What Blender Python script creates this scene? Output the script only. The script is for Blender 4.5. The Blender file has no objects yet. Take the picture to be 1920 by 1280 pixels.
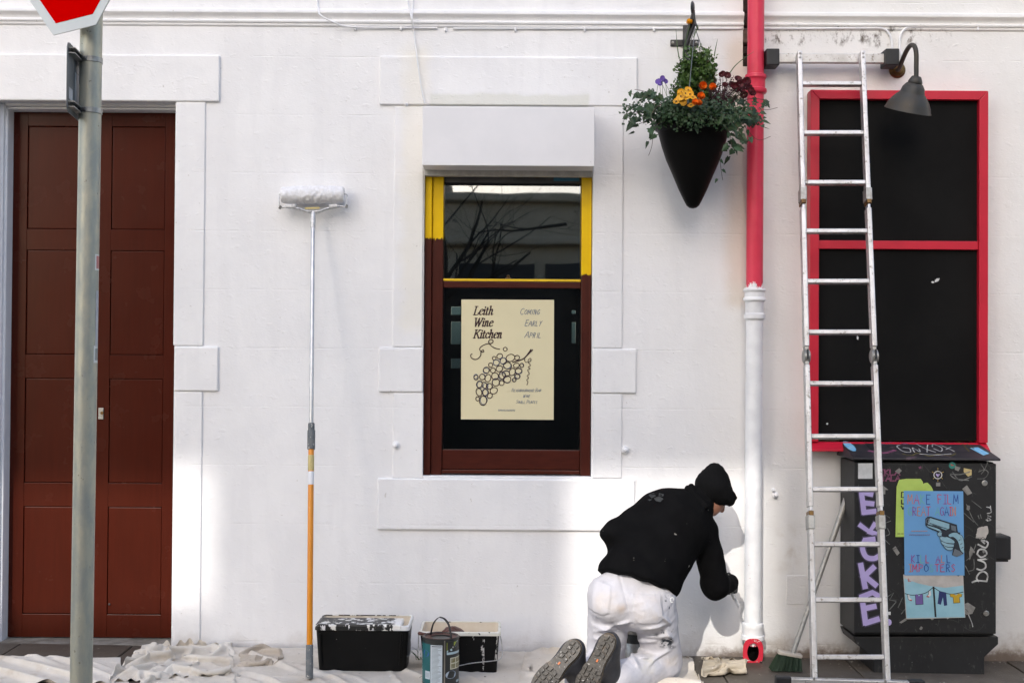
import bpy, bmesh, math, random
import numpy as np
from mathutils import Vector, Matrix

# ------------------------------------------------------------------ camera, sky, sun, exposure
scene = bpy.context.scene
COL = scene.collection
F = 2345.0                       # focal length in photograph pixels (1920 wide)
CAM = np.array([0.0, -7.0, 1.6])
PITCH = math.radians(0.8)
ROLL = math.radians(0.38)
_fw = np.array([0, math.cos(PITCH), math.sin(PITCH)])
_r0 = np.array([1.0, 0, 0]); _u0 = np.array([0, -math.sin(PITCH), math.cos(PITCH)])
_rt = _r0*math.cos(ROLL) + _u0*math.sin(ROLL)
_up = _u0*math.cos(ROLL) - _r0*math.sin(ROLL)

def P(px, py, Y=0.0):
    """world point at depth Y that is measured at (px, py) on the photograph"""
    d = _fw + (px-960.0)/F*_rt - (py-640.0)/F*_up
    return CAM + d*((Y-CAM[1])/d[1])

cam_data = bpy.data.cameras.new('camera')
cam_data.sensor_width = 36.0
cam_data.lens = F/1920*36.0
cam_data.clip_start = 0.05
cam_data.clip_end = 500
cam = bpy.data.objects.new('camera', cam_data)
COL.objects.link(cam)
m = Matrix.Identity(4)
for i in range(3):
    m[i][0] = _rt[i]; m[i][1] = _up[i]; m[i][2] = -_fw[i]; m[i][3] = CAM[i]
cam.matrix_world = m
scene.camera = cam

# sun travels along (0.30, 1, -0.62)
SUN_DIR = Vector((0.30, 1.0, -0.62)).normalized()
SUN_ELEV = math.asin(-SUN_DIR.z)
SUN_AZ = math.atan2(-SUN_DIR.x, -SUN_DIR.y)       # clockwise from +Y
world = bpy.data.worlds.new('World')
scene.world = world
world.use_nodes = True
wn = world.node_tree
sky = wn.nodes.new('ShaderNodeTexSky')
sky.sky_type = 'NISHITA'
sky.sun_disc = False
sky.sun_elevation = SUN_ELEV
sky.sun_rotation = SUN_AZ
sky.air_density = 1.0
sky.dust_density = 2.5
sky.ozone_density = 1.0
bg = wn.nodes['Background']
bg.inputs['Strength'].default_value = 0.15
wn.links.new(sky.outputs['Color'], bg.inputs['Color'])
sun_data = bpy.data.lights.new('sun', 'SUN')
sun_data.energy = 2.0
sun_data.angle = math.radians(0.6)
sun_data.color = (1.0, 0.95, 0.88)
sun = bpy.data.objects.new('sun', sun_data)
COL.objects.link(sun)
sun.rotation_euler = SUN_DIR.to_track_quat('-Z', 'Y').to_euler()
sun.location = (-4, -12, 10)
scene.view_settings.view_transform = 'Standard'
scene.view_settings.look = 'None'
scene.view_settings.gamma = 1.0
scene.view_settings.use_curve_mapping = False
scene.view_settings.exposure = 1.25
scene.render.engine = 'CYCLES'
scene.cycles.max_bounces = 7
scene.cycles.diffuse_bounces = 4
scene.cycles.glossy_bounces = 3
scene.cycles.transmission_bounces = 4
scene.cycles.transparent_max_bounces = 8

rng = np.random.default_rng(7)
random.seed(7)

def zg(x, y):
    """height of the pavement, which falls gently to the right and to the kerb"""
    return -0.030 - 0.011*x + 0.010*y

# ------------------------------------------------------------------ mesh helpers
class MB:
    def __init__(self):
        self.v = []; self.f = []
    def add(self, verts, faces):
        o = len(self.v)
        self.v += [tuple(float(c) for c in p) for p in verts]
        self.f += [tuple(i+o for i in f) for f in faces]
        return self
    def box(self, x0, x1, y0, y1, z0, z1):
        v = [(x, y, z) for z in (z0, z1) for y in (y0, y1) for x in (x0, x1)]
        return self.add(v, [(0,2,3,1),(4,5,7,6),(0,1,5,4),(2,6,7,3),(0,4,6,2),(1,3,7,5)])
    def obox(self, a, b, u, w, t):
        """box along a->b, cross-section w along u and t along the third axis"""
        a = np.array(a, float); b = np.array(b, float)
        d = b-a; d /= np.linalg.norm(d)
        u = np.array(u, float); u = u-d*u.dot(d); u /= np.linalg.norm(u)
        s = np.cross(d, u)
        v = []
        for p in (a, b):
            for i, j in ((-1,-1),(1,-1),(1,1),(-1,1)):
                v.append(p+u*i*w/2+s*j*t/2)
        return self.add(v, [(3,2,1,0),(4,5,6,7),(0,1,5,4),(1,2,6,5),(2,3,7,6),(3,0,4,7)])
    def tube(self, pts, r, n=10, cap=True, flat=1.0):
        pts = [np.array(p, float) for p in pts]
        k = len(pts)
        rs = [r]*k if np.isscalar(r) else list(r)
        tang = []
        for i in range(k):
            t = pts[min(i+1, k-1)]-pts[max(i-1, 0)]
            tang.append(t/(np.linalg.norm(t)+1e-12))
        ref = np.array([0, 0, 1.0]) if abs(tang[0][2]) < .9 else np.array([1.0, 0, 0])
        u = np.cross(tang[0], ref); u /= np.linalg.norm(u)
        v = []
        for i in range(k):
            u = u-tang[i]*u.dot(tang[i]); u /= np.linalg.norm(u)
            w = np.cross(tang[i], u)
            for j in range(n):
                a = 2*math.pi*j/n
                v.append(pts[i]+rs[i]*(math.cos(a)*u+math.sin(a)*w*flat))
        f = []
        for i in range(k-1):
            for j in range(n):
                f.append((i*n+j, i*n+(j+1) % n, (i+1)*n+(j+1) % n, (i+1)*n+j))
        if cap:
            f.append(tuple(range(n-1, -1, -1))); f.append(tuple(range((k-1)*n, k*n)))
        return self.add(v, f)
    def lathe(self, c, prof, n=32, axis=(0,0,1), cap0=True, cap1=True):
        c = np.array(c, float); ax = np.array(axis, float); ax /= np.linalg.norm(ax)
        ref = np.array([1.0,0,0]) if abs(ax[0]) < .9 else np.array([0,1.0,0])
        u = np.cross(ax, ref); u /= np.linalg.norm(u); w = np.cross(ax, u)
        v = []; f = []
        for (r, h) in prof:
            for j in range(n):
                a = 2*math.pi*j/n
                v.append(c+ax*h+r*(math.cos(a)*u+math.sin(a)*w))
        for i in range(len(prof)-1):
            for j in range(n):
                f.append((i*n+j, i*n+(j+1) % n, (i+1)*n+(j+1) % n, (i+1)*n+j))
        if cap0: f.append(tuple(range(n-1, -1, -1)))
        if cap1: f.append(tuple(range((len(prof)-1)*n, len(prof)*n)))
        return self.add(v, f)
    def prism(self, poly, thick):
        """poly: 3-D points of a planar outline; thick: vector"""
        poly = [np.array(p, float) for p in poly]; t = np.array(thick, float)
        n = len(poly)
        v = poly+[p+t for p in poly]
        f = [tuple(range(n)), tuple(range(2*n-1, n-1, -1))]
        for i in range(n):
            j = (i+1) % n
            f.append((i, i+n, j+n, j))
        return self.add(v, f)
    def sheet(self, poly):
        return self.add(poly, [tuple(range(len(poly)))])
    def ribbon(self, pts, w, up=(0,-1,0), nib=None):
        """flat stroke along pts on a plane with normal up; nib=(angle,min) gives pen contrast"""
        pts = [np.array(p, float) for p in pts]; up = np.array(up, float)
        k = len(pts)
        if k < 2: return self
        v = []
        for i in range(k):
            t = pts[min(i+1,k-1)]-pts[max(i-1,0)]
            L = np.linalg.norm(t)
            if L < 1e-9: t = np.array([1.0,0,0]); L = 1
            t = t/L
            s = np.cross(up, t)
            ww = w[i] if not np.isscalar(w) else w
            if nib is not None:
                ang = math.atan2(t[2], t[0])
                ww = ww*(nib[1]+(1-nib[1])*abs(math.sin(ang-nib[0])))
            e = t*ww*0.35*(-1 if i == 0 else (1 if i == k-1 else 0))
            v += [pts[i]-s*ww/2+e, pts[i]+s*ww/2+e]
        f = [(2*i, 2*i+1, 2*i+3, 2*i+2) for i in range(k-1)]
        return self.add(v, f)

def smooth_path(pts, n=8, closed=False):
    """Catmull-Rom through pts"""
    P_ = [np.array(p, float) for p in pts]
    k = len(P_); out = []
    rngi = range(k) if closed else range(k-1)
    for i in rngi:
        if closed:
            p0, p1, p2, p3 = P_[(i-1) % k], P_[i], P_[(i+1) % k], P_[(i+2) % k]
        else:
            p0, p1, p2, p3 = P_[max(i-1,0)], P_[i], P_[i+1], P_[min(i+2,k-1)]
        for j in range(n):
            t = j/n
            out.append(.5*((2*p1)+(-p0+p2)*t+(2*p0-5*p1+4*p2-p3)*t*t+(-p0+3*p1-3*p2+p3)*t**3))
    out.append(P_[0] if closed else P_[-1])
    return out

def link_mesh(name, mesh, mat, parent=None, smooth=False, bevel=0, seg=2, angle=40):
    o = bpy.data.objects.new(name, mesh)
    COL.objects.link(o)
    if mat is not None:
        for mm in (mat if isinstance(mat, (list, tuple)) else [mat]):
            mesh.materials.append(mm)
    if smooth:
        for p in mesh.polygons: p.use_smooth = True
        if smooth != 'all':
            try: mesh.set_sharp_from_angle(angle=math.radians(angle))
            except Exception: pass
    if bevel:
        md = o.modifiers.new('bevel', 'BEVEL'); md.width = bevel; md.segments = seg
        md.limit_method = 'ANGLE'; md.angle_limit = math.radians(35)
        md.harden_normals = False
    if parent is not None:
        set_parent(o, parent)
    return o

def world_loc(p):
    M = Matrix.Identity(4)
    while p is not None:
        M = p.matrix_parent_inverse @ (Matrix.LocRotScale(p.location, p.rotation_euler, p.scale) @ M) if p.parent else Matrix.LocRotScale(p.location, p.rotation_euler, p.scale) @ M
        p = p.parent
    return M

def set_parent(o, parent):
    o.parent = parent
    M = Matrix.LocRotScale(parent.location, parent.rotation_euler, parent.scale)
    q = parent
    while q.parent is not None:
        M = Matrix.LocRotScale(q.parent.location, q.parent.rotation_euler, q.parent.scale) @ q.matrix_parent_inverse @ M
        q = q.parent
    o.matrix_parent_inverse = M.inverted()

def build(name, mb, mat, parent=None, smooth=False, bevel=0, seg=2, angle=40, recalc=True):
    me = bpy.data.meshes.new(name)
    me.from_pydata(mb.v, [], mb.f)
    me.validate(); me.update()
    if recalc:
        bm = bmesh.new(); bm.from_mesh(me)
        bmesh.ops.recalc_face_normals(bm, faces=bm.faces)
        bm.to_mesh(me); bm.free()
    return link_mesh(name, me, mat, parent, smooth, bevel, seg, angle)

def thing(name, label, cat, loc, group=None):
    o = bpy.data.objects.new(name, None)
    o.empty_display_size = 0.1
    COL.objects.link(o)
    o.location = [float(c) for c in loc]
    o['label'] = label; o['category'] = cat
    if group: o['group'] = group
    return o

def tag(o, label=None, cat=None, group=None, kind=None):
    if label: o['label'] = label
    if cat: o['category'] = cat
    if group: o['group'] = group
    if kind: o['kind'] = kind
    return o

# ------------------------------------------------------------------ implicit surfaces for bodies and soft shapes
def smin(a, b, k):
    h = np.clip(.5+.5*(b-a)/k, 0, 1)
    return b*(1-h)+a*h-k*h*(1-h)

def smax(a, b, k): return -smin(-a, -b, k)

def cone(p, a, b, ra, rb):
    a = np.array(a); b = np.array(b); d = b-a
    t = np.clip(((p-a)@d)/(d@d), 0, 1)
    return np.linalg.norm(p-a-t[..., None]*d, axis=-1)-(ra+(rb-ra)*t)

def ellcone(p, a, b, side, wa, wb, da, db):
    """elliptic capsule: half width w along side, half depth d across it"""
    a = np.array(a); b = np.array(b); d = b-a
    s = np.array(side, float); s = s-d*(s@d)/(d@d); s /= np.linalg.norm(s)
    t = np.clip(((p-a)@d)/(d@d), 0, 1)
    o = p-a-t[..., None]*d
    w = wa+(wb-wa)*t; dp = da+(db-da)*t
    os_ = o@s
    rest = np.sqrt(np.maximum((o*o).sum(-1)-os_**2, 0))
    q = np.sqrt((os_/w)**2+(rest/dp)**2)
    return (q-1)*np.minimum(w, dp)

def ellipsoid(p, c, axes, radii):
    o = p-np.array(c)
    q = 0
    for ax, r in zip(axes, radii):
        ax = np.array(ax, float); ax /= np.linalg.norm(ax)
        q = q+((o@ax)/r)**2
    return (np.sqrt(q)-1)*min(radii)

def noise3(p, scale, seed=0):
    """smooth pseudo-noise from rotated sines"""
    r = np.random.default_rng(seed)
    out = 0
    for i in range(5):
        k = r.normal(size=3); k /= np.linalg.norm(k)
        out = out+np.sin((p@k)*scale*(.7+.25*i)+r.uniform(0, 6.28)+1.5*np.sin((p@r.normal(size=3))*scale*.35))
    return out/5

def nets(fn, lo, hi, h):
    """surface nets: mesh of fn = 0 in the box lo..hi"""
    lo = np.array(lo, float); hi = np.array(hi, float)
    nb = np.ceil(((hi-lo)/h+1)/4).astype(int)
    n = nb*4
    ax = [lo[i]+h*np.arange(n[i]) for i in range(3)]
    cax = [lo[i]+h*(4*np.arange(nb[i])+1.5) for i in range(3)]
    C = fn(np.stack(np.meshgrid(*cax, indexing='ij'), -1))
    V = C.repeat(4, 0).repeat(4, 1).repeat(4, 2)
    near_ = (np.abs(C) < 6.5*h).repeat(4, 0).repeat(4, 1).repeat(4, 2)
    ii = np.nonzero(near_)
    V[ii] = fn(np.stack([ax[0][ii[0]], ax[1][ii[1]], ax[2][ii[2]]], -1))
    s = V < 0
    nx, ny, nz = n-1
    acc = np.zeros((nx, ny, nz, 3)); cnt = np.zeros((nx, ny, nz))
    corners = [(i, j, k) for i in (0,1) for j in (0,1) for k in (0,1)]
    sl = lambda c: (slice(c[0], c[0]+nx), slice(c[1], c[1]+ny), slice(c[2], c[2]+nz))
    for a in corners:
        for d in range(3):
            if a[d]: continue
            b = list(a); b[d] = 1
            va = V[sl(a)]; vb = V[sl(b)]
            cr = (va < 0) != (vb < 0)
            t = np.where(cr, va/np.where(cr, va-vb, 1), 0)
            pos = np.empty(va.shape+(3,)); pos[...] = a
            pos[..., d] += t
            acc += pos*cr[..., None]; cnt += cr
    act = cnt > 0
    idx = -np.ones((nx, ny, nz), int)
    idx[act] = np.arange(act.sum())
    base = np.stack(np.meshgrid(np.arange(nx), np.arange(ny), np.arange(nz), indexing='ij'), -1)[act]
    verts = lo+h*(base+acc[act]/cnt[act][:, None])
    faces = []
    for d in range(3):
        e1, e2 = [(1,2),(2,0),(0,1)][d]
        S0 = [slice(1, -1)]*3; S1 = [slice(1, -1)]*3
        S0[d] = slice(0, -1); S1[d] = slice(1, None)
        s0 = s[tuple(S0)]; s1 = s[tuple(S1)]
        cr = np.argwhere(s0 != s1)
        if len(cr) == 0: continue
        inside = s0[tuple(cr.T)]
        g = cr.copy()
        for q in range(3):
            if q != d: g[:, q] += 1
        def cell(o1, o2):
            c = g.copy(); c[:, e1] += o1; c[:, e2] += o2
            return idx[tuple(c.T)]
        q = np.stack([cell(-1,-1), cell(0,-1), cell(0,0), cell(-1,0)], 1)
        q = np.where(inside[:, None], q, q[:, ::-1])
        faces.append(q)
    faces = np.concatenate(faces)
    faces = faces[(faces >= 0).all(1)]
    return verts, faces

def relax(verts, faces, it=1):
    n = len(verts)
    for _ in range(it):
        acc = np.zeros_like(verts); c = np.zeros(n)
        for i in range(4):
            a = faces[:, i]; b = faces[:, (i+1) % 4]
            np.add.at(acc, a, verts[b]); np.add.at(c, a, 1)
            np.add.at(acc, b, verts[a]); np.add.at(c, b, 1)
        verts = .5*verts+.5*acc/np.maximum(c, 1)[:, None]
    return verts

def build_nets(name, fn, lo, hi, h, mat, parent=None, it=1):
    v, f = nets(fn, lo, hi, h)
    if it: v = relax(v, f, it)
    me = bpy.data.meshes.new(name)
    me.from_pydata(v.tolist(), [], f.tolist())
    me.update()
    return link_mesh(name, me, mat, parent, smooth='all')
# ------------------------------------------------------------------ materials
class NT:
    def __init__(self, name):
        self.mat = bpy.data.materials.new(name)
        self.mat.use_nodes = True
        self.t = self.mat.node_tree
        self.b = self.t.nodes['Principled BSDF']
        self.out = self.t.nodes['Material Output']
        tc = self.t.nodes.new('ShaderNodeTexCoord')
        self.co = tc.outputs['Object']
    def n(self, typ, **kw):
        nd = self.t.nodes.new(typ)
        for k, v in kw.items(): setattr(nd, k, v)
        return nd
    def l(self, a, b): self.t.links.new(a, b)
    def val(self, sock, v):
        if hasattr(v, 'is_linked'): self.l(v, sock)
        else: sock.default_value = v
    def math(self, op, a, b=0.0, c=None, clamp=False):
        nd = self.n('ShaderNodeMath', operation=op, use_clamp=clamp)
        self.val(nd.inputs[0], a); self.val(nd.inputs[1], b)
        if c is not None: self.val(nd.inputs[2], c)
        return nd.outputs[0]
    def scaled(self, sx, sy, sz):
        mp = self.n('ShaderNodeMapping')
        mp.inputs['Scale'].default_value = (sx, sy, sz)
        self.l(self.co, mp.inputs['Vector'])
        return mp.outputs[0]
    def noise(self, scale, detail=3, rough=.55, co=None, dist=0):
        nd = self.n('ShaderNodeTexNoise')
        nd.inputs['Scale'].default_value = scale
        nd.inputs['Detail'].default_value = detail
        nd.inputs['Roughness'].default_value = rough
        nd.inputs['Distortion'].default_value = dist
        self.l(co if co is not None else self.co, nd.inputs['Vector'])
        return nd.outputs['Fac']
    def voro(self, scale, co=None, feature='F1'):
        nd = self.n('ShaderNodeTexVoronoi', feature=feature)
        nd.inputs['Scale'].default_value = scale
        self.l(co if co is not None else self.co, nd.inputs['Vector'])
        return nd.outputs['Distance']
    def step(self, x, lo, hi):
        nd = self.n('ShaderNodeMapRange', interpolation_type='SMOOTHSTEP')
        self.val(nd.inputs[0], x)
        nd.inputs[1].default_value = lo; nd.inputs[2].default_value = hi
        nd.inputs[3].default_value = 0; nd.inputs[4].default_value = 1
        return nd.outputs[0]
    def mix(self, fac, a, b):
        nd = self.n('ShaderNodeMix', data_type='RGBA')
        self.val(nd.inputs[0], fac)
        for s, v in ((nd.inputs[6], a), (nd.inputs[7], b)):
            if hasattr(v, 'is_linked'): self.l(v, s)
            else: s.default_value = (*v, 1)
        return nd.outputs[2]
    def xyz(self):
        if hasattr(self, '_x'): return self._x
        nd = self.n('ShaderNodeSeparateXYZ'); self.l(self.co, nd.inputs[0])
        self._x = nd.outputs
        return nd.outputs
    def box_mask(self, x0, x1, z0, z1, soft=.05, wob=0, wscale=6):
        """1 inside the X-Z rectangle, soft edged"""
        x, y, z = self.xyz()
        if wob:
            if not hasattr(self, '_w'): self._w = self.math('SUBTRACT', self.noise(8, 4), .5)
            w = self.math('MULTIPLY', self._w, wob)
            x = self.math('ADD', x, w); z = self.math('ADD', z, w)
        a = self.step(x, x0-soft, x0+soft); b = self.math('SUBTRACT', 1, self.step(x, x1-soft, x1+soft))
        c = self.step(z, z0-soft, z0+soft); d = self.math('SUBTRACT', 1, self.step(z, z1-soft, z1+soft))
        return self.math('MULTIPLY', self.math('MULTIPLY', a, b), self.math('MULTIPLY', c, d))
    def bump(self, h, strength=.3, dist=.01, prev=None):
        nd = self.n('ShaderNodeBump')
        nd.inputs['Strength'].default_value = strength
        nd.inputs['Distance'].default_value = dist
        self.l(h, nd.inputs['Height'])
        if prev is not None: self.l(prev, nd.inputs['Normal'])
        return nd.outputs[0]
    def done(self, col=None, rough=None, metal=None, normal=None, spec=None, **kw):
        b = self.b
        if col is not None:
            if hasattr(col, 'is_linked'): self.l(col, b.inputs['Base Color'])
            else: b.inputs['Base Color'].default_value = (*col, 1)
        if rough is not None: self.val(b.inputs['Roughness'], rough)
        if metal is not None: self.val(b.inputs['Metallic'], metal)
        if spec is not None: self.val(b.inputs['Specular IOR Level'], spec)
        if normal is not None: self.l(normal, b.inputs['Normal'])
        for k, v in kw.items(): self.val(b.inputs[k.replace('_', ' ')], v)
        return self.mat

def pm(name, col, col2=None, ns=8, rough=.5, metal=0, bump=0, bs=60, bd=.003, spots=(), rvar=0, spec=.5, stretch=None):
    """general procedural paint: base colour varied by noise, speckles, relief"""
    t = NT(name)
    co = t.scaled(*stretch) if stretch else None
    c = col if col2 is None else t.mix(t.step(t.noise(ns, 5, .6, co), .3, .7), col, col2)
    for s in spots:
        scol, sc, th = s[:3]
        sco = t.scaled(*s[3]) if len(s) > 3 else None
        c = t.mix(t.step(t.noise(sc, 4, .6, sco), th, th+.05), c, scol)
    r = rough
    if rvar: r = t.math('ADD', rough-rvar/2, t.math('MULTIPLY', t.noise(ns*2, 3), rvar))
    nm = t.bump(t.noise(bs, 4, .6, co), bump, bd) if bump else None
    return t.done(c, r, metal, nm, spec)

M = {}
# --- the painted front: fresh white on the left, old cream paint to the right, faint coursing under the paint
def wall_paint():
    t = NT('wall_paint')
    x, y, z = t.xyz()
    wob = t.math('MULTIPLY', t.math('SUBTRACT', t.noise(1.6, 5, .6), .5), .8)
    old = t.step(t.math('ADD', x, wob), .55, 1.75)
    white = t.mix(t.step(t.noise(2.2, 5, .65), .35, .7), (.845, .84, .845), (.785, .78, .79))
    white = t.mix(t.math('MULTIPLY', t.step(t.noise(3.0, 3, .5, t.scaled(2.6, 1, .35)), .52, .60), .35), white, (.77, .765, .775))
    cream = t.mix(t.step(t.noise(3, 5), .3, .7), (.785, .775, .755), (.735, .72, .695))
    c = t.mix(t.math('MULTIPLY', old, .85), white, cream)
    # untouched cream strip left of the window and along the lintel
    k = t.box_mask(-.62, -.48, 1.75, 3.35, .05, .12, 7)
    c = t.mix(t.math('MULTIPLY', k, .5), c, (.80, .76, .66))
    k = t.box_mask(-.47, .42, 3.00, 3.08, .012, .05, 4)
    c = t.mix(t.math('MULTIPLY', k, .8), c, (.70, .70, .645))
    k = t.box_mask(1.20, 1.32, 1.9, 3.4, .05, .06, 5)
    c = t.mix(t.math('MULTIPLY', k, .45), c, (.62, .50, .36))
    # mould and grime below the string course on the right
    k = t.box_mask(1.36, 2.45, 3.375, 3.47, .022, .10, 9)
    m1 = t.math('MULTIPLY', k, t.step(t.noise(15, 6, .75, t.scaled(1, 1, .6)), .50, .66))
    c = t.mix(t.math('MULTIPLY', m1, .95), c, (.10, .075, .055))
    k = t.box_mask(1.36, 1.75, 2.7, 3.25, .08, .2, 5)
    m1 = t.math('MULTIPLY', k, t.step(t.noise(26, 6, .75), .56, .78))
    c = t.mix(t.math('MULTIPLY', m1, .3), c, (.35, .3, .25))
    k = t.box_mask(1.50, 1.60, .45, .70, .05, .1, 8)
    c = t.mix(t.math('MULTIPLY', k, t.math('MULTIPLY', t.step(t.noise(9, 5), .42, .7), .6)), c, (.45, .37, .28))
    # splash-back dirt close to the pavement
    d = t.math('SUBTRACT', 1, t.step(t.math('ADD', z, t.math('MULTIPLY', t.noise(7, 5, .65), .35)), .10, .27))
    dx = t.math('ADD', .35, t.math('MULTIPLY', t.step(x, .9, 1.9), .6))
    c = t.mix(t.math('MULTIPLY', d, dx), c, (.40, .34, .28))
    d = t.math('SUBTRACT', 1, t.step(t.math('ADD', z, t.math('MULTIPLY', t.noise(14, 5, .7), .12)), .02, .07))
    c = t.mix(t.math('MULTIPLY', d, t.math('MULTIPLY', t.step(x, .9, 1.2), .85)), c, (.14, .10, .075))
    # small specks
    c = t.mix(t.math('MULTIPLY', t.step(t.noise(38, 2), .74, .77), .5), c, (.45, .42, .38))
    # coursing: a groove every 0.327 m, partly filled with paint
    ph = t.math('FRACT', t.math('DIVIDE', t.math('ADD', z, t.math('ADD', .146, t.math('MULTIPLY', t.math('SUBTRACT', t.noise(3, 3), .5), .012))), .327))
    g = t.math('ABSOLUTE', t.math('SUBTRACT', ph, .5))
    g = t.math('SUBTRACT', 1, t.step(g, .004, .018))
    g = t.math('MULTIPLY', g, t.step(t.noise(5, 4, .7, t.scaled(1, 1, .3)), .42, .62))
    h = t.math('ADD', t.math('MULTIPLY', t.noise(70, 4, .6, t.scaled(1, 1, 2.2)), .13), t.math('MULTIPLY', t.noise(9, 5, .6), .55))
    h = t.math('ADD', h, t.math('MULTIPLY', t.step(t.noise(20, 3, .5, t.scaled(1, 1, 1.5)), .58, .7), .12))
    h = t.math('SUBTRACT', h, t.math('MULTIPLY', g, .17))
    nm = t.bump(h, .60, .012)
    return t.done(c, .55, 0, nm, .35)
M['wall'] = wall_paint()
M['stone_dark'] = pm('exposed_stone', (.10,.075,.06), (.03,.024,.02), 22, .9, bump=.8, bs=40, bd=.01)
M['stone_bit'] = pm('exposed_stone_chip', (.30,.24,.18), (.2,.15,.12), 22, .9, bump=.8, bs=40, bd=.01)
M['white_paint'] = pm('white_gloss_paint', (.82,.82,.83), (.77,.77,.79), 12, .42, bump=.25, bs=35, bd=.004)
M['metal_white'] = pm('white_coated_metal', (.80,.79,.81), (.76,.755,.775), 4, .4, bump=.08, bs=20, bd=.002, spots=[((.5,.48,.46), 30, .74)])
M['cream_strip'] = pm('cream_board', (.62,.60,.55), (.45,.43,.39), 14, .6, bump=.3, bs=30)
M['step_stone'] = pm('door_step_stone', (.27,.255,.225), (.13,.112,.09), 10, .85, bump=.6, bs=50, bd=.004)

def door_paint():
    t = NT('brown_door_gloss')
    g = t.noise(9, 4, .6, t.scaled(6, 6, .5))
    c = t.mix(t.step(g, .3, .7), (.060, .0105, .0055), (.051, .0094, .0049))
    c = t.mix(t.math('MULTIPLY', t.step(t.noise(2.3, 5, .6), .4, .7), .35), c, (.068, .0135, .0066))
    c = t.mix(t.math('MULTIPLY', t.step(t.noise(28, 3), .73, .76), .7), c, (.04, .01, .006))
    h = t.math('ADD', t.math('MULTIPLY', t.noise(30, 4, .6, t.scaled(4, 4, .35)), .5), t.noise(8, 3))
    r = t.math('ADD', .14, t.math('MULTIPLY', t.noise(5, 4), .22))
    return t.done(c, r, 0, t.bump(h, .05, .004), .12)
M['door'] = door_paint()

def sash_paint(split_left, split_right):
    t = NT('half_repainted_sash')
    x, y, z = t.xyz()
    edge = t.math('ADD', split_left, t.math('MULTIPLY', t.step(x, -.1, .1), split_right-split_left))
    w = t.math('MULTIPLY', t.math('SUBTRACT', t.noise(60, 3, .6, t.scaled(2, 2, .25)), .5), .05)
    f = t.step(t.math('SUBTRACT', t.math('ADD', z, w), edge), -.003, .003)
    brown = t.mix(t.step(t.noise(14, 4, .6, t.scaled(3,3,.4)), .3, .7), (.070,.0155,.0095), (.052,.0115,.0075))
    yellow = t.mix(t.step(t.noise(10, 4), .3, .7), (.80,.52,.004), (.74,.46,.004))
    c = t.mix(f, brown, yellow)
    h = t.noise(40, 4, .6, t.scaled(3, 3, .4))
    return t.done(c, .33, 0, t.bump(h, .12, .004), .2)
M['brown'] = pm('brown_sash_gloss', (.070,.0155,.0095), (.052,.0115,.0075), 14, .30, bump=.10, bs=40, bd=.004, stretch=(.5,3,3), spec=.2)
M['yellow'] = pm('yellow_sash_paint', (.80,.52,.004), (.72,.45,.004), 14, .4, bump=.15, bs=40)

def glass_mat(name, ior=1.7, tint=(.9,.93,.92)):
    t = NT(name)
    t.t.nodes.remove(t.b)
    fr = t.n('ShaderNodeFresnel'); fr.inputs['IOR'].default_value = ior
    tr = t.n('ShaderNodeBsdfTransparent'); tr.inputs['Color'].default_value = (*tint, 1)
    gl = t.n('ShaderNodeBsdfGlossy'); gl.inputs['Roughness'].default_value = .015
    nm = t.bump(t.noise(1.7, 2, .5), .012, .05)
    t.l(nm, gl.inputs['Normal'])
    mx = t.n('ShaderNodeMixShader')
    t.l(fr.outputs[0], mx.inputs[0]); t.l(tr.outputs[0], mx.inputs[1]); t.l(gl.outputs[0], mx.inputs[2])
    t.l(mx.outputs[0], t.out.inputs['Surface'])
    return t.mat
M['glass'] = glass_mat('window_glass', 2.15)
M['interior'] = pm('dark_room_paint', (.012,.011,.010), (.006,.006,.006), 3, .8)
M['glass_far'] = glass_mat('street_glass', 1.6)
M['shutter_grey'] = pm('grey_blind', (.10,.10,.10), (.06,.06,.06), 8, .6)
M['blue_label'] = pm('blue_label', (.04,.16,.26), None, 8, .5)

# metals, plastics, paints
M['galv'] = None
def galv():
    t = NT('galvanised_steel')
    a = t.noise(18, 5, .65, t.scaled(1, 1, .35)); b = t.noise(45, 4, .6)
    c = t.mix(t.step(a, .35, .65), (.50,.48,.38), (.36,.37,.33))
    c = t.mix(t.math('MULTIPLY', t.step(b, .55, .75), .5), c, (.48,.45,.34))
    c = t.mix(t.math('MULTIPLY', t.step(t.noise(70, 2), .7, .74), .6), c, (.16,.14,.11))
    r = t.math('ADD', .42, t.math('MULTIPLY', a, .22))
    return t.done(c, r, .55, t.bump(b, .12, .002), .5)
M['galv'] = galv()
def aluminium():
    t = NT('worn_aluminium')
    a = t.noise(9, 5, .65); b = t.noise(38, 5, .7)
    c = t.mix(t.step(a, .35, .7), (.62,.61,.605), (.48,.465,.45))
    c = t.mix(t.math('MULTIPLY', t.step(b, .57, .67), .85), c, (.20,.165,.125))
    c = t.mix(t.math('MULTIPLY', t.step(t.noise(26, 4, .6), .67, .70), .8), c, (.80,.80,.79))
    r = t.math('ADD', .36, t.math('MULTIPLY', b, .2))
    mt = t.math('SUBTRACT', .75, t.math('MULTIPLY', t.step(b, .6, .7), .5))
    return t.done(c, r, mt, t.bump(b, .08, .002), .5)
M['alu'] = aluminium()
M['alu_clean'] = pm('brushed_aluminium', (.60,.605,.62), (.50,.50,.515), 25, .35, .7, bump=.05)
M['zinc'] = pm('zinc_fitting', (.42,.42,.40), (.28,.27,.25), 30, .45, .7, bump=.2, bs=80)
M['brass'] = pm('aged_brass', (.22,.13,.045), (.10,.06,.03), 25, .42, .8, bump=.2, bs=60)
M['lamp_metal'] = pm('patinated_lamp_metal', (.030,.032,.032), (.046,.036,.024), 9, .55, .15, bump=.15, bs=40, spots=[((.055,.055,.054), 12, .62)])
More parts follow.
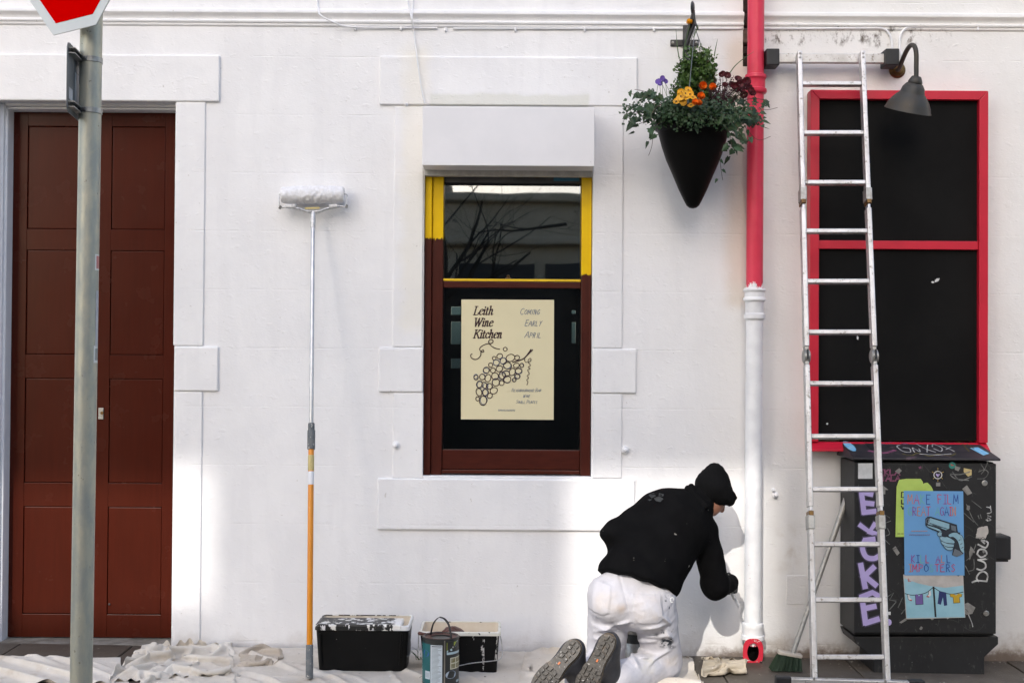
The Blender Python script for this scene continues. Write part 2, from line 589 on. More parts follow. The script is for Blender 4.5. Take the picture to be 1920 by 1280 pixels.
M['lamp_in'] = pm('lamp_inner_enamel', (.24,.22,.18), None, 9, .5)
M['black_plastic'] = pm('black_plastic', (.011,.0115,.013), (.017,.017,.019), 14, .55, bump=.12, bs=60)
M['black_iron'] = pm('black_iron_paint', (.014,.014,.016), (.03,.03,.032), 24, .42, bump=.25, bs=50)
M['planter'] = pm('black_planter_plastic', (.0026,.0026,.0026), (.004,.0038,.0038), 6, .42, bump=.05, bs=60, spec=.10)
M['soil'] = pm('soil', (.03,.02,.014), (.015,.01,.008), 40, .95, bump=1, bs=50, bd=.01)

def pipe_paint(zsplit, zred):
    t = NT('pipe_two_coats')
    x, y, z = t.xyz()
    nz = t.math('MULTIPLY', t.math('SUBTRACT', t.noise(46, 4, .7, t.scaled(1, 1, .22)), .5), .16)
    up = t.step(t.math('SUBTRACT', t.math('ADD', z, nz), zsplit), -.002, .002)
    low = t.math('SUBTRACT', 1, t.step(t.math('SUBTRACT', t.math('ADD', z, nz), zred), -.002, .002))
    red = t.mix(t.step(t.noise(7, 4), .3, .7), (.70,.045,.090), (.63,.036,.072))
    wh = t.mix(t.step(t.noise(14, 4), .3, .7), (.82,.82,.825), (.74,.74,.75))
    c = t.mix(t.math('MAXIMUM', up, low), wh, red)
    c = t.mix(t.math('MULTIPLY', t.step(t.noise(55, 3), .72, .76), .6), c, (.35,.12,.10))
    h = t.math('ADD', t.noise(26, 4, .6), t.math('MULTIPLY', t.noise(80, 3), .4))
    return t.done(c, .34, 0, t.bump(h, .4, .005), .35)
M['red_frame'] = pm('red_frame_paint', (.56,.010,.034), (.49,.008,.028), 9, .42, bump=.25, bs=30, bd=.004, stretch=(.6,2,.6))
M['frame_side'] = pm('bare_frame_side', (.42,.34,.27), (.30,.24,.19), 12, .8, bump=.4, bs=40)
M['board'] = pm('blackboard', (.0050,.0048,.0048), (.0085,.0082,.0080), 3, .8, bump=.25, bs=30, spec=.12, rvar=.15, spots=[((.03,.029,.028), 55, .735)])

M['sign_red'] = pm('sign_red', (.66,.0, .0), (.64,.0,.0), 3, .6, spec=.0)
M['sign_white'] = pm('sign_white', (.70,.71,.68), (.66,.67,.65), 6, .4)
M['sign_back'] = pm('grey_sign_back', (.19,.205,.215), (.15,.16,.165), 8, .45, .3)
M['sticker_pale'] = pm('pale_sticker', (.52,.53,.55), (.40,.41,.44), 20, .5)
M['orange_pole'] = pm('orange_fibreglass', (.72,.26,.008), (.68,.235,.006), 8, .36, spots=[((.78,.76,.72), 34, .68)])
M['grip'] = pm('grey_rubber_grip', (.10,.115,.125), (.16,.165,.165), 30, .7, bump=.3, bs=60, spots=[((.42,.41,.38), 42, .62)])
M['tape'] = pm('masking_tape', (.58,.47,.20), (.52,.42,.18), 14, .7, bump=.2)
M['white_tape'] = pm('white_tape', (.76,.76,.78), None, 14, .5)
M['roller'] = pm('paint_loaded_fleece', (.80,.80,.82), (.70,.69,.70), 60, .65, bump=.5, bs=90, bd=.006)
M['roller_frame'] = pm('paint_spattered_steel', (.42,.42,.42), (.70,.70,.71), 55, .45, .45, bump=.3, bs=70, spots=[((.22,.19,.16), 50, .64)])
def tub_mat(name, drips=0.0):
    t = NT(name)
    c = t.mix(t.step(t.noise(6, 4), .3, .7), (.0035,.0035,.0035), (.006,.006,.006))
    s = t.step(t.noise(42, 5, .7), .70, .73)
    sm = t.math('MULTIPLY', t.step(t.noise(9, 5, .6), .60, .8), t.step(t.noise(60, 4, .7), .46, .7))
    c = t.mix(t.math('MULTIPLY', sm, .15+.35*drips), c, (.5,.49,.46))
    c = t.mix(t.math('MULTIPLY', s, .45), c, (.72,.7,.66))
    if drips:
        d = t.math('MULTIPLY', t.step(t.noise(30, 2, .5, t.scaled(1.3,1,.05)), .66, .68), t.step(t.noise(60, 3, .6), .45, .55))
        c = t.mix(t.math('MULTIPLY', d, drips), c, (.72,.7,.66))
    return t.done(c, .45, 0, t.bump(t.noise(40, 3), .08, .003), .18)
M['tub'] = tub_mat('black_tub_plastic', .0)
M['tub_drips'] = tub_mat('black_tub_plastic_dripped', .8)
def rim_mat():
    t = NT('paint_crusted_rim')
    x, y, z = t.xyz()
    a = t.noise(26, 4, .6, t.scaled(1, 1, .45))
    k = t.box_mask(-1.03, -.60, -1, 2, .01)
    f = t.math('MULTIPLY', k, t.step(a, .44, .48))
    c = t.mix(f, t.mix(t.step(t.noise(12), .3, .7), (.80,.80,.82), (.72,.70,.64)), (.010,.010,.010))
    return t.done(c, .45, 0, t.bump(a, .4, .006))
M['rim_crust'] = rim_mat()
M['tub_cream'] = pm('cream_paint_lining', (.74,.66,.54), (.66,.56,.43), 12, .5, bump=.3, bs=40, spots=[((.2,.08,.05), 30, .70)])
M['rim_cream'] = pm('paint_streaked_rim', (.76,.74,.66), (.70,.68,.58), 18, .5, bump=.4, bs=40, spots=[((.02,.02,.02), 34, .63)])
M['brown_paint'] = pm('wet_brown_paint', (.10,.030,.018), (.065,.018,.011), 40, .4, bump=.8, bs=70, bd=.008)
M['wire'] = pm('painted_wire', (.60,.59,.56), (.35,.34,.33), 50, .45, .4)
M['wire_dark'] = pm('steel_wire', (.22,.22,.22), (.13,.13,.13), 50, .4, .7)
M['can_dark'] = pm('can_print_black', (.018,.020,.020), (.03,.032,.03), 12, .35)
M['can_teal'] = pm('can_print_teal', (.010,.115,.120), (.008,.095,.10), 8, .35)
M['can_text'] = pm('can_print_paper', (.50,.56,.60), None, 8, .4)
M['can_ink'] = pm('can_print_ink', (.20,.23,.25), None, 8, .4)
M['can_blue'] = pm('can_print_blue', (.03,.09,.30), None, 8, .4)
M['can_lime'] = pm('can_print_lime', (.36,.40,.02), (.3,.36,.05), 8, .4)
M['can_sky'] = pm('can_print_pale', (.42,.54,.58), None, 8, .4)
M['can_sill'] = pm('can_print_window', (.60,.58,.44), None, 8, .4)
M['can_pane'] = pm('can_print_pane', (.19,.16,.05), (.30,.29,.20), 30, .4)
M['can_chair'] = pm('can_print_chair', (.20,.28,.40), (.40,.47,.55), 30, .4)
M['can_seam'] = pm('can_seam', (.30,.28,.24), None, 8, .3, .8)

# textiles
def cloth_mat(name, a, b, stain, amount=.5):
    t = NT(name)
    c = t.mix(t.step(t.noise(5, 5, .6), .3, .7), a, b)
    c = t.mix(t.math('MULTIPLY', t.step(t.noise(3.2, 5, .65), .52, .72), amount), c, stain)
    c = t.mix(t.math('MULTIPLY', t.step(t.noise(30, 3, .6), .70, .74), .7), c, (.22,.17,.13))
    c = t.mix(t.math('MULTIPLY', t.step(t.noise(24, 3, .6, t.scaled(1,1.3,1)), .71, .74), .7), c, (.84,.83,.82))
    h = t.math('ADD', t.math('MULTIPLY', t.noise(400, 2), .25), t.noise(22, 5, .6, dist=.6))
    return t.done(c, .9, 0, t.bump(h, .45, .010), .1)
M['cloth'] = cloth_mat('cotton_dust_sheet', (.66,.61,.54), (.60,.545,.47), (.46,.37,.28), .45)
M['cloth_white'] = cloth_mat('white_dust_sheet', (.68,.635,.57), (.60,.55,.48), (.46,.38,.29), .6)
M['cloth_beige'] = cloth_mat('beige_rag', (.52,.455,.36), (.46,.40,.31), (.34,.27,.20), .4)
M['cloth_tan'] = cloth_mat('tan_sheet', (.50,.44,.37), (.44,.38,.31), (.40,.32,.25), .4)
def fleece():
    t = NT('black_fleece')
    c = t.mix(t.step(t.noise(10, 4), .3, .7), (.0032,.0032,.0036), (.0046,.0046,.005))
    c = t.mix(t.math('MULTIPLY', t.step(t.noise(24, 3), .735, .75), .5), c, (.40,.38,.34))
    h = t.math('ADD', t.math('MULTIPLY', t.noise(260, 2), .3), t.noise(18, 4))
    return t.done(c, .92, 0, t.bump(h, .35, .006), .06)
M['fleece'] = fleece()
M['knit'] = pm('black_knit', (.0030,.0030,.0034), (.0045,.0045,.005), 12, .95, bump=.5, bs=200, bd=.003, spec=.1)
M['grey_print'] = pm('grey_smudge', (.022,.025,.026), (.007,.007,.008), 60, .8)
M['trousers'] = None
def trousers_mat():
    t = NT('painters_white_cotton')
    x, y, z = t.xyz()
    c = t.mix(t.step(t.noise(7, 5), .3, .7), (.56,.55,.585), (.50,.485,.51))
    # grubby seat, knees and cuffs
    for (px, py, w, hh, amt, col) in [(1138,1120,.06,.05,.35,(.62,.53,.44)), (1212,1130,.07,.07,.32,(.60,.50,.40)),
                                      (1163,1132,.012,.02,.6,(.50,.33,.18)), (1215,1245,.03,.03,.7,(.55,.50,.33)),
                                      (1265,1250,.05,.03,.5,(.55,.47,.38)), (1225,1180,.05,.03,.25,(.55,.50,.42))]:
        q = P(px, py, -.75)
        k = t.box_mask(q[0]-w, q[0]+w, q[2]-hh, q[2]+hh, .025, .05, 12)
        c = t.mix(t.math('MULTIPLY', k, t.math('MULTIPLY', t.step(t.noise(14, 5), .25, .7), amt)), c, col)
    for (px, py, w, hh, th) in [(1252,1206,.035,.022,.44), (1231,1190,.008,.007,.3), (1253,1130,.02,.04,.57), (1265,1217,.02,.005,.4), (1245,1195,.05,.04,.62)]:
        q = P(px, py, -.75)
        k = t.box_mask(q[0]-w, q[0]+w, q[2]-hh, q[2]+hh, .012, .05, 18)
        c = t.mix(t.math('MULTIPLY', k, t.step(t.noise(34, 4, .7), th, th+.06)), c, (.035,.04,.05))
    c = t.mix(t.math('MULTIPLY', t.step(t.noise(45, 3), .73, .76), .5), c, (.35,.33,.33))
    h = t.math('ADD', t.math('MULTIPLY', t.noise(300, 2), .15), t.noise(16, 5, .55, t.scaled(1.2, 1, .8), dist=.8))
    return t.done(c, .85, 0, t.bump(h, .55, .012), .15)
M['trousers'] = trousers_mat()
M['skin'] = pm('skin', (.42,.20,.13), (.36,.16,.10), 30, .5, bump=.15, bs=120)
M['glove'] = pm('black_glove', (.014,.014,.015), (.03,.031,.033), 40, .6, bump=.4, bs=90)
M['glove_grey'] = pm('grey_glove_coating', (.06,.065,.07), (.03,.03,.033), 40, .45, bump=.4, bs=90)
M['sole'] = pm('worn_boot_sole', (.040,.031,.023), (.020,.016,.012), 45, .45, bump=.6, bs=90, spots=[((.45,.43,.40), 80, .645), ((.085,.062,.042), 30, .58)])
M['midsole'] = pm('tan_midsole', (.20,.14,.075), (.14,.095,.05), 30, .6, bump=.3, bs=70, spots=[((.6,.58,.54), 60, .66)])
M['boot'] = pm('black_boot_leather', (.016,.016,.019), (.028,.028,.033), 30, .5, bump=.5, bs=60, spots=[((.6,.6,.6), 80, .72)])
M['orange_badge'] = pm('orange_sole_badge', (.55,.13,.02), None, 10, .5)

# cabinet
def cab_mat():
    t = NT('cabinet_black_coat')
    c = t.mix(t.step(t.noise(5, 5), .3, .7), (.013,.0132,.0137), (.019,.019,.0195))
    s = t.math('MULTIPLY', t.step(t.noise(4, 5, .6), .38, .62), t.step(t.noise(30, 6, .75, t.scaled(1.6,1,.6)), .55, .75))
    c = t.mix(t.math('MULTIPLY', s, .65), c, (.17,.165,.15))
    c = t.mix(t.math('MULTIPLY', t.step(t.noise(60, 3, .6), .72, .75), .5), c, (.4,.39,.37))
    h = t.math('ADD', t.noise(8, 3), t.math('MULTIPLY', t.noise(90, 3), .2))
    return t.done(c, .55, 0, t.bump(h, .12, .004), .4)
M['cab'] = cab_mat()
M['cab_lid'] = pm('weathered_lid', (.020,.019,.023), (.040,.032,.037), 9, .6, bump=.15, bs=40, spots=[((.10,.065,.08), 7, .60), ((.05,.045,.02), 11, .66)])
def flat(name, col, col2=None, ns=20, rough=.75):
    return pm(name, col, col2, ns, rough)
M['lilac'] = flat('lilac_spray', (.50,.41,.70), (.45,.36,.65), 12)
M['lilac_mist'] = flat('lilac_overspray', (.085,.070,.12), (.04,.034,.055), 30)
M['marker_white'] = flat('white_marker', (.62,.62,.60), (.30,.30,.30), 30)
M['chalk'] = flat('grey_scrawl', (.20,.20,.19), (.07,.07,.07), 40)
M['faded_scrawl'] = flat('faded_scrawl', (.065,.065,.062), (.025,.025,.025), 30)
M['pink_spray'] = flat('faded_pink_spray', (.26,.07,.15), (.12,.04,.075), 25)
M['lime_paper'] = flat('lime_paper', (.45,.60,.13), (.38,.52,.10), 10)
M['blue_paper'] = flat('blue_paper', (.135,.33,.60), (.125,.31,.57), 4)
M['pale_blue'] = flat('pale_blue_print', (.30,.52,.60), (.24,.45,.53), 9)
M['paper_grey'] = flat('torn_white_paper', (.50,.47,.44), (.40,.37,.34), 14)
M['paper_white'] = flat('white_paper', (.66,.66,.65), (.55,.55,.54), 30)
M['ink'] = flat('black_ink', (.010,.010,.012))
M['gun_blue'] = flat('gun_print_blue', (.26,.43,.50), (.21,.37,.45), 40)
M['gun_dark'] = flat('gun_print_dark', (.018,.024,.035))
M['gun_grey'] = flat('gun_print_grey', (.12,.14,.16))
M['ink_red'] = flat('red_crayon', (.50,.06,.13))
M['ink_orange'] = flat('orange_crayon', (.50,.22,.12))
M['ink_blue'] = flat('blue_crayon', (.025,.07,.28))
M['ink_green'] = flat('green_crayon', (.15,.42,.35))
M['ink_purple'] = flat('purple_crayon', (.24,.06,.28))
M['st_teal'] = flat('teal_sticker', (.03,.20,.17))
M['st_red'] = flat('red_sticker', (.5,.08,.06))
M['st_yellow'] = flat('yellow_sticker', (.55,.45,.20), (.45,.33,.16), 60)
M['st_sky'] = flat('sky_sticker', (.10,.42,.72), (.35,.6,.75), 40)
M['st_grey'] = flat('grey_sticker', (.26,.25,.23), (.17,.165,.155), 30)
M['pr_purple'] = flat('purple_print', (.15,.10,.30))
M['pr_navy'] = flat('navy_print', (.02,.03,.12))
M['pr_mustard'] = flat('mustard_print', (.50,.32,.02))
M['lid_gold'] = flat('dull_yellow_spray', (.16,.13,.03), (.07,.06,.02), 30)
M['gold'] = flat('gold_print', (.42,.30,.06))

# poster in the window
M['poster'] = pm('cream_poster_paper', (.72,.65,.42), (.69,.62,.40), 3, .6)
M['wine_ink'] = flat('dark_wine_ink', (.035,.010,.012))
M['brush_ink'] = flat('brush_ink', (.010,.008,.010), (.02,.04,.10), 40)
M['blue_pen'] = flat('blue_pen', (.05,.10,.20))
M['grey_pen'] = flat('grey_pen', (.14,.17,.24))

# plants
def leaf(name, a, b, rough=.45):
    t = NT(name)
    oi = t.n('ShaderNodeObjectInfo')
    c = t.mix(t.step(t.noise(25, 3), .3, .7), a, b)
    c2 = t.mix(oi.outputs['Random'], c, tuple(.55*q for q in a))
    m_ = t.done(c2, rough, 0, t.bump(t.noise(120, 2), .2, .002), .35)
    return m_
M['ivy'] = leaf('ivy_leaf', (.028,.066,.024), (.018,.048,.019))
M['ivy_light'] = leaf('ivy_leaf_pale', (.045,.090,.032), (.032,.070,.026))
M['ivy_mass'] = pm('ivy_mass_leaf', (.016,.040,.014), (.036,.078,.026), 45, .5)
M['shrub'] = pm('shrub_leaf', (.042,.095,.018), (.085,.150,.028), 30, .5)
M['stem'] = pm('green_stem', (.07,.13,.045), (.05,.09,.03), 30, .6)
M['twig'] = pm('brown_twig', (.10,.06,.045), (.07,.045,.03), 40, .8)
M['heather'] = pm('dark_heather', (.040,.012,.018), (.065,.02,.026), 40, .8)
M['fl_yellow'] = pm('yellow_petal', (.80,.42,.008), (.74,.34,.006), 60, .55)
M['fl_orange'] = pm('orange_petal', (.80,.20,.008), (.74,.14,.006), 60, .55)
M['fl_red'] = pm('dark_red_petal', (.10,.004,.010), (.06,.003,.007), 50, .6)
M['fl_purple'] = pm('purple_petal', (.12,.06,.34), (.09,.04,.25), 50, .6)
M['fl_eye'] = pm('dark_petal_eye', (.03,.008,.004), None, 50, .6)
M['bristle_green'] = pm('green_bristles', (.010,.028,.012), (.018,.042,.018), 60, .7)
M['broom_block'] = pm('broom_block', (.58,.52,.44), (.48,.42,.36), 20, .6)
M['broom_tube'] = pm('broom_metal_tube', (.40,.39,.36), (.32,.31,.28), 30, .42, .35, bump=.1)

# ground and the far side of the street
def pavement_mat(name, a, b):
    t = NT(name)
    oi = t.n('ShaderNodeObjectInfo')
    c = t.mix(t.step(t.noise(6, 6, .65), .3, .7), a, b)
    c = t.mix(t.math('MULTIPLY', oi.outputs['Random'], .35), c, (.09,.075,.06))
    x, y, z = t.xyz()
    wet = t.step(t.math('ADD', y, t.math('MULTIPLY', t.noise(4, 5), .4)), -.35, .05)
    c = t.mix(t.math('MULTIPLY', wet, .6), c, (.05,.038,.028))
    c = t.mix(t.math('MULTIPLY', t.step(t.noise(45, 4, .7), .68, .72), .6), c, (.36,.34,.31))
    h = t.math('ADD', t.noise(60, 5, .7), t.noise(7, 4))
    r = t.math('SUBTRACT', .85, t.math('MULTIPLY', wet, .3))
    return t.done(c, r, 0, t.bump(h, .5, .006), .4)
M['slab'] = pavement_mat('pavement_slab', (.155,.133,.108), (.105,.088,.068))
M['ground'] = pm('bedding', (.08,.065,.05), (.05,.04,.03), 14, .95, bump=.6, bs=40)
M['asphalt'] = pm('asphalt', (.05,.05,.052), (.065,.064,.062), 20, .85, bump=.7, bs=160, bd=.004)
M['kerb'] = pm('granite_kerb', (.24,.235,.23), (.17,.165,.16), 60, .8, bump=.4, bs=80)
M['sandstone'] = pm('sandstone', (.56,.48,.36), (.48,.41,.30), 3, .85, bump=.5, bs=20, spots=[((.12,.10,.08), 4, .66)])
M['slate'] = pm('roof_slate', (.06,.065,.075), (.04,.042,.05), 8, .6, bump=.3, bs=30)
M['shop_black'] = pm('black_shopfront', (.012,.012,.013), None, 8, .4)
M['bark'] = pm('tree_bark', (.045,.036,.028), (.03,.024,.019), 20, .9, bump=.6, bs=60)
# ------------------------------------------------------------------ ground and street
pav = MB()
def tilted(mb, x0, x1, y0, y1, top, bottom):
    v = [(x, y, zg(x, y)+dz) for dz in (bottom, top) for y in (y0, y1) for x in (x0, x1)]
    mb.add(v, [(0,2,3,1),(4,5,7,6),(0,1,5,4),(2,6,7,3),(0,4,6,2),(1,3,7,5)])
    return mb
tilted(pav, -30, 30, -2.95, 0.6, -.030, -.30)
pavement = tag(build('pavement', pav, M['ground']), kind='structure')
row_y = [(-.012, -.60), (-.612, -1.35), (-1.362, -2.10), (-2.112, -2.935)]
for ri, (ya, yb) in enumerate(row_y):
    x = -4.2+.31*(ri % 2)
    while x < 4.2:
        w = [.62, .74, .9][random.randrange(3)]
        dz = random.uniform(-.003, .003)
        s = MB(); tilted(s, x+.004, x+w-.004, yb, ya, dz, -.028)
        build('paving_slab', s, M['slab'], pavement, bevel=.004)
        x += w
kb = MB()
tilted(kb, -30, 30, -3.12, -2.955, .004, -.30)
tag(build('kerb', kb, M['kerb'], bevel=.012), kind='structure')
rd = MB()
tilted(rd, -60, 60, -13.2, -3.125, -.12, -.40)
tag(build('road', rd, M['asphalt']), kind='structure')
fp = MB()
tilted(fp, -60, 60, -16.0, -13.215, 0.0, -.40)
tag(build('far_pavement', fp, M['slab']), kind='structure')
gr = MB()
gr.sheet([(-300,-300,-1.0),(300,-300,-1.0),(300,300,-1.0),(-300,300,-1.0)])
tag(build('ground', gr, M['ground']), kind='structure')

# ------------------------------------------------------------------ the building being painted
def X(px, py=640, Y=0.0): return P(px, py, Y)[0]
def Z(py, px=960, Y=0.0): return P(px, py, Y)[2]

bld = thing('painted_building', 'white painted stone shopfront with a brown door and a half-repainted sash window', 'building', (0, 2.0, -.05))
DOOR = (X(-14), X(327), -.4, Z(190, 200))
WIN = (X(794, 600), X(1110, 600), Z(893, 950), Z(205, 950))
CHASE = (X(1393, 60), X(1424, 60), Z(125, 1400), 3.9)
holes = [DOOR, WIN, CHASE]
TOP = 7.5; LEFT = -7.0; RIGHT = 7.0
def wall_mesh():
    xs = sorted({LEFT, RIGHT, *[h[0] for h in holes], *[h[1] for h in holes]})
    zs = sorted({-.4, TOP, *[h[2] for h in holes], *[h[3] for h in holes]})
    mb = MB()
    for i in range(len(xs)-1):
        for j in range(len(zs)-1):
            cx = (xs[i]+xs[i+1])/2; cz = (zs[j]+zs[j+1])/2
            if any(h[0] < cx < h[1] and h[2] < cz < h[3] for h in holes): continue
            mb.sheet([(xs[i],0,zs[j]),(xs[i+1],0,zs[j]),(xs[i+1],0,zs[j+1]),(xs[i],0,zs[j+1])])
    for h, dep in ((DOOR,.30),(WIN,.24),(CHASE,.10)):
        x0, x1, z0, z1 = h
        mb.sheet([(x0,0,z0),(x0,0,z1),(x0,dep,z1),(x0,dep,z0)])
        mb.sheet([(x1,0,z0),(x1,dep,z0),(x1,dep,z1),(x1,0,z1)])
        mb.sheet([(x0,0,z1),(x1,0,z1),(x1,dep,z1),(x0,dep,z1)])
        mb.sheet([(x0,0,z0),(x0,dep,z0),(x1,dep,z0),(x1,0,z0)])
    # the back and the flanks of the block
    mb.sheet([(LEFT,0,-.4),(LEFT,6,-.4),(LEFT,6,TOP),(LEFT,0,TOP)])
    mb.sheet([(RIGHT,0,-.4),(RIGHT,0,TOP),(RIGHT,6,TOP),(RIGHT,6,-.4)])
    mb.sheet([(LEFT,0,TOP),(LEFT,6,TOP),(RIGHT,6,TOP),(RIGHT,0,TOP)])
    return mb
build('wall', wall_mesh(), M['wall'], bld, recalc=False)
# rubble showing in the chase behind the downpipe
c = MB(); c.sheet([(CHASE[0]-.01,.095,CHASE[2]-.01),(CHASE[1]+.01,.095,CHASE[2]-.01),(CHASE[1]+.01,.095,CHASE[3]),(CHASE[0]-.01,.095,CHASE[3])])
build('chase_back', c, M['stone_dark'], bld)
zc = CHASE[2]
for k, hgt in enumerate((.075, .06, .10, .085)):
    c = MB(); c.box(CHASE[0]+.001, CHASE[1]-.006*k, .03+.01*(k % 2), .09, zc+.006, zc+hgt-.008)
    build('rubble_stone', c, M['stone_bit'] if k in (2,) else M['stone_dark'], bld, bevel=.012)
    zc += hgt

# string course (profile swept along the front, broken at the chase)
zt = Z(24, 960); zb = Z(52, 960)
prof = [(0,zt+.014),(-.008,zt+.010),(-.026,zt+.004),(-.031,zt-.006),(-.031,zt-.016),(-.026,zt-.024),(-.018,zt-.032),(-.013,zt-.042),
        (-.012,zt-.050),(-.017,zt-.054),(-.019,zt-.060),(-.017,zt-.067),(-.010,zt-.071),(-.009,zb+.002),(0,zb-.006)]
for (xa, xb) in ((LEFT, CHASE[0]+.002), (CHASE[1]-.002, RIGHT)):
    mb = MB()
    n = len(prof)
    v = [(xx, y, z) for xx in (xa, xb) for (y, z) in prof]
    f = [(i, i+1, n+i+1, n+i) for i in range(n-1)]+[tuple(range(n)), tuple(range(2*n-1, n-1, -1))]
    mb.add(v, f)
    build('string_course', mb, M['wall'], bld, smooth=True, angle=30)

# raised surrounds: every block a piece of its own
def block(name, px0, px1, py0, py1, out=.022, lift=0.0, parent=None):
    x0, x1 = X(px0, (py0+py1)/2), X(px1, (py0+py1)/2)
    z1, z0 = Z(py0, (px0+px1)/2), Z(py1, (px0+px1)/2)
    mb = MB(); mb.box(x0, x1, -out*.68, .004, z0, z1)
    return build(name, mb, M['wall'], parent or bld, bevel=.009, seg=3)
D0 = DOOR[1]; d_px = 327.5
block('door_lintel_block', -40, 413, 103, 190.5, .024)
block('door_jamb_stone', d_px, 384, 191.5, 648, .014)
block('door_quoin_block', d_px, 410, 649, 733, .022)
block('door_jamb_stone', d_px, 378, 734, 1225, .014)
block('window_lintel_block', 712, 1195, 107, 199, .022)
block('window_jamb_stone', 738, 793.5, 200, 650.5, .014)
block('window_quoin_block', 710, 793.5, 651, 735, .022)
block('window_jamb_stone', 737, 793.5, 736, 896, .014)
block('window_jamb_stone', 1110.5, 1168, 200, 652.5, .014)
block('window_quoin_block', 1110.5, 1193, 653.5, 737, .022)
block('window_jamb_stone', 1110.5, 1166, 738, 896, .014)
block('window_sill_block', 708, 1190, 897, 993.5, .026)
block('wall_plate', 1475, 1513, 1078, 1133, .006)
# paint-covered fixings
for (px, py, r) in ((743,834,.013),(1172,843,.012),(1453,927,.010),(762,197,.006),(1450,918,.006)):
    q = P(px, py, 0)
    mb = MB(); mb.lathe((q[0], .0, q[2]), [(r*1.9,-.0),(r*1.7,.014),(r,.016),(r*.9,.030),(r*.5,.036)], 14, axis=(0,-1,0))
    build('painted_fixing', mb, M['white_paint'], bld, smooth=True)

# ---- door
dr = bpy.data.objects.new('door', None); COL.objects.link(dr); dr.location = (DOOR[0]+.45, .2, 0.0); set_parent(dr, bld)
dr.matrix_parent_inverse = Matrix.Translation(-Vector(bld.location))
YD = .17
zl, zh = Z(1194, 160, YD), Z(208, 160, YD)
xl, xr = X(17, 700, YD), X(334, 700, YD)
def dbox(name, x0, x1, y0, y1, z0, z1, mat='door', bevel=.004):
    mb = MB(); mb.box(x0, x1, y0, y1, z0, z1)
    return build(name, mb, M[mat], dr, bevel=bevel)
dbox('leaf', xl+.002, xr-.002, YD+.022, YD+.05, zl+.002, zh-.002)
rows = [(237,430),(469,665),(709,905),(949,1151)]
cL = (X(47, 700, YD), X(149, 700, YD)); cR = (X(205, 700, YD), X(306, 700, YD))
for (x0, x1) in ((xl, cL[0]), (cL[1], cR[0]), (cR[1], xr)):
    dbox('stile', x0, x1, YD, YD+.021, zl, zh, bevel=.0016)
zz = [zh]+[v for a, b in rows for v in (Z(a, 160, YD), Z(b, 160, YD))]+[zl]
for i in range(0, len(zz), 2):
    for (x0, x1) in (cL, cR):
        dbox('rail', x0+.0002, x1-.0002, YD+.0004, YD+.021, zz[i+1], zz[i], bevel=.0016)
for (a, b) in rows:
    z1, z0 = Z(a, 160, YD), Z(b, 160, YD)
    for (x0, x1) in (cL, cR):
        mb = MB()
        # flush beaded panel: flat field inside a quirk
        g = .010
        mb.box(x0+.0016, x1-.0016, YD+.0050, YD+.0215, z0+.0016, z1-.0016)
        build('panel', mb, M['door'], dr, bevel=.006, seg=3)
q = P(190, 775, YD)
mb = MB(); mb.box(q[0]-.016, q[0]+.014, YD-.006, YD, q[2]-.033, q[2]+.033)
lk = build('lock_plate', mb, M['zinc'], dr, bevel=.002)
mb = MB(); mb.lathe((q[0]+.006, YD-.006, q[2]+.004), [(.009,0),(.009,.004),(.004,.004),(.004,.001)], 16, axis=(0,-1,0))
build('keyhole', mb, M['brass'], lk, smooth=True)
mb = MB(); mb.lathe((X(205,1132,YD), YD, Z(1132,205,YD)), [(.006,0),(.006,.003),(.003,.004)], 12, axis=(0,-1,0))
build('screw_hole', mb, M['black_iron'], dr)
# moulded white frame inside the reveal
for (x0, x1, y0, z1) in ((DOOR[0]-.01, X(4,700,.08), .06, DOOR[3]), (X(4,700,.1)+.001, X(11,700,.1), .085, DOOR[3]-.012), (X(11,700,.12)+.001, xl-.001, .11, DOOR[3]-.024)):
    mb = MB(); mb.box(x0, x1, y0, .28, -.05, z1)
    build('door_frame_post', mb, M['white_paint'], dr, bevel=.006)
for k, (y0, z0, z1) in enumerate(((.06, DOOR[3]-.016, DOOR[3]+.01), (.085, DOOR[3]-.030, DOOR[3]-.017), (.11, zh+.001, DOOR[3]-.031))):
    mb = MB(); mb.box(X(11,700,.12)-.002*k, DOOR[1]+.01, y0, .28, z0, z1)
    build('door_frame_head', mb, M['white_paint'], dr, bevel=.005)
# steps under the door
mb = MB(); mb.box(DOOR[0]-.03, DOOR[1]-.004, .02, .32, Z(1213,160,.02), zl-.006)
build('threshold', mb, M['step_stone'], dr, bevel=.018, seg=3)
mb = MB(); mb.box(DOOR[0]-.03, DOOR[1]+.0, -.14, .30, -.2, Z(1216,160,.02)-.004)
build('door_step', mb, M['step_stone'], bld, bevel=.012)

# ---- sash window
wd = bpy.data.objects.new('window', None); COL.objects.link(wd); wd.location = (0, .1, WIN[2]); set_parent(wd, bld)
wd.matrix_parent_inverse = Matrix.Translation(-Vector(bld.location))
M['sash'] = sash_paint(Z(446, 812), Z(514, 1100))
xo0, xi0, xc0 = WIN[0], X(808.5, 600), X(828, 600)
xc1, xo1 = X(1091, 600), WIN[1]
zt_w = Z(322, 950); zb_w = WIN[2]
def wbox(name, x0, x1, y0, y1, z0, z1, mat, bevel=.004, parent=None):
    mb = MB(); mb.box(x0, x1, y0, y1, z0, z1)
    return build(name, mb, mat if not isinstance(mat, str) else M[mat], parent or wd, bevel=bevel)
wbox('outer_frame_post', xo0+.003, xi0-.0015, .025, .20, zb_w+.004, zt_w+.1, M['sash'])
wbox('inner_frame_post', xi0, xc0+.004, .040, .20, zb_w+.004, zt_w+.1, M['sash'])
wbox('frame_post', xc1-.003, xo1-.003, .030, .20, zb_w+.004, zt_w+.1, M['sash'])
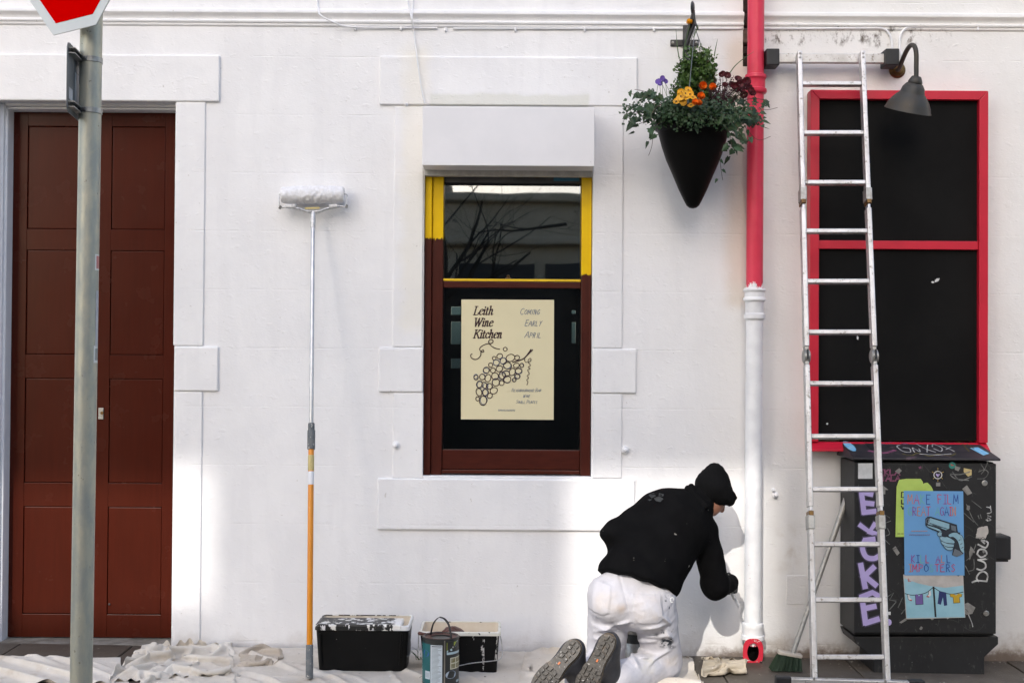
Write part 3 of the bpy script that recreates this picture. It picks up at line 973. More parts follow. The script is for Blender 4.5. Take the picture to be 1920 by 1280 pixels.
# upper sash
us = wbox('upper_sash_rail', xc0+.005, xc1-.005, .070, .105, Z(345,960,.07), zt_w+.06, 'black_plastic')
wbox('blind', xc0+.006, xc1-.006, .060, .068, Z(343,960,.06), zt_w+.06, 'shutter_grey', .002, us)
wbox('blind_label', X(1038,335,.059), X(1086,335,.059), .0575, .0595, Z(340,1060,.058), Z(331,1060,.058), 'blue_label', .0005, us)
wbox('meeting_rail', xc0+.005, xc1-.004, .048, .112, Z(540,960,.05), Z(528,960,.05), 'brown')
wbox('meeting_rail_cap', xc0+.005, xc1-.004, .046, .110, Z(527.5,960,.05), Z(523,960,.05), 'yellow', .002)
q = P(953, 521, .06)
mb = MB(); mb.lathe((q[0], q[1], q[2]-.006), [(.016,0),(.016,.006),(.008,.010),(.010,.018),(.004,.022)], 16)
build('sash_catch', mb, M['brass'], wd, smooth=True)
# lower sash
wbox('bottom_rail', xc0+.005, xc1-.004, .052, .10, Z(880,960,.05), Z(843,960,.05), 'brown')
wbox('bottom_bead', xc0+.005, xc1-.004, .040, .098, Z(888,960,.045), Z(880.5,960,.045), 'brown', .005)
wbox('sill', WIN[0]+.002, WIN[1]-.002, -.010, .24, zb_w-.05, zb_w+.003, 'white_paint', .006)
# panes: the old upper pane leans back a little
zu0, zu1 = Z(523,960,.08), zt_w+.05
mb = MB(); lean = math.tan(math.radians(2.2))*(zu1-zu0)
mb.prism([(xc0-.01,.082,zu0),(xc1+.01,.082,zu0),(xc1+.01,.082+lean,zu1),(xc0-.01,.082+lean,zu1)], (0,.004,0))
build('upper_pane', mb, M['glass'], wd)
mb = MB(); mb.box(xc0-.01, xc1+.01, .070, .074, Z(850,960,.07), Z(532,960,.07))
build('lower_pane', mb, M['glass'], wd)
# a dark room behind, with a bright rear window
room = MB()
rx0, rx1, ry0, ry1, rz0, rz1 = -1.9, 1.9, .26, 5.2, .0, 3.3
room.sheet([(rx0,ry0,rz0),(rx1,ry0,rz0),(rx1,ry1,rz0),(rx0,ry1,rz0)])
room.sheet([(rx0,ry0,rz1),(rx0,ry1,rz1),(rx1,ry1,rz1),(rx1,ry0,rz1)])
room.sheet([(rx0,ry0,rz0),(rx0,ry1,rz0),(rx0,ry1,rz1),(rx0,ry0,rz1)])
room.sheet([(rx1,ry0,rz0),(rx1,ry0,rz1),(rx1,ry1,rz1),(rx1,ry1,rz0)])
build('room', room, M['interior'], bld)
bw = []
for (a, b, t_, l_) in ((846,864,575,590),(846,864,603,645),(846,864,672,690),(1072,1079,582,588),(1072,1079,604,643)):
    x0, z1 = P(a, t_, ry1)[0], P(a, t_, ry1)[2]; x1, z0 = P(b, l_, ry1)[0], P(b, l_, ry1)[2]
    bw.append((x0, x1, z0, z1))
xs = sorted({rx0, rx1, *[h[0] for h in bw], *[h[1] for h in bw]}); zs = sorted({rz0, rz1, *[h[2] for h in bw], *[h[3] for h in bw]})
mb = MB()
for i in range(len(xs)-1):
    for j in range(len(zs)-1):
        cx = (xs[i]+xs[i+1])/2; cz = (zs[j]+zs[j+1])/2
        if any(h[0] < cx < h[1] and h[2] < cz < h[3] for h in bw): continue
        mb.sheet([(xs[i],ry1,zs[j]),(xs[i+1],ry1,zs[j]),(xs[i+1],ry1,zs[j+1]),(xs[i],ry1,zs[j+1])])
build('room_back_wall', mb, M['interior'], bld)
def tinted(name, col):
    t = NT(name); t.t.nodes.remove(t.b)
    tr = t.n('ShaderNodeBsdfTransparent'); tr.inputs['Color'].default_value = (*col, 1)
    t.l(tr.outputs[0], t.out.inputs['Surface']); return t.mat
M['rear_glass'] = tinted('dim_rear_glass', (.07,.10,.12))
for h in bw:
    mb = MB(); mb.sheet([(h[0],ry1+.02,h[2]),(h[1],ry1+.02,h[2]),(h[1],ry1+.02,h[3]),(h[0],ry1+.02,h[3])])
    build('rear_window_pane', mb, M['rear_glass'], bld)
# shuttered box over the window
YB = -.185
bx0, bx1 = X(792, 255, YB), X(1115, 255, YB); bz1, bz0 = Z(200, 950, YB), Z(311, 950, YB)
mb = MB(); mb.box(bx0, bx1, YB, .10, bz0, bz1)
sb = build('shutter_box', mb, M['metal_white'], bld, bevel=.003)
for (px, py) in ((1108,207),(1108,303),(799,303)):
    q = P(px, py, YB)
    mb = MB(); mb.lathe((q[0], YB, q[2]), [(.005,0),(.0045,.0015),(.002,.002)], 10, axis=(0,-1,0))
    build('rivet', mb, M['metal_white'], sb)
mb = MB(); mb.box(WIN[0]+.002, WIN[1]-.002, -.012, .03, Z(331,950), bz0+.03)
build('head_board', mb, M['cream_strip'], bld, bevel=.003)
# thin dark strip along the top of the box
mb = MB(); mb.box(bx0+.01, bx1-.01, -.10, -.024, bz1+.0005, bz1+.008)
build('box_top_strip', mb, M['stone_dark'], bld)
# ------------------------------------------------------------------ the far side of the street (seen in the window, shades the front)
far = thing('tenement', 'tall sandstone tenement across the street, its top wall and panes added to shape the sunlight', 'building', (-5.4, -16.5, 0))
YF = -16.0
def to_far(px, py):
    """where the sun ray that reaches the wall at (px, py) crosses the tenement front"""
    w = P(px, py, 0)
    t = (w[1]-YF)/SUN_DIR.y
    return w[0]-SUN_DIR.x*t, w[2]-SUN_DIR.z*t
x0a, z0a = to_far(-260, 1130); x1a, z1a = to_far(398, 815)
x0b, z0b = to_far(1035, 1420); x1b, z1b = to_far(1452, 828)
gal = [(x0a, x1a, z0a, z1a), (x0b, x1b, z0b, z1b)]  # openings traced back along the sun from the wanted light patches
TX0, TX1, TZ1 = -9.4, -1.45, 15.2
def pierced(mb, x0, x1, z0, z1, holes, y0, y1):
    xs = sorted({x0, x1, *[h[0] for h in holes], *[h[1] for h in holes]}); zs = sorted({z0, z1, *[h[2] for h in holes], *[h[3] for h in holes]})
    for i in range(len(xs)-1):
        for j in range(len(zs)-1):
            cx = (xs[i]+xs[i+1])/2; cz = (zs[j]+zs[j+1])/2
            if any(h[0] < cx < h[1] and h[2] < cz < h[3] for h in holes): continue
            mb.box(xs[i], xs[i+1], y0, y1, zs[j], zs[j+1])
zsplit = min(z0a, z0b)-.4
wins = []
for zi in (4.6, 7.0):
    for xi in (-8.2, -5.8, -3.0):
        wins.append((xi-.55, xi+.55, zi, zi+1.45))
shops = [(-9.0, -6.4, .5, 3.0), (-5.2, -2.4, .5, 3.0)]
mb = MB(); pierced(mb, TX0, TX1, -.6, zsplit, wins+shops, YF-.35, YF)
build('wall', mb, M['sandstone'], far)
mb = MB(); pierced(mb, TX0, TX1, zsplit, TZ1, gal, YF-.30, YF)
build('sun_mask_wall', mb, M['sandstone'], far)  # unseen pierced wall, added so its openings cast the sun patches
mb = MB(); mb.box(TX0, TX1, YF-9, YF-.36, -.6, zsplit-1.4)
build('body', mb, M['sandstone'], far)
M['sun_dimming_glass'] = tinted('sun_dimming_tint', (.60, .60, .60))  # grey tint added only to weaken the sun beam
for h in gal:
    mb = MB(); mb.sheet([(h[0]-.02,YF-.15,h[2]-.02),(h[1]+.02,YF-.15,h[2]-.02),(h[1]+.02,YF-.15,h[3]+.02),(h[0]-.02,YF-.15,h[3]+.02)])
    build('sun_dimming_pane', mb, M['sun_dimming_glass'], far)
for h in wins:
    mb = MB(); mb.box(h[0], h[1], YF-.22, YF-.20, h[2], h[3])
    w = build('window', mb, M['shop_black'], far)
    mb = MB(); mb.box(h[0]-.06, h[1]+.06, YF, YF+.10, h[2]-.12, h[2]-.002)
    build('window_sill', mb, M['sandstone'], w)
for h in shops:
    mb = MB(); mb.box(h[0], h[1], YF-.30, YF-.28, h[2], h[3])
    build('shop_window', mb, M['shop_black'], far)
for zc_ in (3.4, 4.1, zsplit-.3):
    mb = MB(); mb.box(TX0, TX1, YF+.001, YF+.18, zc_, zc_+.14)
    build('cornice', mb, M['sandstone'], far, bevel=.04)

low = thing('arcade_building', 'low sandstone arcade with round arches beside the tenement', 'building', (4, -16.5, 0))
LX0, LX1, LZ = -1.44, 6.4, 5.9
mb = MB()
# front with arches as a fan of strips
arches = [(.0, 1.55), (4.4, 1.55)]
xs = [LX0]
for (cx, r) in arches:
    xs += [cx-r+2*r*i/16 for i in range(17) if LX0 < cx-r+2*r*i/16]
xs = sorted(set(xs+[LX1]))
def arch_top(x):
    for (cx, r) in arches:
        if abs(x-cx) < r-1e-6: return 2.3+math.sqrt(r*r-(x-cx)**2)
        if abs(x-cx) < r+1e-6: return 2.3
    return None
for a, b in zip(xs[:-1], xs[1:]):
    mid = (a+b)/2
    if arch_top(mid) is None:
        mb.box(a, b, YF-.5, YF, -.6, LZ)
    else:
        za, zb_ = arch_top(a) or 2.3, arch_top(b) or 2.3
        mb.prism([(a,YF,za),(b,YF,zb_),(b,YF,LZ),(a,YF,LZ)], (0,-.5,0))
build('wall', mb, M['sandstone'], low)
mb = MB(); mb.box(LX0+.01, LX1, YF-4, YF-.8, -.6, LZ-.4)
build('back_wall', mb, M['shop_black'], low)
for zc_, pr in ((4.95,.26),(LZ-.14,.22)):
    mb = MB(); mb.box(LX0, LX1, YF+.001, YF+pr, zc_, zc_+.16)
    build('cornice', mb, M['sandstone'], low, bevel=.04)

for xx in (-1.0, .62, 2.24, 3.86):
    mb = MB(); mb.box(xx, xx+1.42, YF+.002, YF+.05, 4.05, 4.62); build('fascia_panel', mb, M['shop_black'], low, bevel=.02)
cor = thing('skylight_block', 'plain sandstone block right of the arcade, added to cut skylight from the right', 'building', (12, -16.5, 0))  # unseen block, added to hold back skylight on the right
mb = MB(); cw = [(x_-.6, x_+.6, z_, z_+1.7) for x_ in (8.2, 11.2, 14.2, 17.2) for z_ in (4.2, 7.4, 10.4)]
pierced(mb, 6.42, 19.5, -.6, 13.0, cw, YF-.4, YF)
build('wall', mb, M['sandstone'], cor)
mb = MB(); mb.box(6.42, 19.5, YF-8, YF-.41, -.6, 12.8); build('body', mb, M['shop_black'], cor)
# a bare street tree, only met as a reflection in the top pane
tree = thing('street_tree', 'bare street tree with budding twigs reflected in the upper window pane', 'tree', (-1.5, -13.6, -.1))
tr = random.Random(5)
tb = MB(); tw = MB()
def grow(mb, p, d, L, r, depth):
    pts = [p]; q = np.array(p, float); d = np.array(d, float)
    rs = [r]
    for i in range(5):
        d = d+np.array([tr.gauss(0,.13), tr.gauss(0,.13), tr.gauss(.03,.10)]); d /= np.linalg.norm(d)
        q = q+d*L/5; pts.append(q); rs.append(r*(1-.13*(i+1)))
    (tb if depth < 2 else tw).tube(pts, rs, 7 if depth < 2 else 5)
    if depth >= 4: return
    for i in range(3 if depth else 5):
        k = tr.randint(2, 5)
        a = tr.uniform(0, 6.28); s = tr.uniform(.5, .95)
        u = np.cross(d, [0.3, .5, 1]); u /= np.linalg.norm(u); w = np.cross(d, u)
        nd = d*.75+(u*math.cos(a)+w*math.sin(a))*s
        grow(mb, pts[k], nd/np.linalg.norm(nd), L*tr.uniform(.5,.7), rs[k]*.55, depth+1)
grow(tb, (-1.5,-13.6,-.15), (.1,0,1), 2.6, .12, 0)
grow(tb, (-1.4,-13.6,2.3), (.45,.1,1), 2.6, .085, 1)
grow(tb, (-1.4,-13.6,2.3), (.8,.0,.85), 2.4, .07, 1)
grow(tb, (-1.3,-13.6,2.4), (.3,.1,1), 2.4, .07, 1)
grow(tb, (-1.35,-13.4,3.3), (.9,.1,.55), 2.0, .05, 2)
grow(tb, (-1.35,-13.5,3.6), (.7,.1,.9), 1.9, .05, 2)
grow(tb, (.9,-13.4,4.9), (-.9,.0,-.1), 1.5, .03, 2)
build('trunk', tb, M['bark'], tree, smooth=True)
build('crown', tw, M['bark'], tree, smooth=True)
# ------------------------------------------------------------------ drainpipe
YP = -.085
pz = lambda py: Z(py, 1412, YP)
M['pipe'] = pipe_paint(pz(536), pz(1207))
pipe = thing('drainpipe', 'cast-iron drainpipe, red above and freshly white below, with a red shoe', 'drainpipe', (X(1410,1240,YP), YP, zg(1.3, -.1)))
pxc = lambda py: 1417.5-(py/1240.0)*6.5
xp = lambda py: X(pxc(py), py, YP)
R = .046
def pipe_seg(name, ya, yb, prof=None, parent=None):
    a = np.array([xp(ya), YP, pz(ya)]); b = np.array([xp(yb), YP, pz(yb)])
    L = np.linalg.norm(b-a)
    mb = MB(); mb.lathe(a, prof if prof else [(R,0),(R,L*.33),(R,L*.66),(R,L)], 32, axis=b-a)
    return build(name, mb, M['pipe'], parent or pipe, smooth=True)
def collar(name, ya, yb, beads):
    """socket: beads = list of (fraction, radius)"""
    L = (yb-ya)/335*(7+YP)/7
    return pipe_seg(name, ya, yb, [(r, f*L) for f, r in beads])
pipe_seg('upper_pipe', -60, 142)
collar('upper_socket', 140, 178, [(0,.048),(.03,.058),(.18,.061),(.26,.055),(.30,.053),(.68,.053),(.74,.061),(.88,.062),(.96,.056),(1,.047)])
pipe_seg('upper_pipe', 177, 541)
collar('middle_socket', 539, 602, [(0,.047),(.02,.056),(.08,.062),(.12,.060),(.14,.055),(.28,.055),(.32,.062),(.38,.063),(.42,.053),(.46,.050),(.76,.050),(.80,.058),(.92,.058),(.96,.048),(1,.046)])
pipe_seg('lower_pipe', 600, 1170)
collar('lower_socket', 1166, 1200, [(0,.047),(.04,.057),(.16,.060),(.28,.058),(.33,.056),(.66,.057),(.70,.063),(.90,.064),(.97,.056),(1,.050)])
# shoe: a round spigot that bends towards the street and ends in an oval flange
top = np.array([xp(1199), YP, pz(1199)]); 
pts = [top, top+np.array([0,.0,-.008]), top+np.array([0,.002,-.016])]
mb = MB(); mb.tube(pts, [.049,.048,.047], 28, cap=False)
sh = build('shoe', mb, M['pipe'], pipe, smooth=True)
cen = P(1412, 1222, YP-.06)
mb = MB()
nrm = np.array([0,-1.0,-.06]); nrm /= np.linalg.norm(nrm)
u_ = np.array([1.0,0,0]); v_ = np.cross(nrm, u_); v_ = v_ if v_[2] > 0 else -v_
N = 36
ring = []
for j in range(N):
    a = 2*math.pi*j/N
    outer = cen+u_*(.056*np.sign(math.cos(a))*abs(math.cos(a))**.75)+v_*(.076*np.sign(math.sin(a))*abs(math.sin(a))**.7)
    inner = cen+u_*.032*math.cos(a)+v_*.050*math.sin(a)
    ring.append((outer, inner))
vv = [r_[0] for r_ in ring]+[r_[1] for r_ in ring]+[r_[0]-nrm*.016-(r_[0]-cen)*.08 for r_ in ring]+[r_[1]-nrm*.085 for r_ in ring]
ff = []
for j in range(N):
    k = (j+1) % N
    ff += [(j,k,N+k,N+j), (j,2*N+j,2*N+k,k)]
mb.add(vv[:3*N], ff)
bore = MB(); bore.add(vv[N:2*N]+vv[3*N:], [(j,(j+1) % N,N+(j+1) % N,N+j) for j in range(N)]+[tuple(range(N,2*N))])
M['shoe_red'] = pm('shoe_red_paint', (.60,.028,.055), (.50,.02,.04), 12, .36, bump=.4, bs=40, spots=[((.8,.8,.8), 22, .64)])
fl = build('shoe_flange', mb, M['shoe_red'], pipe, smooth=True)
build('shoe_bore', bore, M['planter'], fl, smooth=True)  # coloured near-black to stand for the shade inside the opening
for sx in (-1, 1):
    mb = MB(); mb.lathe(cen+u_*.042*sx-v_*.056, [(.007,0),(.006,.004),(.002,.005)], 10, axis=nrm)
    build('bolt', mb, M['black_iron'], fl)

# ------------------------------------------------------------------ cables clipped to the front
def cable(name, label, pts, r=.005, mat='white_paint', clips=()):
    t = thing(name, label, 'cable', pts[0])
    mb = MB(); mb.tube(smooth_path(pts, 6), r, 8)
    build('sheath', mb, M[mat], t, smooth=True)
    for c_ in clips:
        mb = MB(); mb.box(c_[0]-.006, c_[0]+.006, -.016, .001, c_[2]-.016, c_[2]+.006)
        build('clip', mb, M['white_paint'], t, bevel=.003)
    return t
zc0 = lambda px, d=0: P(px, 51+d, -.008)
cable('cable', 'white cable sagging from the string course left of the window',
      [P(592,-20,-.006), P(596,12,-.012), P(600,28,-.058), P(625,42,-.055), P(650,50,-.022), P(700,52,-.012), P(770,52.5,-.010), P(820,53,-.010)], clips=[P(666,52,0), P(752,53,0)])
cable('cable', 'white cable under the string course, dropping beside the ladder to the wall lamp',
      [P(850,54,-.008), P(1000,54,-.008), P(1150,54,-.008), P(1300,54,-.008), P(1390,54,-.008)], clips=[P(836+k*130,55,0) for k in range(4)])
cable('cable', 'white cable bending down behind the ladder standoff bar',
      [P(1432,54,-.008), P(1500,54,-.008), P(1620,53,-.008), P(1655,54,-.008), P(1668,66,-.008), P(1672,82,-.008), P(1673,110,-.008)], r=.0065)
cable('cable', 'white cable from the right bending down into the wall lamp base',
      [P(1950,51,-.008), P(1800,51,-.008), P(1715,51,-.008), P(1698,54,-.008), P(1688,68,-.008), P(1687,90,-.010), P(1692,112,-.012), P(1686,126,-.012)], r=.007, clips=[P(1832,53,0)])
cable('cable', 'thin grey cable hanging across the lintel to the shutter box corner',
      [P(760,-20,-.006), P(766,10,-.015), P(771,33,-.058), P(774,50,-.030), P(777,72,-.010), P(783,118,-.030), P(789,160,-.030), P(796,194,-.034)], r=.0035)
cable('cable', 'second thin cable joining the hanging one at the string course',
      [P(775,-20,-.006), P(774,12,-.012), P(772.5,34,-.060), P(776,56,-.020)], r=.0035)

# ------------------------------------------------------------------ wall lamp
lamp = thing('wall_lamp', 'old gooseneck wall lamp with a dark metal bell shade', 'lamp', P(1682,132,0))
q = P(1682, 132, 0)
mb = MB(); mb.lathe((q[0],0,q[2]), [(.046,0),(.046,.006),(.040,.012),(.036,.014),(.034,.020),(.022,.024),(.018,.034),(.012,.036)], 28, axis=(0,-1,0))
build('wall_plate', mb, M['brass'], lamp, smooth=True)
YL = -.36
arm = [P(1682,132,-.02), P(1686,128,-.07), P(1694,108,-.17), P(1702,92,-.26), P(1709,85,-.32), P(1715,88,YL), P(1718,102,YL-.01), P(1718,128,YL-.01), P(1718,150,YL-.005)]
mb = MB(); mb.tube(smooth_path(arm, 8), .0125, 14)
build('arm', mb, M['lamp_metal'], lamp, smooth=True)
axis = np.array([-.17, .34, -1.0]); axis /= np.linalg.norm(axis)
ap = P(1719, 143, YL)
sp = [(.020,0),(.026,.004),(.034,.020),(.040,.034),(.038,.038),(.046,.044),(.060,.064),(.066,.088),(.068,.094),(.086,.112),(.104,.136),(.118,.162),(.124,.182),(.128,.188),(.129,.192)]
k = .97
mb = MB(); mb.lathe(ap, [(r_*k, h_*k) for r_, h_ in sp], 40, axis=axis, cap1=False)
shd = build('shade', mb, M['lamp_metal'], lamp, smooth=True, angle=60)
mb = MB(); mb.lathe(ap, [(r_*k-.003, h_*k) for r_, h_ in sp[6:-1]]+[(.127*k,.190*k)], 40, axis=axis, cap1=False)
build('shade_lining', mb, M['lamp_in'], shd, smooth=True)
mb = MB(); mb.lathe(ap+axis*.085, [(.014,0),(.016,.01),(.030,.035),(.032,.055),(.024,.075),(.006,.085)], 20, axis=axis)
build('bulb', mb, M['sign_white'], shd, smooth=True)

# ------------------------------------------------------------------ black board in a red frame
brd = thing('framed_board', 'large black board in a red timber frame with a middle rail', 'board', P(1686,845,-.05))
YBd = -.100
bz = lambda py: Z(py, 1690, YBd)
bx = lambda px: X(px, 500, YBd)
ox0, ox1, ozt, ozb = bx(1519), bx(1853), bz(169.5), bz(846)
wf = bx(1536)-bx(1519)
def bbox(name, poly, y0, y1, mat, bevel=.003):
    mb = MB(); mb.prism([(x, y0, z) for x, z in poly], (0, y1-y0, 0))
    return build(name, mb, M[mat], brd, bevel=bevel)
e = .0006
bbox('frame_side', [(ox0,ozb+wf),(ox0+wf-e,ozb+wf),(ox0+wf-e,ozt-wf-e),(ox0,ozt-e)], YBd, -.022, 'red_frame')
bbox('frame_side', [(ox1,ozb+wf),(ox1,ozt-e),(ox1-wf+e,ozt-wf-e),(ox1-wf+e,ozb+wf)], YBd, -.022, 'red_frame')
bbox('frame_head', [(ox0+e,ozt),(ox0+wf,ozt-wf),(ox1-wf,ozt-wf),(ox1-e,ozt)], YBd, -.022, 'red_frame')
bbox('frame_rail', [(ox0+wf,bz(467)),(ox1-wf,bz(467)),(ox1-wf,bz(451)),(ox0+wf,bz(451))], YBd+.012, -.03, 'red_frame')
bbox('backing_batten', [(ox0+.003,ozb+.01),(ox1-.003,ozb+.01),(ox1-.003,ozt-.004),(ox0+.003,ozt-.004)], -.0215, .001, 'frame_side', 0)
bbox('upper_panel', [(ox0+wf,bz(451)),(ox1-wf,bz(451)),(ox1-wf,ozt-wf),(ox0+wf,ozt-wf)], YBd+.035, -.03, 'board', 0)
bbox('lower_panel', [(ox0+wf,ozb+wf+.01),(ox1-wf,ozb+wf+.01),(ox1-wf,bz(467)),(ox0+wf,bz(467))], YBd+.035, -.03, 'board', 0)
# sloping sill along the bottom
mb = MB(); zz0, zz1 = bz(846), bz(831)
vv = []
for xx in (ox0, ox1):
    vv += [(xx,-.001,zz0),(xx,YBd-.035,zz0),(xx,YBd-.035,zz0+.010),(xx,YBd+.02,zz1+.004),(xx,-.001,zz1+.004)]
mb.add(vv, [(0,1,2,3,4),(9,8,7,6,5),(0,5,6,1),(1,6,7,2),(2,7,8,3),(3,8,9,4),(4,9,5,0)])
build('sill', mb, M['red_frame'], brd, bevel=.002)
for (px, py, w, hgt, rot) in ((1757,525,6,3,.5),(1749,529,3,2,-.4),(1608,633,2,4,.2),(1551,794,2,2,0)):
    c_ = P(px, py, YBd+.0345)
    mb = MB(); mb.sheet([c_+np.array([w*a*math.cos(rot)-hgt*b*math.sin(rot), -.0008*335, w*a*math.sin(rot)+hgt*b*math.cos(rot)])/335 for a, b in ((-1,-.6),(.2,-1),(1,.2),(.1,1),(-.7,.5))])
    build('paper_scrap', mb, M['paper_white'], brd)

# ------------------------------------------------------------------ ladder
lad = thing('ladder', 'folding aluminium ladder leaning on the wall in front of the red framed board', 'ladder', P(1592,1330,-1.0))
YT, YBt = -.145, -1.00
railL = (P(1498,101,YT), P(1527.5,1326,YBt)); railR = (P(1616,101,YT), P(1665,1326,YBt))
def rp(r_, t): return r_[0]+(r_[1]-r_[0])*t
nl = np.cross(railL[1]-railL[0], railR[0]-railL[0]); nl /= np.linalg.norm(nl)
if nl[1] > 0: nl = -nl
side_dir = railR[0]-railL[0]; side_dir = side_dir/np.linalg.norm(side_dir)
ax_l = railL[1]-railL[0]; LL = np.linalg.norm(ax_l); ax_l = ax_l/LL
def t_of(py):           # parameter along the rail whose image row is py
    lo, hi = 0., 1.2
    for _ in range(40):
        mid = (lo+hi)/2
        w = rp(railL, mid); d = w-CAM
        row = 640-F*(d@_up)/(d@_fw)
        if row < py: lo = mid
        else: hi = mid
    return lo
joints = [t_of(378), t_of(668), t_of(966)]
segs = [(-0.002, joints[0]-.012), (joints[0]+.012, joints[1]-.014), (joints[1]+.014, joints[2]-.012), (joints[2]+.012, 1.0)]
for r_ in (railL, railR):
    for (a, b) in segs:
        mb = MB(); mb.obox(rp(r_, a), rp(r_, b), side_dir, .025, .052)
        build('rail', mb, M['alu'], lad, bevel=.004)
    for k, j in enumerate(joints):
        if k == 1:
            mb = MB(); c_ = rp(r_, j)
            mb.lathe(c_-side_dir*.017, [(.030,0),(.036,.003),(.036,.031),(.030,.034)], 24, axis=side_dir)
            h_ = build('hinge', mb, M['zinc'], lad, smooth=True)
            mb = MB(); mb.obox(rp(r_, j-.020), rp(r_, j+.020), side_dir, .020, .040); build('hinge_core', mb, M['zinc'], h_, bevel=.003)
            mb = MB(); mb.obox(c_+nl*.036-ax_l*.030, c_+nl*.036+ax_l*.022, side_dir, .010, .010); build('hinge_lever', mb, M['black_plastic'], h_, bevel=.003)
        else:
            s_ = 1 if k == 0 else -1
            mb = MB(); mb.obox(rp(r_, j-s_*.020), rp(r_, j+s_*.000), side_dir, .033, .066)
            h_ = build('lock_sleeve', mb, M['zinc'], lad, bevel=.003)
            mb = MB(); mb.obox(rp(r_, j-.001*s_), rp(r_, j+s_*.006), side_dir, .024, .068); build('lock_spring', mb, M['brass'], h_, bevel=.003)
            a_, b_ = rp(r_, j+s_*.006), rp(r_, j+s_*.024)
            mb = MB(); mb.obox(a_, b_, side_dir, .014, .050); build('lock_tongue', mb, M['alu_clean'], h_, bevel=.003)
for py in (158,250,343,434,528,623,719,818,917,1020,1124,1231):
    t_ = t_of(py)
    mb = MB(); mb.obox(rp(railL, t_)+side_dir*.012, rp(railR, t_)-side_dir*.012, nl, .032, .024)
    build('rung', mb, M['alu'], lad, bevel=.004)
# standoff bar at the top
yb_ = YT+.062
mb = MB(); a_, b_ = P(1457,110,yb_), P(1657,111,yb_); mb.obox(a_, b_, (0,0,1), .052, .036)
sob = build('standoff_bar', mb, M['alu'], lad, bevel=.004)
for (pa, pb) in ((1433.5,1458),(1655.5,1681)):
    mb = MB(); mb.obox(P(pa,111,yb_), P(pb,111,yb_), (0,0,1), .092, .11); build('standoff_pad', mb, M['black_plastic'], sob, bevel=.006)
for r_ in (railL, railR):
    for d_ in (.012, .036):
        mb = MB(); mb.lathe(r_[0]+ax_l*d_+nl*.0295, [(.0062,0),(.005,.003),(.002,.0035)], 10, axis=nl)
        build('bolt', mb, M['zinc'], sob)
# foot stabiliser
tb_ = t_of(1282)
cL_, cR_ = rp(railL, tb_), rp(railR, tb_)
yq = cL_[1]-.052
a_, b_ = P(1480,1291,yq), P(1704,1297,yq)
mb = MB(); mb.obox(a_, b_, (0,0,1), .110, .036); fs = build('foot_bar', mb, M['alu'], lad, bevel=.004)
for (pa, pb, ra, rb) in ((1453,1482,1290,1291),(1702,1732,1297,1298)):
    mb = MB(); mb.obox(P(pa,ra,yq), P(pb,rb,yq), (0,0,1), .122, .044); build('foot_cap', mb, M['black_plastic'], fs, bevel=.006)
for (px, py) in ((1526.5,1271),(1660,1276)):
    mb = MB(); mb.lathe(P(px,py,yq-.018), [(.007,0),(.0055,.004),(.002,.005)], 10, axis=(0,-1,0)); build('bolt', mb, M['zinc'], fs)

# ------------------------------------------------------------------ broom
bm_ = thing('broom', 'green-bristled broom with a grey handle leaning behind the ladder', 'broom', P(1473,1268,-.30))
h0, h1 = P(1487,1222,-.30), P(1592,920,-.09)
mb = MB(); mb.tube([h0+(h1-h0)*-.02, h0+(h1-h0)*.7], .0135, 14); hd = build('handle', mb, M['broom_tube'], bm_, smooth=True)
mb = MB(); mb.tube([h0+(h1-h0)*.69, h0+(h1-h0)*.97, h1], [.0165,.0165,.014], 14); build('handle_grip', mb, M['broom_tube'], hd, smooth=True)
a_, b_ = P(1458,1221,-.30), P(1503,1229,-.30)
mb = MB(); mb.obox(a_, b_, (0,0,1), .020, .050); build('block', mb, M['broom_block'], bm_, bevel=.006)
mb = MB(); br = random.Random(3)
for i in range(900):
    u1 = br.random(); d1 = br.uniform(-1, 1)
    p0 = a_+(b_-a_)*(.04+.92*u1)+np.array([0, d1*.020, -.006])
    f0 = P(1444+57*u1+br.gauss(0,1.0), 1258+2.5*u1+br.gauss(0,1.5), -.30)
    p1 = np.array([f0[0], -.30+d1*.045, max(f0[2], zg(f0[0], -.3)+.004)])
    mid = (p0+p1)/2+np.array([br.gauss(0,.002), br.gauss(0,.002), 0])
    mb.ribbon([p0, mid, p1], .0022, up=(br.gauss(0,.4), -1, 0))
tag(build('bristles', mb, M['bristle_green'], bm_, recalc=False), kind='stuff')
# ------------------------------------------------------------------ street cabinet
YC = -.335
cab = thing('street_cabinet', 'black street cabinet covered in graffiti, stickers and pasted posters', 'cabinet', P(1730,1262,-.2))
cx = lambda px: X(px, 1050, YC); czz = lambda py: Z(py, 1730, YC)
x0, x1 = cx(1602), cx(1868)
mb = MB(); mb.box(x0+.004, x1-.004, YC+.022, -.03, czz(1192), czz(866))
build('body', mb, M['cab'], cab, bevel=.006)
mb = MB(); mb.box(x0, x1, YC, YC+.0215, czz(1187), czz(868))
cdoor = build('door', mb, M['cab'], cab, bevel=.005)
# lid: a shallow hipped pitch that falls to the street
zf, zb2 = czz(858), Z(832, 1725, -.03)
lx0, lx1 = x0-.012, x1+.016
mb = MB()
vv = [(lx0,YC-.02,zf-.012),(lx1,YC-.02,zf-.012),(lx1,YC-.02,zf),(lx0,YC-.02,zf),
      (lx0,-.012,zf-.012),(lx1,-.012,zf-.012),(lx1-.012,-.012,zb2+.02),(lx0+.012,-.012,zb2+.02)]
mb.add(vv, [(0,1,2,3),(3,2,6,7),(1,5,6,2),(0,3,7,4),(4,7,6,5),(0,4,5,1)])
lid = build('lid', mb, M['cab_lid'], cab, bevel=.004)
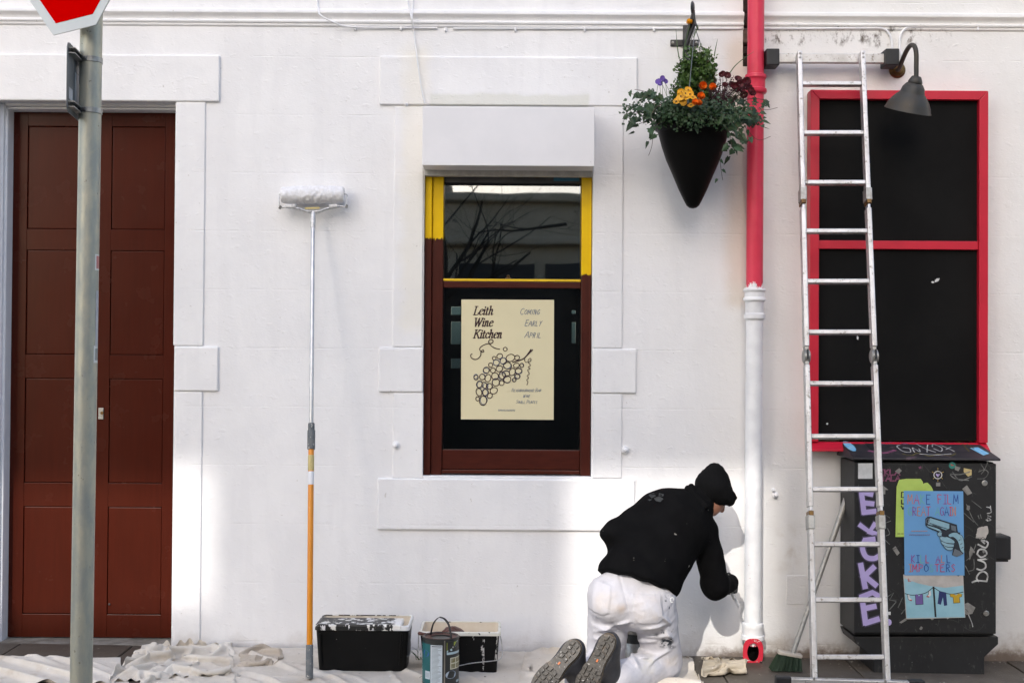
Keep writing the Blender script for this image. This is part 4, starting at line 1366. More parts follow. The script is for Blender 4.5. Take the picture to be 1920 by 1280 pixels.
# plinth narrower than the body, with splayed shoulders
pl = [(1600,1193),(1606,1207),(1638,1232),(1638,1300),(1846,1300),(1846,1231),(1872,1207),(1872,1193)]
mb = MB(); mb.prism([P(a, b, YC+.03) for a, b in pl], (0, -.03-(YC+.03), 0))
build('plinth', mb, M['cab'], cab, bevel=.004)
q0, q1 = P(1870,1003,-.20), P(1891,1047,-.20)
mb = MB(); mb.box(x1-.003, q1[0], -.24, -.10, q1[2], q0[2]); hb = build('side_box', mb, M['black_plastic'], cab, bevel=.008)
mb = MB(); mb.box(x1-.002, q1[0]-.012, -.23, -.12, q1[2]-.012, q1[2]-.001); build('side_box_foot', mb, M['black_plastic'], hb, bevel=.003)
for (px, py) in ((1846,905),(1849,1149)):
    q = P(px, py, YC)
    mb = MB(); mb.lathe((q[0],YC,q[2]), [(.015,0),(.015,.004),(.011,.006),(.011,.002),(.004,.002),(.004,.005)], 18, axis=(0,-1,0)); build('lock', mb, M['zinc'], cdoor, smooth=True)

YS = YC-.0012
class Print:
    """flat print on a vertical plane, drawn in photograph pixels, layer by layer"""
    def __init__(self, Y, parent): self.Y = Y; self.parent = parent; self.k = 0
    def lay(self):
        self.k += 1; return self.Y-.00012*self.k
    def poly(self, name, pts, mat, smooth=0, rough=0, seed=1):
        y = self.lay()
        if smooth: pts = [tuple(p_[:2]) for p_ in smooth_path([np.array([a, b, 0]) for a, b in pts], smooth, True)[:-1]]
        if rough:
            r_ = random.Random(seed); out = []
            for i in range(len(pts)):
                a, b = np.array(pts[i][:2], float), np.array(pts[(i+1) % len(pts)][:2], float)
                n_ = max(2, int(np.linalg.norm(b-a)/2.5))
                for j in range(n_): out.append(tuple(a+(b-a)*j/n_+np.array([r_.gauss(0,rough), r_.gauss(0,rough)])))
            pts = out
        mb = MB(); mb.sheet([P(a, b, y) for a, b in pts])
        o = build(name, mb, M[mat], self.parent, recalc=False)
        bm = bmesh.new(); bm.from_mesh(o.data); bmesh.ops.triangulate(bm, faces=bm.faces)
        bm.to_mesh(o.data); bm.free()
        return o
    def strokes(self, name, lines, w, mat, smooth=6, nib=None, y=None):
        y = self.lay() if y is None else y
        mb = MB()
        for i_, ln in enumerate(lines):
            pts = [P(a, b, y-.00003*i_) for a, b in ln]
            if smooth and len(pts) > 2: pts = smooth_path(pts, smooth)
            mb.ribbon(pts, w/345.0, nib=nib)
        return build(name, mb, M[mat], self.parent, recalc=False)
    def ring(self, name, items, w, mat):
        y = self.lay(); mb = MB()
        for i_, (cx_, cy_, rx, ry, rot) in enumerate(items):
            pts = []
            for j in range(19):
                a = 2*math.pi*j/18
                ex, ey = rx*math.cos(a), ry*math.sin(a)
                pts.append(P(cx_+ex*math.cos(rot)-ey*math.sin(rot), cy_+ex*math.sin(rot)+ey*math.cos(rot), y-.00002*i_))
            mb.ribbon(pts, w/345.0)
        return build(name, mb, M[mat], self.parent, recalc=False)

# single-stroke capitals and a few lower-case letters on a unit box, baseline 0, height 1
G = {
 'A': [[(0,0),(.45,1),(.85,0)],[(.18,.38),(.7,.38)]], 'B': [[(.05,0),(.05,1)],[(.05,1),(.55,.95),(.55,.58),(.05,.52)],[(.05,.52),(.68,.48),(.66,.05),(.05,0)]],
 'C': [[(.75,.85),(.45,1),(.1,.7),(.08,.3),(.4,0),(.75,.15)]], 'D': [[(.05,0),(.05,1)],[(.05,1),(.7,.85),(.75,.2),(.05,0)]],
 'E': [[(.7,1),(.08,1)],[(.08,1),(.08,0)],[(.08,0),(.7,0)],[(.08,.52),(.55,.52)]], 'F': [[(.7,1),(.08,1)],[(.08,1),(.08,0)],[(.08,.55),(.55,.55)]],
 'G': [[(.75,.85),(.45,1),(.1,.7),(.08,.3),(.4,0),(.72,.15)],[(.72,.15),(.72,.45)],[(.72,.45),(.45,.45)]], 'H': [[(.08,0),(.08,1)],[(.7,0),(.7,1)],[(.08,.5),(.7,.5)]],
 'I': [[(.3,0),(.3,1)]], 'J': [[(.55,1),(.55,.2),(.3,0),(.05,.2)]], 'K': [[(.08,0),(.08,1)],[(.7,1),(.1,.48)],[(.1,.48),(.75,0)]], 'L': [[(.08,1),(.08,0)],[(.08,0),(.65,0)]],
 'M': [[(.03,0),(.12,1)],[(.12,1),(.45,.3)],[(.45,.3),(.78,1)],[(.78,1),(.88,0)]], 'N': [[(.08,0),(.08,1)],[(.08,1),(.7,0)],[(.7,0),(.7,1)]],
 'O': [[(.4,1),(.08,.75),(.08,.25),(.4,0),(.74,.25),(.74,.75),(.4,1)]], 'P': [[(.08,0),(.08,1)],[(.08,1),(.65,.92),(.65,.55),(.08,.48)]],
 'R': [[(.08,0),(.08,1)],[(.08,1),(.65,.92),(.65,.58),(.08,.5)],[(.3,.5),(.72,0)]], 'S': [[(.7,.88),(.4,1),(.1,.78),(.4,.52),(.7,.28),(.4,0),(.06,.14)]],
 'T': [[(.0,1),(.8,1)],[(.4,1),(.4,0)]], 'U': [[(.08,1),(.08,.25),(.4,0),(.72,.25),(.72,1)]], 'V': [[(0,1),(.38,0)],[(.38,0),(.75,1)]],
 'W': [[(0,1),(.2,0)],[(.2,0),(.45,.7)],[(.45,.7),(.68,0)],[(.68,0),(.92,1)]], 'Y': [[(0,1),(.38,.5)],[(.75,1),(.38,.5)],[(.38,.5),(.38,0)]],
 'Q': [[(.4,1),(.08,.75),(.08,.25),(.4,0),(.74,.25),(.74,.75),(.4,1)],[(.5,.2),(.8,-.05)]],
}
def text_lines(s, x, y, h, w, slant=0., gap=0., serifI=False, jit=0, seed=0):
    """list of polylines in photograph pixels; x,y is the left end of the baseline"""
    r_ = random.Random(seed); out = []; cur = x
    for ch in s:
        if ch == ' ': cur += w*.75; continue
        hh = h if not isinstance(h, dict) else h.get(ch, h['*'])
        for st in G[ch]:
            out.append([(cur+(a*w)+slant*b*hh+r_.gauss(0,jit), y-b*hh+r_.gauss(0,jit)) for a, b in st])
        if ch == 'I' and serifI:
            out.append([(cur+.05*w,y),(cur+.55*w,y)]); out.append([(cur+.05*w,y-hh),(cur+.55*w,y-hh)])
        cur += w*((.55 if ch == 'I' else (1.05 if ch in 'MW' else .9)) + gap)
    return out, cur

pr = Print(YS, cdoor)
# faded pink writing, scuffs, stickers and scrapes
l1, _ = text_lines('EKLA', 1648, 890, 10, 11); l2, _ = text_lines('TALA', 1652, 901, 10, 10)
pr.strokes('pink_graffiti', l1+l2, 2.6, 'pink_spray', 0)
pr.poly('sticker', [(1609,868),(1636,868),(1636,897),(1609,897)], 'paper_white')
pr.poly('sticker', [(1650,908),(1656,910),(1666,918),(1660,918),(1660,926),(1648,926)], 'st_grey')
pr.poly('sticker', [(1678,883),(1686,877),(1691,882),(1685,888)], 'st_grey')
q = [(1758+16*math.cos(a*.3142), 888.5+15.5*math.sin(a*.3142)) for a in range(20)]
pr.poly('round_sticker', q, 'ink')
pr.ring('sticker_ring', [(1758.5,890,7.5,7,0)], 1.6, 'paper_white')
pr.poly('sticker_heart', [(1758.5,894),(1754.5,889.5),(1755.5,887),(1758.5,888.5),(1761.5,887),(1762.5,889.5)], 'lilac')
pr.strokes('sticker_rays', [[(1758.5,877),(1758.5,881)],[(1748,884),(1751,886)],[(1769,884),(1766,886)],[(1750,897),(1752,895)],[(1767,897),(1765,895)],[(1758.5,902),(1758.5,899)]], 1.2, 'gold', 0)
pr.poly('sticker', [(1755,904),(1763,904),(1763,911),(1755,911)], 'st_grey')
pr.poly('round_sticker', [(1785.5+6.5*math.cos(a*.449), 872+6.5*math.sin(a*.449)) for a in range(14)], 'st_teal')
pr.poly('sticker_mark', [(1782,869),(1790,872),(1784,873)], 'st_red')
pr.poly('sticker', [(1791,873),(1801,876),(1797,883),(1790,880)], 'st_grey')
pr.poly('sticker', [(1807,877),(1822,880),(1822,890),(1815,893),(1807,884)], 'st_yellow')
pr.poly('sticker', [(1722,875),(1727,873),(1728,877),(1724,879)], 'pink_spray')
pr.poly('sticker', [(1804,916),(1813,909),(1823,924),(1814,928)], 'st_grey')
pr.poly('sticker', [(1833,989),(1852,985),(1853,998),(1847,1010),(1829,1009)], 'paper_grey', rough=.5)
pr.poly('sticker', [(1673,1028),(1679,1023),(1687,1036),(1682,1041)], 'st_grey')
pr.poly('sticker', [(1817,1035),(1820,1023),(1826,1030),(1818,1050)], 'st_grey')
pr.poly('sticker', [(1664,1146),(1670,1146),(1670,1152),(1664,1152)], 'paper_white')
pr.poly('tape_scrap', [(1806,1132),(1815,1129),(1829,1138),(1823,1150),(1812,1152),(1805,1144)], 'st_grey')
pr.strokes('scrawl', [[(1838,868),(1846,880)],[(1852,866),(1846,880),(1840,888)],[(1835,884),(1846,880),(1853,886),(1846,896),(1833,897)]], 1.6, 'chalk')
pr.strokes('scrawl', [[(1782,888),(1800,889),(1818,884)],[(1782,890),(1792,897),(1816,900)],[(1786,884),(1800,900),(1822,893)]], 2.0, 'chalk')
pr.strokes('scrawl', [[(1850,950),(1857,952),(1858,960),(1851,962)],[(1852,966),(1858,968)],[(1852,970),(1858,974),(1851,976)],[(1857,948),(1858,956)],[(1849,974),(1852,974)]], 1.8, 'marker_white')
pr.strokes('scrawl', [[(1834,966),(1836,972)],[(1838,964),(1840,971)]], 1.6, 'chalk')
pr.strokes('scrawl', [[(1822,938),(1840,952)],[(1812,945),(1824,972),(1834,985)],[(1806,960),(1826,978)]], 1.2, 'chalk')
# tall white tag reading upward along the right edge
pr.strokes('white_tag', [[(1823,1091),(1832,1088),(1850,1089)],[(1850,1089),(1852,1078),(1845,1071),(1836,1074),(1831,1083),(1835,1089)],
                         [(1832,1066),(1840,1068),(1848,1063),(1846,1054),(1834,1049)],[(1834,1049),(1850,1047)],
                         [(1832,1038),(1840,1044),(1850,1038),(1846,1030),(1836,1030),(1832,1038)],[(1834,1020),(1848,1026),(1852,1016),(1840,1012),(1846,1018)]], 3.0, 'marker_white')
pr.strokes('scrawl', [[(1812,1050),(1822,1040),(1830,1020)],[(1816,1070),(1826,1066),(1826,1048)],[(1810,1060),(1818,1076)]], 1.6, 'chalk')
# lilac block letters running up the left side
pr.strokes('lilac_overspray', [[(1615,921),(1620,961)],[(1616,922),(1634,926)],[(1619,942),(1636,944)],[(1621,960),(1640,958)]], 9.5+5, 'lilac_mist', 0); pr.strokes('lilac_letter', [[(1615,921),(1620,961)],[(1616,922),(1634,926)],[(1619,942),(1636,944)],[(1621,960),(1640,958)]], 9.5, 'lilac', 0)
pr.strokes('lilac_overspray', [[(1613,984),(1630,996),(1640,982)],[(1630,996),(1641,1000)],[(1652,962),(1654,972)]], 9.0+5, 'lilac_mist', 0); pr.strokes('lilac_letter', [[(1613,984),(1630,996),(1640,982)],[(1630,996),(1641,1000)],[(1652,962),(1654,972)]], 9.0, 'lilac', 0)
pr.strokes('lilac_overspray', [[(1622,1012),(1617,1026),(1624,1043),(1640,1046),(1655,1036)],[(1622,1012),(1638,1010)]], 9.5+5, 'lilac_mist'); pr.strokes('lilac_letter', [[(1622,1012),(1617,1026),(1624,1043),(1640,1046),(1655,1036)],[(1622,1012),(1638,1010)]], 9.5, 'lilac')
pr.strokes('lilac_overspray', [[(1614,1058),(1622,1100)],[(1618,1082),(1638,1063)],[(1620,1078),(1642,1096)]], 10.0+5, 'lilac_mist', 0); pr.strokes('lilac_letter', [[(1614,1058),(1622,1100)],[(1618,1082),(1638,1063)],[(1620,1078),(1642,1096)]], 10.0, 'lilac', 0)
pr.strokes('lilac_overspray', [[(1616,1118),(1623,1168)],[(1616,1118),(1636,1110),(1650,1118)],[(1621,1140),(1640,1136)],[(1624,1167),(1646,1160)]], 10.0+5, 'lilac_mist', 0); pr.strokes('lilac_letter', [[(1616,1118),(1623,1168)],[(1616,1118),(1636,1110),(1650,1118)],[(1621,1140),(1640,1136)],[(1624,1167),(1646,1160)]], 10.0, 'lilac', 0)
pr.poly('lilac_spot', [(1666+6*math.cos(a*.6283), 1166+6.5*math.sin(a*.6283)) for a in range(10)], 'lilac')
pr.poly('lilac_spot', [(1657+4*math.cos(a*.6283), 1107+6.5*math.sin(a*.6283)) for a in range(10)], 'lilac')
pr.strokes('scrawl', [[(1664,1118),(1676,1110),(1668,1124),(1680,1126)],[(1668,1142),(1680,1128)],[(1684,1138),(1692,1120)],[(1690,1150),(1698,1140)],[(1660,1125),(1655,1140)]], 1.8, 'chalk', 0)
pr.strokes('scrawl', [[(1662,966),(1668,970)],[(1660,980),(1670,976)],[(1664,990),(1668,1000),(1661,1004)],[(1660,1012),(1668,1020)]], 1.4, 'chalk')
pr.strokes('scrawl', [[(1816,1152),(1822,1166),(1824,1174)],[(1798,1150),(1790,1142),(1800,1136)]], 1.6, 'marker_white')
pr.poly('tape_scrap', [(1686,1166),(1698,1158),(1700,1162),(1690,1168)], 'st_grey')
sg_ = random.Random(12)
scr = []
for k in range(46):
    a, b = sg_.uniform(1655,1862), sg_.uniform(870,1180); L_ = sg_.uniform(4,16); an = sg_.uniform(0,6.28)
    pts = [(a, b)]
    for j in range(sg_.randint(2,4)):
        an += sg_.gauss(0,.9); a = min(1864, max(1650, a+L_*math.cos(an))); b = min(1182, max(868, b+L_*math.sin(an))); pts.append((a, b))
    scr.append(pts)
tag(pr.strokes('scratches', scr, .8, 'faded_scrawl'), kind='stuff')
for k in range(22):
    a, b = sg_.uniform(1655,1858), sg_.uniform(872,1178); w_ = sg_.uniform(1.5,5); h_ = sg_.uniform(1.5,5); an = sg_.uniform(0,1.5)
    pr.poly('paper_scrap', [(a+w_*u*math.cos(an)-h_*v*math.sin(an), b+w_*u*math.sin(an)+h_*v*math.cos(an)) for u, v in ((-1,-1),(.6,-1),(1,.3),(.2,1),(-.9,.7))], sg_.choice(['st_grey','st_grey','paper_grey','faded_scrawl']))
# left flank stickers and the lid's tags
lp = MB()
def lid_pt(px, t):      # t: 0 front edge .. 1 back edge
    xw = P(px, 845, YC)[0]
    y_ = (YC-.02)+((-.012)-(YC-.02))*t; z_ = zf+(zb2+.02-zf)*t+.0022
    return (xw, y_, z_)
def lid_strokes(name, lines, w, mat):
    mb = MB()
    for i_, ln in enumerate(lines):
        pts = [np.array(q_)+np.array([0,-.00005,.00012])*i_ for q_ in smooth_path([lid_pt(a, b) for a, b in ln], 5)]
        mb.ribbon(pts, w, up=(0,-.35,.93))
    build(name, mb, M[mat], lid, recalc=False)
lid_strokes('lid_tag', [[(1712,.7),(1702,.6),(1704,.35),(1716,.3),(1722,.5),(1712,.55)],[(1724,.3),(1730,.55),(1735,.32),(1740,.5)],[(1746,.75),(1752,.5),(1764,.3)],[(1766,.72),(1756,.5),(1748,.3)],[(1770,.6),(1778,.75),(1786,.55),(1776,.35),(1769,.5)],[(1790,.7),(1802,.35)],[(1806,.6),(1790,.45)],[(1730,.2),(1760,.15),(1790,.22)]], .0055, 'marker_white')
lid_strokes('lid_tag', [[(1698,.2),(1712,.12),(1728,.25),(1745,.1),(1765,.2),(1785,.12),(1800,.25)],[(1800,.78),(1815,.9)],[(1822,.8),(1836,.85),(1830,.35)],[(1845,.8),(1846,.5)]], .007, 'lid_gold')
lid_strokes('lid_tag', [[(1640,.35),(1665,.25),(1690,.4)],[(1670,.75),(1700,.85)],[(1720,.75),(1745,.85)]], .02, 'pink_spray')
mb = MB(); mb.sheet([lid_pt(a, b) for a, b in ((1840,.55),(1848,.15),(1864,.25),(1858,.60))]); build('sticker', mb, M['st_sky'], lid)
mb = MB(); mb.sheet([lid_pt(1611+9*math.cos(k*.6283), .62+.30*math.sin(k*.6283)) for k in range(10)]); build('sticker', mb, M['st_sky'], lid)
mb = MB(); mb.sheet([lid_pt(1655+11*math.cos(k*.6283), .55+.38*math.sin(k*.6283)) for k in range(10)]); build('vent_cap', mb, M['ink'], lid)

# ------------------------------------------------------------------ posters
def flatposter(root, pts, mat, Y, rough=(), thick=.0006, rs=1.1):
    r_ = random.Random(9); out = []
    for i in range(len(pts)):
        a, b = np.array(pts[i], float), np.array(pts[(i+1) % len(pts)], float)
        n_ = max(2, int(np.linalg.norm(b-a)/3)) if i in rough else 1
        for j in range(n_): out.append(a+(b-a)*j/n_+(np.array([r_.gauss(0,rs), r_.gauss(0,rs)]) if i in rough else 0))
    mb = MB(); mb.prism([P(a, b, Y) for a, b in out], (0, thick, 0))
    o = build('paper', mb, M[mat], root)
    bm = bmesh.new(); bm.from_mesh(o.data); bmesh.ops.triangulate(bm, faces=[f for f in bm.faces if len(f.verts) > 4]); bm.to_mesh(o.data); bm.free()
    return o
lime = thing('poster', 'torn lime green poster half hidden behind the blue one on the cabinet', 'poster', P(1700,1000,YC))
flatposter(lime, [(1681,912),(1686,899),(1700,897),(1727,897),(1731,907),(1738,904),(1749,914),(1752,925),(1700,1006),(1679,1006)], 'lime_paper', YC-.0088, rough=(3,4,5,6,7), rs=.7)
pl_ = Print(YC-.0090, lime)
pl_.strokes('lettering', [[(1696,922),(1690.5,922),(1690,932),(1696,932)],[(1690.5,937),(1690.5,944)],[(1690.5,944),(1696,944)],[(1690,948),(1693,954)],[(1693,954),(1696,949)]], 2.4, 'ink', 0)
pl_.strokes('small_print', [[(1683,1000),(1688,1000)],[(1690,1000),(1694,1000)]], 1.2, 'ink', 0)

wash = thing('poster', 'pale blue poster of a washing line pasted low on the cabinet', 'poster', P(1750,1160,YC))
flatposter(wash, [(1694,1076),(1806,1078),(1810,1157),(1699,1160)], 'paper_grey', YC-.0090, rough=(0,), rs=.6)
pw = Print(YC-.0092, wash)
pw.poly('blue_print', [(1695,1083),(1702,1086),(1722,1093),(1745,1098),(1772,1101),(1806,1097),(1809,1156),(1700,1158)], 'pale_blue')
pw.strokes('line_print', [[(1697,1112),(1712,1115),(1735,1111),(1750,1100)],[(1750,1100),(1765,1109),(1785,1113),(1806,1109)],], 1.3, 'ink')
pw.poly('pole_print', [(1748.5,1099),(1752,1099),(1756,1156),(1752.5,1156)], 'ink')
pw.poly('vest_print', [(1716,1114),(1719,1113),(1723,1117),(1727,1113),(1730,1114),(1731,1132),(1717,1133)], 'pr_purple')
pw.strokes('vest_outline', [[(1716,1114),(1717,1133)],[(1717,1133),(1731,1132)],[(1731,1132),(1730,1114)]], .8, 'ink', 0)
pw.poly('trouser_print', [(1761,1107),(1774,1110),(1776,1134),(1770,1135),(1768,1119),(1764,1133),(1758,1131)], 'pr_navy')
pw.poly('shirt_print', [(1781,1113),(1788,1113),(1793,1115),(1797,1112),(1804,1113),(1803,1118),(1799,1119),(1800,1129),(1788,1130),(1787,1119),(1782,1118)], 'pr_mustard')
pw.strokes('shirt_outline', [[(1781,1113),(1782,1118),(1787,1119),(1788,1130)],[(1788,1130),(1800,1129)],[(1800,1129),(1799,1119),(1803,1118),(1804,1113)]], .8, 'ink', 0)
pw.poly('sock_print', [(1701,1114),(1705,1114),(1706,1120),(1710,1123),(1709,1126),(1703,1123)], 'paper_white')
pw.poly('sock_print', [(1741,1108),(1745,1107),(1746,1115),(1741,1119),(1737,1118),(1741,1113)], 'paper_white')
pw.strokes('sock_outline', [[(1701,1114),(1703,1123),(1709,1126)],[(1741,1108),(1741,1113),(1737,1118),(1741,1119)]], .9, 'ink', 0)
pw.strokes('sock_toe', [[(1706,1124.5),(1709.5,1124)],[(1738,1117.5),(1742,1118)]], 1.8, 'st_red', 0)
pw.strokes('lettering', [[(1703,1084),(1703,1089)],[(1703,1089),(1708,1089.5)],[(1703,1086.5),(1706,1086.5)]], 1.2, 'st_red', 0)

blue = thing('poster', 'blue poster with crayon lettering and a hand holding a pistol on the cabinet', 'poster', P(1750,1078,YC))
flatposter(blue, [(1694.5,919.5),(1806,920.5),(1808.5,1078),(1696,1078)], 'blue_paper', YC-.0112)
pb_ = Print(YC-.0114, blue)
def crayon(s, x, y, h, w, cols, gap=.12):
    cur = x
    for i, ch in enumerate(s):
        if ch == ' ': cur += w*.9; continue
        ls, nx = text_lines(ch, cur, y, h, w, serifI=(ch == 'I'), jit=.35, seed=i+int(y))
        pb_.strokes('letter', ls, 1.35, {'r':'ink_red','o':'ink_orange','b':'ink_blue','g':'ink_green','p':'ink_purple'}[cols[i]], 0)
        cur = nx+w*gap
crayon('MAKE FILM', 1701, 944, 17, 11.0, 'orgb rprb')
crayon('GREAT AGAIN', 1702, 966, 16, 9.4, 'gpoor gpbro', .02)
crayon('KILL ALL', 1708, 1054, 13.5, 10.0, 'pbgr pob')
crayon('IMPOSTERS', 1704, 1071, 13.5, 10.0, 'orrbgrrbr', .12)
# the pistol and the fist
pb_.poly('gun_silhouette', [(1735,972),(1739,968),(1745,968),(1794,983),(1796,997),(1801,998),(1799,1001),(1796,1002),(1797,1006),(1808,1031),(1806,1038),(1794,1043),(1785,1040),(1789,1020),(1782,1010),(1770,1006),(1760,1000),(1757,996),(1740,989),(1735,984)], 'gun_dark')  # printed dark silhouette under the lighter gun shapes
pb_.poly('gun_slide', [(1744,970.5),(1780,981.5),(1780,990),(1774,993),(1740,982),(1741,975)], 'gun_blue')
pb_.poly('gun_frame', [(1738,984),(1753,988.5),(1762,992),(1766,997),(1757,993.5),(1740,987)], 'gun_blue')
pb_.ring('gun_muzzle', [(1739.5,976,2.8,4.2,.2)], 1.4, 'gun_grey')
pb_.poly('gun_grip', [(1783,984),(1792,986),(1793,996),(1784,993)], 'gun_grey')
for pts in ([(1757,1000),(1762,996),(1767,999),(1766,1003),(1760,1005)], [(1762,1006),(1774,1005),(1788,1012),(1789,1018),(1774,1017),(1764,1012)],
            [(1764,1013),(1776,1018),(1788,1020),(1787,1025),(1774,1024),(1766,1019)], [(1767,1020),(1776,1025),(1787,1026),(1784,1031),(1774,1029)],
            [(1781,1002),(1789,1000),(1799,1004),(1803,1014),(1807,1030),(1808,1022),(1806,1008),(1799,1001)]):
    pb_.poly('finger_print', pts, 'gun_blue', smooth=3)
    pb_.strokes('finger_line', [pts+pts[:1]], .9, 'gun_dark', 3)
pb_.poly('thumb_print', [(1779,1002),(1788,998),(1797,1000),(1802,1010),(1807,1028),(1807,1036),(1801,1030),(1796,1014),(1788,1006),(1781,1006)], 'gun_blue', smooth=3)
pb_.strokes('gun_line', [[(1743,980),(1776,991)],[(1749,984),(1765,989)],[(1768,995),(1766,1003),(1773,1006),(1779,1001)],[(1798,1012),(1801,1011)],[(1801,1020),(1804,1018)],[(1803,1027),(1806,1025)]], 1.1, 'gun_dark', 4)
pb_.poly('sleeve_print', [(1790,1028),(1799,1032),(1806,1038),(1794,1043),(1786,1040)], 'gun_grey')
for k in range(2):
    pb_.strokes('small_print', [[(a, (995,1002)[k]+.3), (a+ (3,2.4)[k], (995,1002)[k]-.3)] for a in np.arange((1709,1705)[k], (1738,1744)[k], (4.4,3.6)[k])], 1.1, 'ink_orange' if k == 0 else 'pink_spray', 0)

# ------------------------------------------------------------------ poster inside the window
YW = .0685
post = thing('poster', 'cream wine bar poster with a grape drawing stuck on the lower window pane', 'poster', P(951,786,YW))
def pq(u, v): return (850+u/5.12, 550+v/5.12)      # coordinates of an enlarged view of the poster
flatposter(post, [pq(78,58), pq(967,62), pq(963,1212), pq(73,1207)], 'poster', YW)
pp = Print(YW-.0004, post)
# bold italic serif title drawn with a broad pen
SER = {
 'L': ([[(.30,1),(.12,0)],[(.12,.0),(.5,.0),(.62,.22)],[(.12,1),(.48,1)],[(-.02,0),(.2,0)]], .68),
 'e': ([[(.10,.36),(.44,.44),(.44,.62),(.30,.66),(.12,.48),(.06,.22),(.16,.02),(.30,.02),(.46,.14)]], .50),
 'i': ([[(.06,.56),(.20,.64),(.08,.06),(.16,.01),(.26,.08)],[(.235,.86),(.225,.93)]], .30),
 't': ([[(.22,.86),(.09,.08),(.18,.0),(.30,.08)],[(.04,.64),(.36,.64)]], .36),
 'h': ([[(.12,.98),(.24,1),(.06,0)],[(.12,.40),(.32,.66),(.44,.58),(.36,.08),(.44,.01),(.54,.08)]], .58),
 'W': ([[(.20,1),(.22,0)],[(.22,0),(.66,1)],[(.60,.94),(.60,0)],[(.60,0),(1.06,1)],[(.06,1),(.34,1)],[(.92,1),(1.16,1)]], 1.02),
 'n': ([[(.06,.58),(.18,.64),(.06,0)],[(.12,.40),(.32,.66),(.42,.58),(.34,.08),(.42,.01),(.52,.08)]], .58),
 'K': ([[(.30,1),(.10,0)],[(.78,1),(.24,.48)],[(.38,.60),(.66,0)],[(.14,1),(.46,1)],[(-.03,0),(.26,0)],[(.62,1),(.90,1)],[(.56,0),(.80,0)]], .82),
 'c': ([[(.42,.52),(.38,.64),(.26,.66),(.10,.46),(.06,.2),(.16,.02),(.28,.02),(.42,.14)]], .46),
}
def title(s, u, v, h):
    ls = []
    for ch in s:
        st, adv = SER[ch]
        for g in st: ls.append([pq(u+(a+.10*b)*h*.98, v-b*h) for a, b in g])
        u += adv*h*.98
    pp.strokes('title_word', ls, 3.0, 'wine_ink', 5, nib=(math.radians(18), .38))
title('Leith', 192, 205, 80); title('Wine', 196, 316, 78); title('Kitchen', 192, 428, 78)
def pen(s, u, v, h, w, mat, lw, big=1.25, jit=1.2):
    ls = []; x = u
    for i, ch in enumerate(s):
        first = i == 0 or s[i-1] == ' '
        l_, x = text_lines(ch, x, v, h*(big if first else 1), w*(big if first else 1), slant=.28, gap=.15, jit=jit, seed=i+int(v)) if ch != ' ' else ([], x+w*.7)
        ls += [[pq(a, b) for a, b in g] for g in l_]
    pp.strokes('handwriting', ls, lw, mat, 4)
pen('COMING', 640, 202, 46, 30, 'blue_pen', .95); pen('EARLY', 684, 312, 46, 30, 'blue_pen', .95); pen('APRIL', 686, 424, 46, 31, 'blue_pen', .95)
pen('NEIGHBOURHOOD BAR', 556, 942, 22, 16.0, 'grey_pen', .62, 1.4); pen('WINE', 668, 998, 22, 15, 'grey_pen', .62, 1.4); pen('SMALL PLATES', 600, 1054, 22, 15.5, 'grey_pen', .62, 1.4)
pp.strokes('handle_text', [[pq(432+a, 1124+5*(-1)**k), pq(432+a+5, 1118-5*(-1)**k)] for k, a in enumerate(range(0, 160, 7))], .7, 'grey_pen', 0)
grapes = [(498,535,19,18),(445,602,28,24),(392,622,18,17),(548,618,42,34),(612,616,24,22),(480,648,30,32),(412,664,30,28),(358,686,20,20),(520,692,40,32),(605,690,28,22),
 (657,690,18,20),(318,735,30,28),(380,738,24,24),(442,722,32,28),(625,744,34,26),(566,752,28,36),(278,800,27,28),(218,806,20,23),(332,812,28,36),(400,794,32,34),(470,786,32,36),(612,796,26,22),
 (516,822,36,34),(583,830,17,18),(250,870,27,34),(298,880,24,30),(408,852,36,36),(463,858,24,24),(345,890,28,28),(246,946,27,38),(310,950,28,32),(388,932,36,30),(350,980,24,26),(234,1010,19,20),(285,1028,35,44),(505,770,36,30)]
gr_ = random.Random(4)
pp.ring('grape', [(*pq(u, v), a/5.12, b/5.12, gr_.uniform(-.5,.5)) for u, v, a, b in grapes], 1.6, 'wine_ink')
pp.ring('grape_shade', [(*pq(u+gr_.gauss(0,5), v+gr_.gauss(0,5)), a/5.12*.95, b/5.12*.95, gr_.uniform(-.5,.5)) for u, v, a, b in grapes if gr_.random() < .42], 1.0, 'blue_pen')
pp.strokes('stem_drawing', [[pq(*a) for a in ((570,660),(640,640),(690,612),(745,538))],[pq(*a) for a in ((680,622),(720,580),(760,542))]], 2.2, 'wine_ink')
pp.strokes('tendril_drawing', [[pq(*a) for a in ((680,620),(690,655),(720,660),(746,640),(738,622),(718,640),(724,668),(742,690),(718,705),(738,722),(712,735),(730,770),(708,790),(722,810),(704,830),(716,850),(706,878))]], 1.3, 'wine_ink', 4)
pp.strokes('vine_drawing', [[pq(*a) for a in ((445,535),(400,524),(360,500),(338,462),(360,440),(382,456),(366,480),(320,484),(270,508),(252,536),(270,560),(292,560),(286,542),(266,558),(260,600),(220,632),(176,620),(166,592),(180,580))]], 1.7, 'wine_ink', 5)

# ------------------------------------------------------------------ stop sign on its post
YSg = -2.54
sg = thing('stop_sign_post', 'galvanised post with a red stop sign and the back of a second sign', 'sign post', P(150,1530,YSg))
pt, pb2 = P(174,-120,YSg), P(148,1545,YSg)
mb = MB(); mb.tube([pt, pb2], .0385, 40)
build('post', mb, M['galv'], sg, smooth=True)
# octagon face turned to the left of the camera
yaw = math.radians(36)
nf = np.array([-math.sin(yaw), -math.cos(yaw), 0]); uf = np.array([math.cos(yaw), -math.sin(yaw), 0])
edge0 = P(110,68,YSg-.05); 
sc_ = 0.60/2.414
